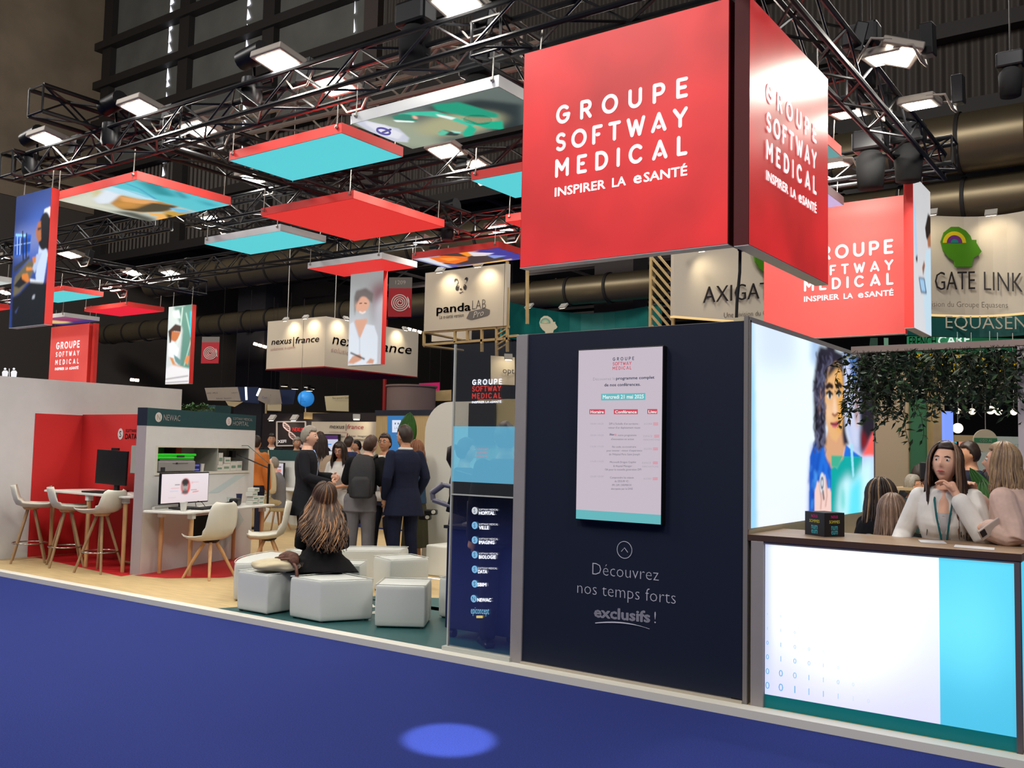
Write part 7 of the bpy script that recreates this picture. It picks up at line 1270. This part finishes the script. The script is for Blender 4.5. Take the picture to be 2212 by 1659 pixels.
    def long(s, ms, L=.4, n=150, az=(-58, 238), seed=2, wave=.012, drop=None, rad=.0075, flatback=.1, out=.018, name='long_hair', part=0., fan=.006):
        """strands from the crown down; az measured from the right ear over the back"""
        r = random.Random(seed); q = MB(); rx, ry, rz = s.hr; D = V3(drop) if drop else V3((0, 0, -1)); D.normalize()
        for k in range(n):
            a = math.radians(az[0]-0+(az[1]-az[0])*(k+.5)/n+r.uniform(-3, 3))
            x, y = math.cos(a), -math.sin(a); g = .012+out*r.uniform(.2, 1); pts = []; rr = []; ph = r.uniform(0, 6); t0 = r.uniform(.04, .35)
            for j in range(7):
                t = t0+(1.62-t0)*j/6; xx, yy, zz = math.sin(t)*x, math.sin(t)*y, math.cos(t); pts.append(s.H(xx*(rx+g)+part*(1-j/6), yy*(ry+g), zz*(rz+g))); rr.append(rad*(.6+.5*min(1, j/3)))
            p = pts[-1].copy(); l = L*r.uniform(.72, 1.05); m_ = 9; o = (s.HR @ V3((x, y, 0)))
            for j in range(1, m_+1):
                f = j/m_; p = p+D*(l/m_)+o*(fan*(1-f*.7)*(1 if y < .2 else .3)); w = wave*f; pts.append(p+V3((w*math.sin(ph+f*9), w*math.cos(ph*1.3+f*8), 0))); rr.append(rad*(1.1-.85*f**2))
            q.k = 0 if len(ms) == 1 else (1 if r.random() < .33 else 0); q.tube(pts, rr, 5)
        return s.put(q, name, ms, remesh=False)
    def glasses(s, m=None):
        q = MB(); r = s.hr
        for sd in (-1, 1): q.tube([s.H(sd*.034+.021*math.cos(a), r[1]*.93+.006-.006*abs(math.cos(a)), .012+.016*math.sin(a)) for a in np.linspace(0, 2*PI, 17)[:-1]], .0022, 5, closed=True).tube([s.H(sd*.055, r[1]*.9, .016), s.H(sd*(r[0]+.006), .02, .014), s.H(sd*(r[0]+.006), -.01, .006)], .0018, 5)
        q.tube([s.H(-.013, r[1]*.93+.009, .016), s.H(.013, r[1]*.93+.009, .016)], .002, 5); return s.put(q, 'glasses', m or mat('spectacle_frame', (30, 28, 32), rough=.35), remesh=False)
    def lanyard(s, inf, m, d1=.12, badge=None, w=.05):
        q = MB(); fy = []
        def fp(x, d): R = s.rings(d, d+.001, inf)[0]; c = s.pos(d); u = s.up(d); f = V3((0, u.z, -u.y)); yy = max((p-c).dot(f) for p in R); return c+V3((x, 0, 0))+f*(yy+.006-1.2*x*x)
        for sd in (-1, 1): q.tube([s.pos(.53)+V3((sd*.06, -.02, .02)), fp(sd*.055, .47), fp(sd*.04, .36), fp(sd*.022, .24), fp(sd*.004, d1)], .0065, 6)
        s.put(q, 'lanyard', m, remesh=False)
        if badge: c = fp(0, d1-.07); b = MB().box(c+V3((0, .004, 0)), (.085, .004, .12)); b.k = 1; b.box(c+V3((0, .0065, .035)), (.08, .002, .025)); s.put(b, 'badge', badge, remesh=False)
def bake():
    bpy.context.view_layer.update(); dg = bpy.context.evaluated_depsgraph_get(); new = []
    for o in BAKE: new.append(bpy.data.meshes.new_from_object(o.evaluated_get(dg)))
    for o, me in zip(BAKE, new):
        old = o.data; o.modifiers.clear(); o.data = me; me.shade_smooth()
        if old.users == 0: bpy.data.meshes.remove(old)
def spot(px, d):
    """floor point in the direction of image column px at distance d"""
    v = at(px, 965, D=1)-CP; v.z = 0; v.normalize(); return (v.x*d, v.y*d)
def fw(px, right=0., away=0.):
    v = at(px, 965, D=1)-CP; v.z = 0; v.normalize(); r = V3((v.y, -v.x, 0)); f = r*right+v*away; f.normalize(); return (f.x, f.y)
suit = cloth('suit_charcoal', (30, 30, 35)); navys = cloth('suit_navy', (26, 30, 50)); black = cloth('black_knit', (20, 19, 21), bump=.2); shirtb = cloth('shirt_blue', (150, 178, 222)); shirtw = cloth('shirt_white', (214, 210, 204)); jeans = cloth('jeans_dark', (30, 34, 52)); greyt = cloth('trousers_grey', (112, 108, 112)); shoeb = mat('shoe_black', (24, 22, 22), rough=.4)
hb = hairm('hair_black', (24, 18, 17)); hd = hairm('hair_darkbrown', (46, 32, 26)); hbr = hairm('hair_brown', (70, 48, 36)); hg = hairm('hair_grey', (142, 134, 122)); hlt = hairm('hair_caramel', (150, 108, 74)); hbl = hairm('hair_darkblond', (150, 122, 92)); hau = hairm('hair_auburn', (130, 84, 56))
# grey haired man in a charcoal suit
p = Per('grey haired man in charcoal suit and pale blue shirt, turned right, hands before his belly', spot(664, 12.1), fw(664, .97, -.2), h=1.80, sk='fair', head=(-4, 0, 0), arms={'R': [(.25, .05, 1.13), (.12, .3, 1.06)], 'L': [(-.25, .06, 1.13), (-.08, .28, 1.13)]}, hand=((30, (-.8, .5, -.1)), (20, (.5, .9, -.1))), vox=.007)
p.top(suit, .018, hem=-.26, flare=.1, name='suit_jacket'); p.front(shirtb, .1, .52, .02, .06, .018); p.pants(suit, .016); p.shoes(shoeb); p.cap(hg, .012, front=.52, seed=3, lump=.004)
# woman with glasses
p = Per('woman with glasses and long dark hair in a white blouse, listening, facing left', spot(737, 12.9), fw(737, -.55, -.8), h=1.62, sk='tan', fem=True, head=(10, 14, 0), arms={'R': [(.2, .05, 1.15), (.06, .24, 1.12)], 'L': [(-.22, .0, 1.14), (-.06, .22, 1.08)]}, vox=.007)
p.top(shirtw, .016, sleeve=.3, hem=-.12, loose=.012, name='blouse'); p.skirt(cloth('skirt_beige', (190, 172, 140)), .45); p.shoes(shoeb); p.cap(hd, .014, front=.55, sidez=-.45, back=-.8); p.long([hd], .24, 110, (-40, 220), wave=.005); p.glasses(mat('spectacle_violet', (96, 70, 100), rough=.4))
# man with backpack
p = Per('man in black t-shirt with a black backpack, back to the camera, bending to the right', spot(782, 11.8), fw(782, .12, .99), h=1.72, sk='fair', lean=16, side=7, head=(-38, -2, 14), arms={'R': [(.27, -.02, 1.1), (.3, .06, .85)], 'L': [(-.2, .14, 1.12), (-.1, .34, 1.14)]}, vox=.007)
p.top(black, .02, sleeve=.42, hem=-.1, loose=.01, name='t_shirt'); p.pants(greyt, .022); p.shoes(shoeb); p.cap(hbr, .007, front=.55, seed=5, lump=.003)
q = MB(); c = p.pos(.28)+V3((-.0, -.2, 0)); R = []
for z, w, dpt in ((-.27, .12, .07), (-.24, .155, .1), (0, .165, .12), (.16, .15, .105), (.24, .11, .07), (.27, .06, .03)): R.append([c+V3((math.copysign(abs(math.cos(a))**.6, math.cos(a))*w, math.copysign(abs(math.sin(a))**.7, math.sin(a))*dpt+z*.28, z)) for a in np.linspace(0, 2*PI, 25)[:-1]])
pack = mat('pack_black', (30, 29, 32), rough=.7, bump=.3, bscale=20); o = thing('backpack', 'black backpack worn by the man in the black t-shirt', 'backpack', p.t.location, p.t.rotation_euler.z); q.v = []; q.loft(R); q.v = [tuple(V3(v)*p.s) for v in q.v]; q.build('pack_body', pack, o, smooth=True, sub=1)
q = MB(); q.loft([[v+V3((0, -.045, -.05)) for v in r_][::1] for r_ in [[c+V3((math.cos(a)*w, math.sin(a)*.05-.08+z*.28, z-.05)) for a in np.linspace(0, 2*PI, 17)[:-1]] for z, w in ((-.16, .09), (-.13, .12), (.05, .12), (.1, .08))]]); q.v = [tuple(V3(v)*p.s) for v in q.v]; q.build('front_pocket', pack, o, smooth=True)
q = MB()
for sd in (-1, 1): q.tube([c+V3((sd*.09, .09, .2)), p.pos(.5)+V3((sd*.12, -.02, .05)), p.pos(.44)+V3((sd*.135, .12, 0)), p.pos(.25)+V3((sd*.15, .13, 0)), p.pos(.1)+V3((sd*.17, .0, 0)), c+V3((sd*.12, .08, -.2))], .017, 8)
q.v = [tuple(V3(v)*p.s) for v in q.v]; q.build('shoulder_strap', pack, o, smooth=True)
# man with glasses and badge
p = Per('man with glasses, light grey jacket, white shirt and badge, hand on hip, looking left', spot(835, 12.9), fw(835, -.62, -.62), h=1.74, sk='olive', lean=4, head=(22, -6, 0), arms={'R': [(.36, -.06, 1.16), (.2, .06, .98)], 'L': [(-.26, .0, 1.14), (-.2, .1, .9)]}, hand=((40, (-.8, .5, -.3)), 20), legs={'R': [(.15, .05, .5), (.2, .03, .085)], 'L': [(-.1, .02, .5), (-.12, -.08, .085)]}, vox=.007)
p.top(cloth('jacket_lightgrey', (176, 170, 160)), .02, hem=-.08, name='jacket'); p.front(shirtw, -.1, .52, .115, .06, .02); p.pants(jeans, .014); p.shoes(mat('trainer_brown', (96, 84, 62), rough=.7)); p.cap(hd, .013, front=.5, seed=7); p.glasses(); p.lanyard(.027, mat('lanyard_grey', (150, 150, 150)), .17, [mat('badge_card', (196, 204, 214), rough=.4), mat('badge_band', (204, 160, 96))])
tag(MB().tube([at(799, 1108, D=12.6), at(779, 1192, D=12.4)], .009, 8).build('walking_stick', MATS['black_rubber']), 'thin black stick leaning by the man with glasses', 'stick')
# navy suited man
p = Per('tall dark haired man in a navy suit seen from behind, hands in his pockets', spot(876, 11.7), fw(876, -.42, .86), h=1.83, sk='tan', width=.96, head=(28, 0, 0), arms={'R': [(.245, -.05, 1.13), (.2, .1, .9)], 'L': [(-.245, -.05, 1.13), (-.2, .1, .9)]}, vox=.007)
p.top(navys, .018, hem=-.24, flare=.1, name='suit_jacket'); p.pants(navys, .012); p.shoes(shoeb); p.cap(hd, .013, front=.5, seed=9, lump=.004)
q = MB(); q.tube([p.pos(.535)+V3((.075*math.cos(a), .062*math.sin(a)-.004, .012)) for a in np.linspace(0, 2*PI, 25)[:-1]], .016, 8, closed=True); p.put(q, 'shirt_collar', shirtw, remesh=False)
# woman mostly hidden behind him
p = Per('auburn haired woman in denim jacket and olive skirt, half hidden behind the navy suit', spot(902, 12.7), fw(902, -.9, .3), h=1.66, sk='fair', fem=True, vox=.01)
p.top(cloth('denim', (52, 76, 104)), .024, name='denim_jacket', hem=-.08); p.skirt(cloth('skirt_olive', (70, 68, 50)), .25, .2, .24); p.shoes(shoeb); p.cap(hau, .013, front=.5, sidez=-.4, back=-.7); p.long([hau], .2, 70, (-45, 225), wave=.006)
# seated woman in the foreground
p = Per('woman in black with long wavy brown hair, sitting on the wedge pouf, seen from behind', spot(703, 9.22), fw(703, .0, 1), h=1.70, sk='fair', fem=True, sit=True, hipz=.475, lean=36, lean0=8, head=(10, -30, 4), arms={'R': [(.205, .14, .62), (.08, .36, .66)], 'L': [(-.205, .14, .62), (-.08, .36, .66)]}, vox=.007)
p.top(black, .02, hem=-.13, flare=.6, loose=.01, name='black_coat'); p.pants(black, .02); p.shoes(shoeb); p.cap(hbr, .016, front=.5, sidez=-.5, back=-.85, lump=.004); p.long([hbr, hlt], .52, 300, (-60, 240), seed=4, wave=.04, drop=(0, -.74, -.8), rad=.009, out=.035, fan=.02)
# bald man seated, and others further back
p = Per('bald man in grey polo and beige trousers sitting on a white shell chair', spot(606, 17.4), fw(606, -.95, .25), h=1.75, sk='fair', sit=True, hipz=.53, lean=14, head=(0, -4, 0), arms={'R': [(.24, .08, .72), (.2, .33, .72)], 'L': [(-.24, .08, .72), (-.2, .33, .72)]}, vox=.009)
p.top(cloth('polo_grey', (120, 120, 124)), .018, sleeve=.42, hem=-.1, loose=.01, name='polo_shirt'); p.pants(cloth('chino_beige', (190, 172, 130)), .016); p.shoes(shoeb); p.cap(hg, .004, front=.95, sidez=.0, back=-.5, lump=.002, name='hair_fringe')
p = Per('person in orange tan jacket and jeans carrying the beige tote bag', spot(552, 16.6), fw(554, .5, .8), h=1.7, sk='tan', vox=.01); p.top(cloth('jacket_orange', (196, 116, 56)), .03, hem=-.05, name='jacket'); p.pants(jeans, .014); p.shoes(shoeb); p.cap(hd, .012)
t = thing('tote_bag', 'cream tote bag hanging from the shoulder by the boom stand', 'bag', at(577, 1058, D=16)); c0 = at(577, 1032, D=16); q = MB(); rr = []
for z, w, d_ in ((-.28, .14, .03), (-.24, .17, .08), (0, .16, .075), (.16, .12, .04), (.26, .08, .012)): rr.append([c0+V3((R_.x, R_.y, 0))*(w*math.cos(a)*(1+.05*math.sin(3*a)))+V3((-R_.y, R_.x, 0))*(d_*math.sin(a))+V3((0, 0, z)) for a in np.linspace(0, 2*PI, 21)[:-1]])
q.loft(rr).build('bag_body', mat('tote_cream', (206, 194, 160), rough=.85, noise=.06), t, world=True, smooth=True, sub=1); MB().tube([c0+V3((-.05, 0, .24)), c0+V3((-.02, .02, .46)), c0+V3((.05, 0, .24))], .009, 6).build('handle', MATS['tote_cream'], t, world=True, smooth=True)
def extra(lab, px, d, f, h, sk, hair, topm, fem=False, lng=0, gl=False, sit=False, hipz=None, z0=PZ, **k):
    p = Per(lab, spot(px, d), fw(px, *f), h=h, sk=sk, fem=fem, vox=.012, upper=sit, sit=sit, hipz=hipz, z0=z0, **k); p.top(topm, .022, hem=-.14, name='jacket')
    if not sit: p.pants(suit, .015); p.shoes(shoeb)
    p.cap(hair, .012, front=.5, sidez=-.1 if not lng else -.45, back=-.6 if not lng else -.8)
    if lng: p.long([hair], lng, 70, (-45, 225), wave=.008)
    if gl: p.glasses()
    return p
extra('woman with long dark hair seen from behind, right behind the grey haired man', 692, 14.2, (.1, 1), 1.72, 'tan', hd, cloth('top_taupe', (170, 150, 130)), True, .35)
extra('man in dark suit and white shirt standing at the black helix booth', 586, 21.5, (.1, -1), 1.80, 'tan', hb, suit).front(shirtw, .15, .52, .02, .07, .03)
extra('man with close cropped hair left of the grey haired man, far back', 641, 20, (.3, -.9), 1.72, 'tan', hg, suit)
extra('dark haired man far back between grey haired man and white screen', 689, 19, (.6, .8), 1.83, 'fair', hbr, navys)
extra('man in blue suit far back right of the woman with glasses', 752, 18, (.7, .7), 1.74, 'fair', hd, cloth('suit_blue', (40, 50, 90)))
extra('dark haired person far back left of the backpack man', 772, 19.5, (-.8, -.4), 1.68, 'tan', hb, suit)
# behind the glass
p = extra('woman with a ponytail in a dark sleeveless dress behind the glass partition', 1003, 8.75, (.95, .2), 1.66, 'fair', hb, cloth('dress_dark', (44, 40, 48)), True); q = MB(); q.tube([p.H(0, -.1, .05), p.H(0, -.16, .02), p.H(0, -.17, -.08), p.H(0, -.14, -.17)], [.025, .035, .028, .008], 10); p.put(q, 'ponytail', hb, remesh=False)
extra('dark dressed man seen from behind at the right edge of the glass partition', 1092, 7.6, (-.3, .95), 1.78, 'tan', hbr, suit)
# ---------------------------------------------------------------- people at the counter
blaz = cloth('blazer_white', (222, 218, 214), bump=.25); px0 = 2052
p = Per('woman in a white blazer with long dark hair behind the counter, hand at her chin', spot(2046, 6.62), fw(2046, -.14, -.99), h=1.66, sk='fair', fem=True, lean=10, lean0=2, head=(-8, -8, -3), upper=True, arms={'R': [(.27, .04, 1.13), (.30, .22, .98)], 'L': [(-.25, .2, 1.11), (-.085, .215, 1.40)]}, hand=(20, (52, (.5, -.1, .86))), vox=.0045, hs=1.1)
p.top(blaz, .026, hem=-.2, sleeve=.93, name='blazer', vox=.008); p.front(cloth('top_grey', (168, 164, 166)), -.15, .38, .06, .075, .028, name='grey_top'); p.front(p.sk, .36, .53, .06, .045, .026, name='neckline_skin'); p.cap(hd, .012, front=.7, sidez=-.5, back=-.85, lump=.002); p.long([hd, hairm('hair_ombre', (120, 92, 72))], .46, 190, (-34, 214), seed=11, wave=.006, out=.014)
p.lanyard(.034, mat('lanyard_teal', (20, 92, 96), rough=.6), .1, [mat('badge_white_card', (190, 190, 196), rough=.4), mat('badge_blue', (60, 80, 150))])
wr = p.aL[1]; el = p.aL[0]; q = MB(); u = (wr-el).normalized(); c = el.lerp(wr, .9); q.tube([c-u*.008, c+u*.008], .034, 16); p.put(q, 'wrist_watch', mat('watch_steel', (150, 146, 140), rough=.3, metal=.8), remesh=False)
p = Per('dark haired girl sitting behind the counter at the left, turned away to the right', spot(1884, 7.1), fw(1884, .75, .5), h=1.60, sk='tan', fem=True, sit=True, upper=True, hipz=.72, lean=8, head=(-12, -4, 0), vox=.007, z0=0)
p.top(black, .02, name='dark_top'); p.cap(hd, .012, front=.6, sidez=-.5, back=-.85, lump=.003); p.long([hd, hbl], .4, 130, (-60, 215), seed=21, wave=.01)
p = Per('light brown haired girl in a patterned top sitting nearest the counter, seen from behind', spot(1922, 6.75), fw(1922, .25, .95), h=1.58, sk='fair', fem=True, sit=True, upper=True, hipz=.63, lean=6, head=(-10, -6, 0), vox=.007, z0=0)
pat = mat('patterned_top', (40, 60, 70), rough=.7); nt = pat.node_tree; vo = nt.nodes.new('ShaderNodeTexVoronoi'); vo.inputs['Scale'].default_value = 42; tc = nt.nodes.new('ShaderNodeTexCoord'); nt.links.new(tc.outputs['Object'], vo.inputs['Vector']); rp = nt.nodes.new('ShaderNodeValToRGB'); sp = nt.nodes.new('ShaderNodeSeparateColor'); nt.links.new(vo.outputs['Color'], sp.inputs[0]); nt.links.new(sp.outputs[0], rp.inputs[0]); rp.color_ramp.interpolation = 'CONSTANT'
rp.color_ramp.elements[0].color = (*sr(24, 26, 44), 1); rp.color_ramp.elements[1].position = .45; rp.color_ramp.elements[1].color = (*sr(30, 110, 96), 1)
for po, cc in ((.62, (56, 70, 150)), (.8, (70, 150, 70))): e = rp.color_ramp.elements.new(po); e.color = (*sr(*cc), 1)
nt.links.new(rp.outputs[0], nt.nodes['Principled BSDF'].inputs['Base Color'])
hm = hairm('hair_mouse', (112, 88, 74)); p.top(pat, .02, name='patterned_blouse'); p.cap(hm, .013, front=.6, sidez=-.5, back=-.85, lump=.003); p.long([hm, hairm('hair_mouse_light', (142, 116, 98))], .36, 170, (-60, 240), seed=31, wave=.012)
# woman leaning on the counter with a phone
p = Per('woman with blond streaked hair and hair clip leaning on the counter, phone in hand', spot(2208, 6.5), fw(2208, -.9, .2), h=1.68, sk='fair', fem=True, lean=16, head=(0, -8, 0), upper=True, arms={'L': [(-.22, .0, 1.145), (-.2, .17, 1.19)], 'R': [(.2, .2, 1.16), (.06, .30, 1.37)]}, hand=((60, (-.3, .1, .9)), (50, (.2, 1, .05))), vox=.006)
p.top(cloth('blouse_blush', (206, 176, 164), noise=.14), .022, sleeve=.9, hem=-.2, loose=.014, name='satin_blouse'); p.cap(hbl, .014, front=.6, sidez=-.5, back=-.85, lump=.003); p.long([hbl, hairm('hair_ash', (120, 98, 82))], .24, 130, (-20, 200), seed=41, wave=.008)
q = MB(); q.tube([p.H(.085, -.02, .03), p.H(.06, -.1, .0), p.H(-.02, -.125, -.01)], [.007, .009, .007], 8); p.put(q, 'hair_clip', mat('clip_taupe', (140, 120, 108), rough=.4), remesh=False)
t = thing('mobile_phone', 'phone in a pale case held above the counter corner', 'phone', at(2140, 1146, D=5.55)); c0 = at(2139, 1143, D=5.55); Rm = Matrix.Rotation(YAW, 3, 'Z') @ Matrix.Rotation(-.62, 3, 'Y') @ Matrix.Rotation(.35, 3, 'X'); MB().box(c0, (.15, .011, .075), R=Rm).build('case', mat('phone_case', (190, 176, 168), rough=.5), t, world=True, bevel=.005); MB().box(c0+Rm @ V3((-.05, -.007, .01)), (.035, .006, .042), R=Rm).build('camera_bump', mat('phone_camera', (36, 34, 40), rough=.3), t, world=True, bevel=.002)
# cafe guests
bl = mat('blouse_print', (96, 110, 104), rough=.75); nt = bl.node_tree; vo = nt.nodes.new('ShaderNodeTexVoronoi'); vo.inputs['Scale'].default_value = 30; tc = nt.nodes.new('ShaderNodeTexCoord'); nt.links.new(tc.outputs['Object'], vo.inputs['Vector']); rp = nt.nodes.new('ShaderNodeValToRGB'); nt.links.new(vo.outputs['Distance'], rp.inputs[0]); rp.color_ramp.elements[0].color = (*sr(186, 186, 140), 1); rp.color_ramp.elements[0].position = .25; rp.color_ramp.elements[1].color = (*sr(50, 84, 96), 1); rp.color_ramp.elements[1].position = .4; nt.links.new(rp.outputs[0], nt.nodes['Principled BSDF'].inputs['Base Color'])
p = Per('short grey haired woman in a green patterned blouse sitting at the cafe table', spot(1946, 11.2), fw(1946, .95, .1), h=1.66, sk='tan', fem=True, sit=True, upper=True, hipz=.62, lean=18, head=(-4, -14, 0), arms={'R': [(.22, .1, .86), (.18, .36, .82)], 'L': [(-.2, .1, .86), (-.14, .36, .82)]}, vox=.009); p.top(bl, .024, name='blouse'); p.cap(hg, .014, front=.45, seed=8); p.glasses()
extra('man in black jacket with white collar sitting beyond the patterned blouse', 1984, 12.2, (.5, .8), 1.72, 'tan', hd, suit, sit=True, hipz=.68)
extra('dark haired guest behind the monitor in the cafe', 2008, 13.5, (.2, -.9), 1.70, 'tan', hb, suit, sit=True, hipz=.72)
extra('man in a navy t-shirt standing behind the white blazer woman, facing left', 2098, 10.6, (-.8, -.2), 1.74, 'tan', hd, cloth('tshirt_navy', (30, 34, 52)))
extra('dark haired woman in profile right of the navy t-shirt, sitting', 2131, 11.6, (.95, -.1), 1.64, 'tan', hb, suit, True, .22, sit=True, hipz=.68)
extra('bald man in black sitting at the orange fruit basket', 2166, 12, (-.3, .9), 1.7, 'fair', hairm('hair_stubble', (170, 126, 104)), suit, sit=True, hipz=.62)
extra('dark haired guest at the right end of the cafe', 2186, 13, (-.6, -.5), 1.7, 'tan', hb, suit, sit=True, hipz=.78)
bake()
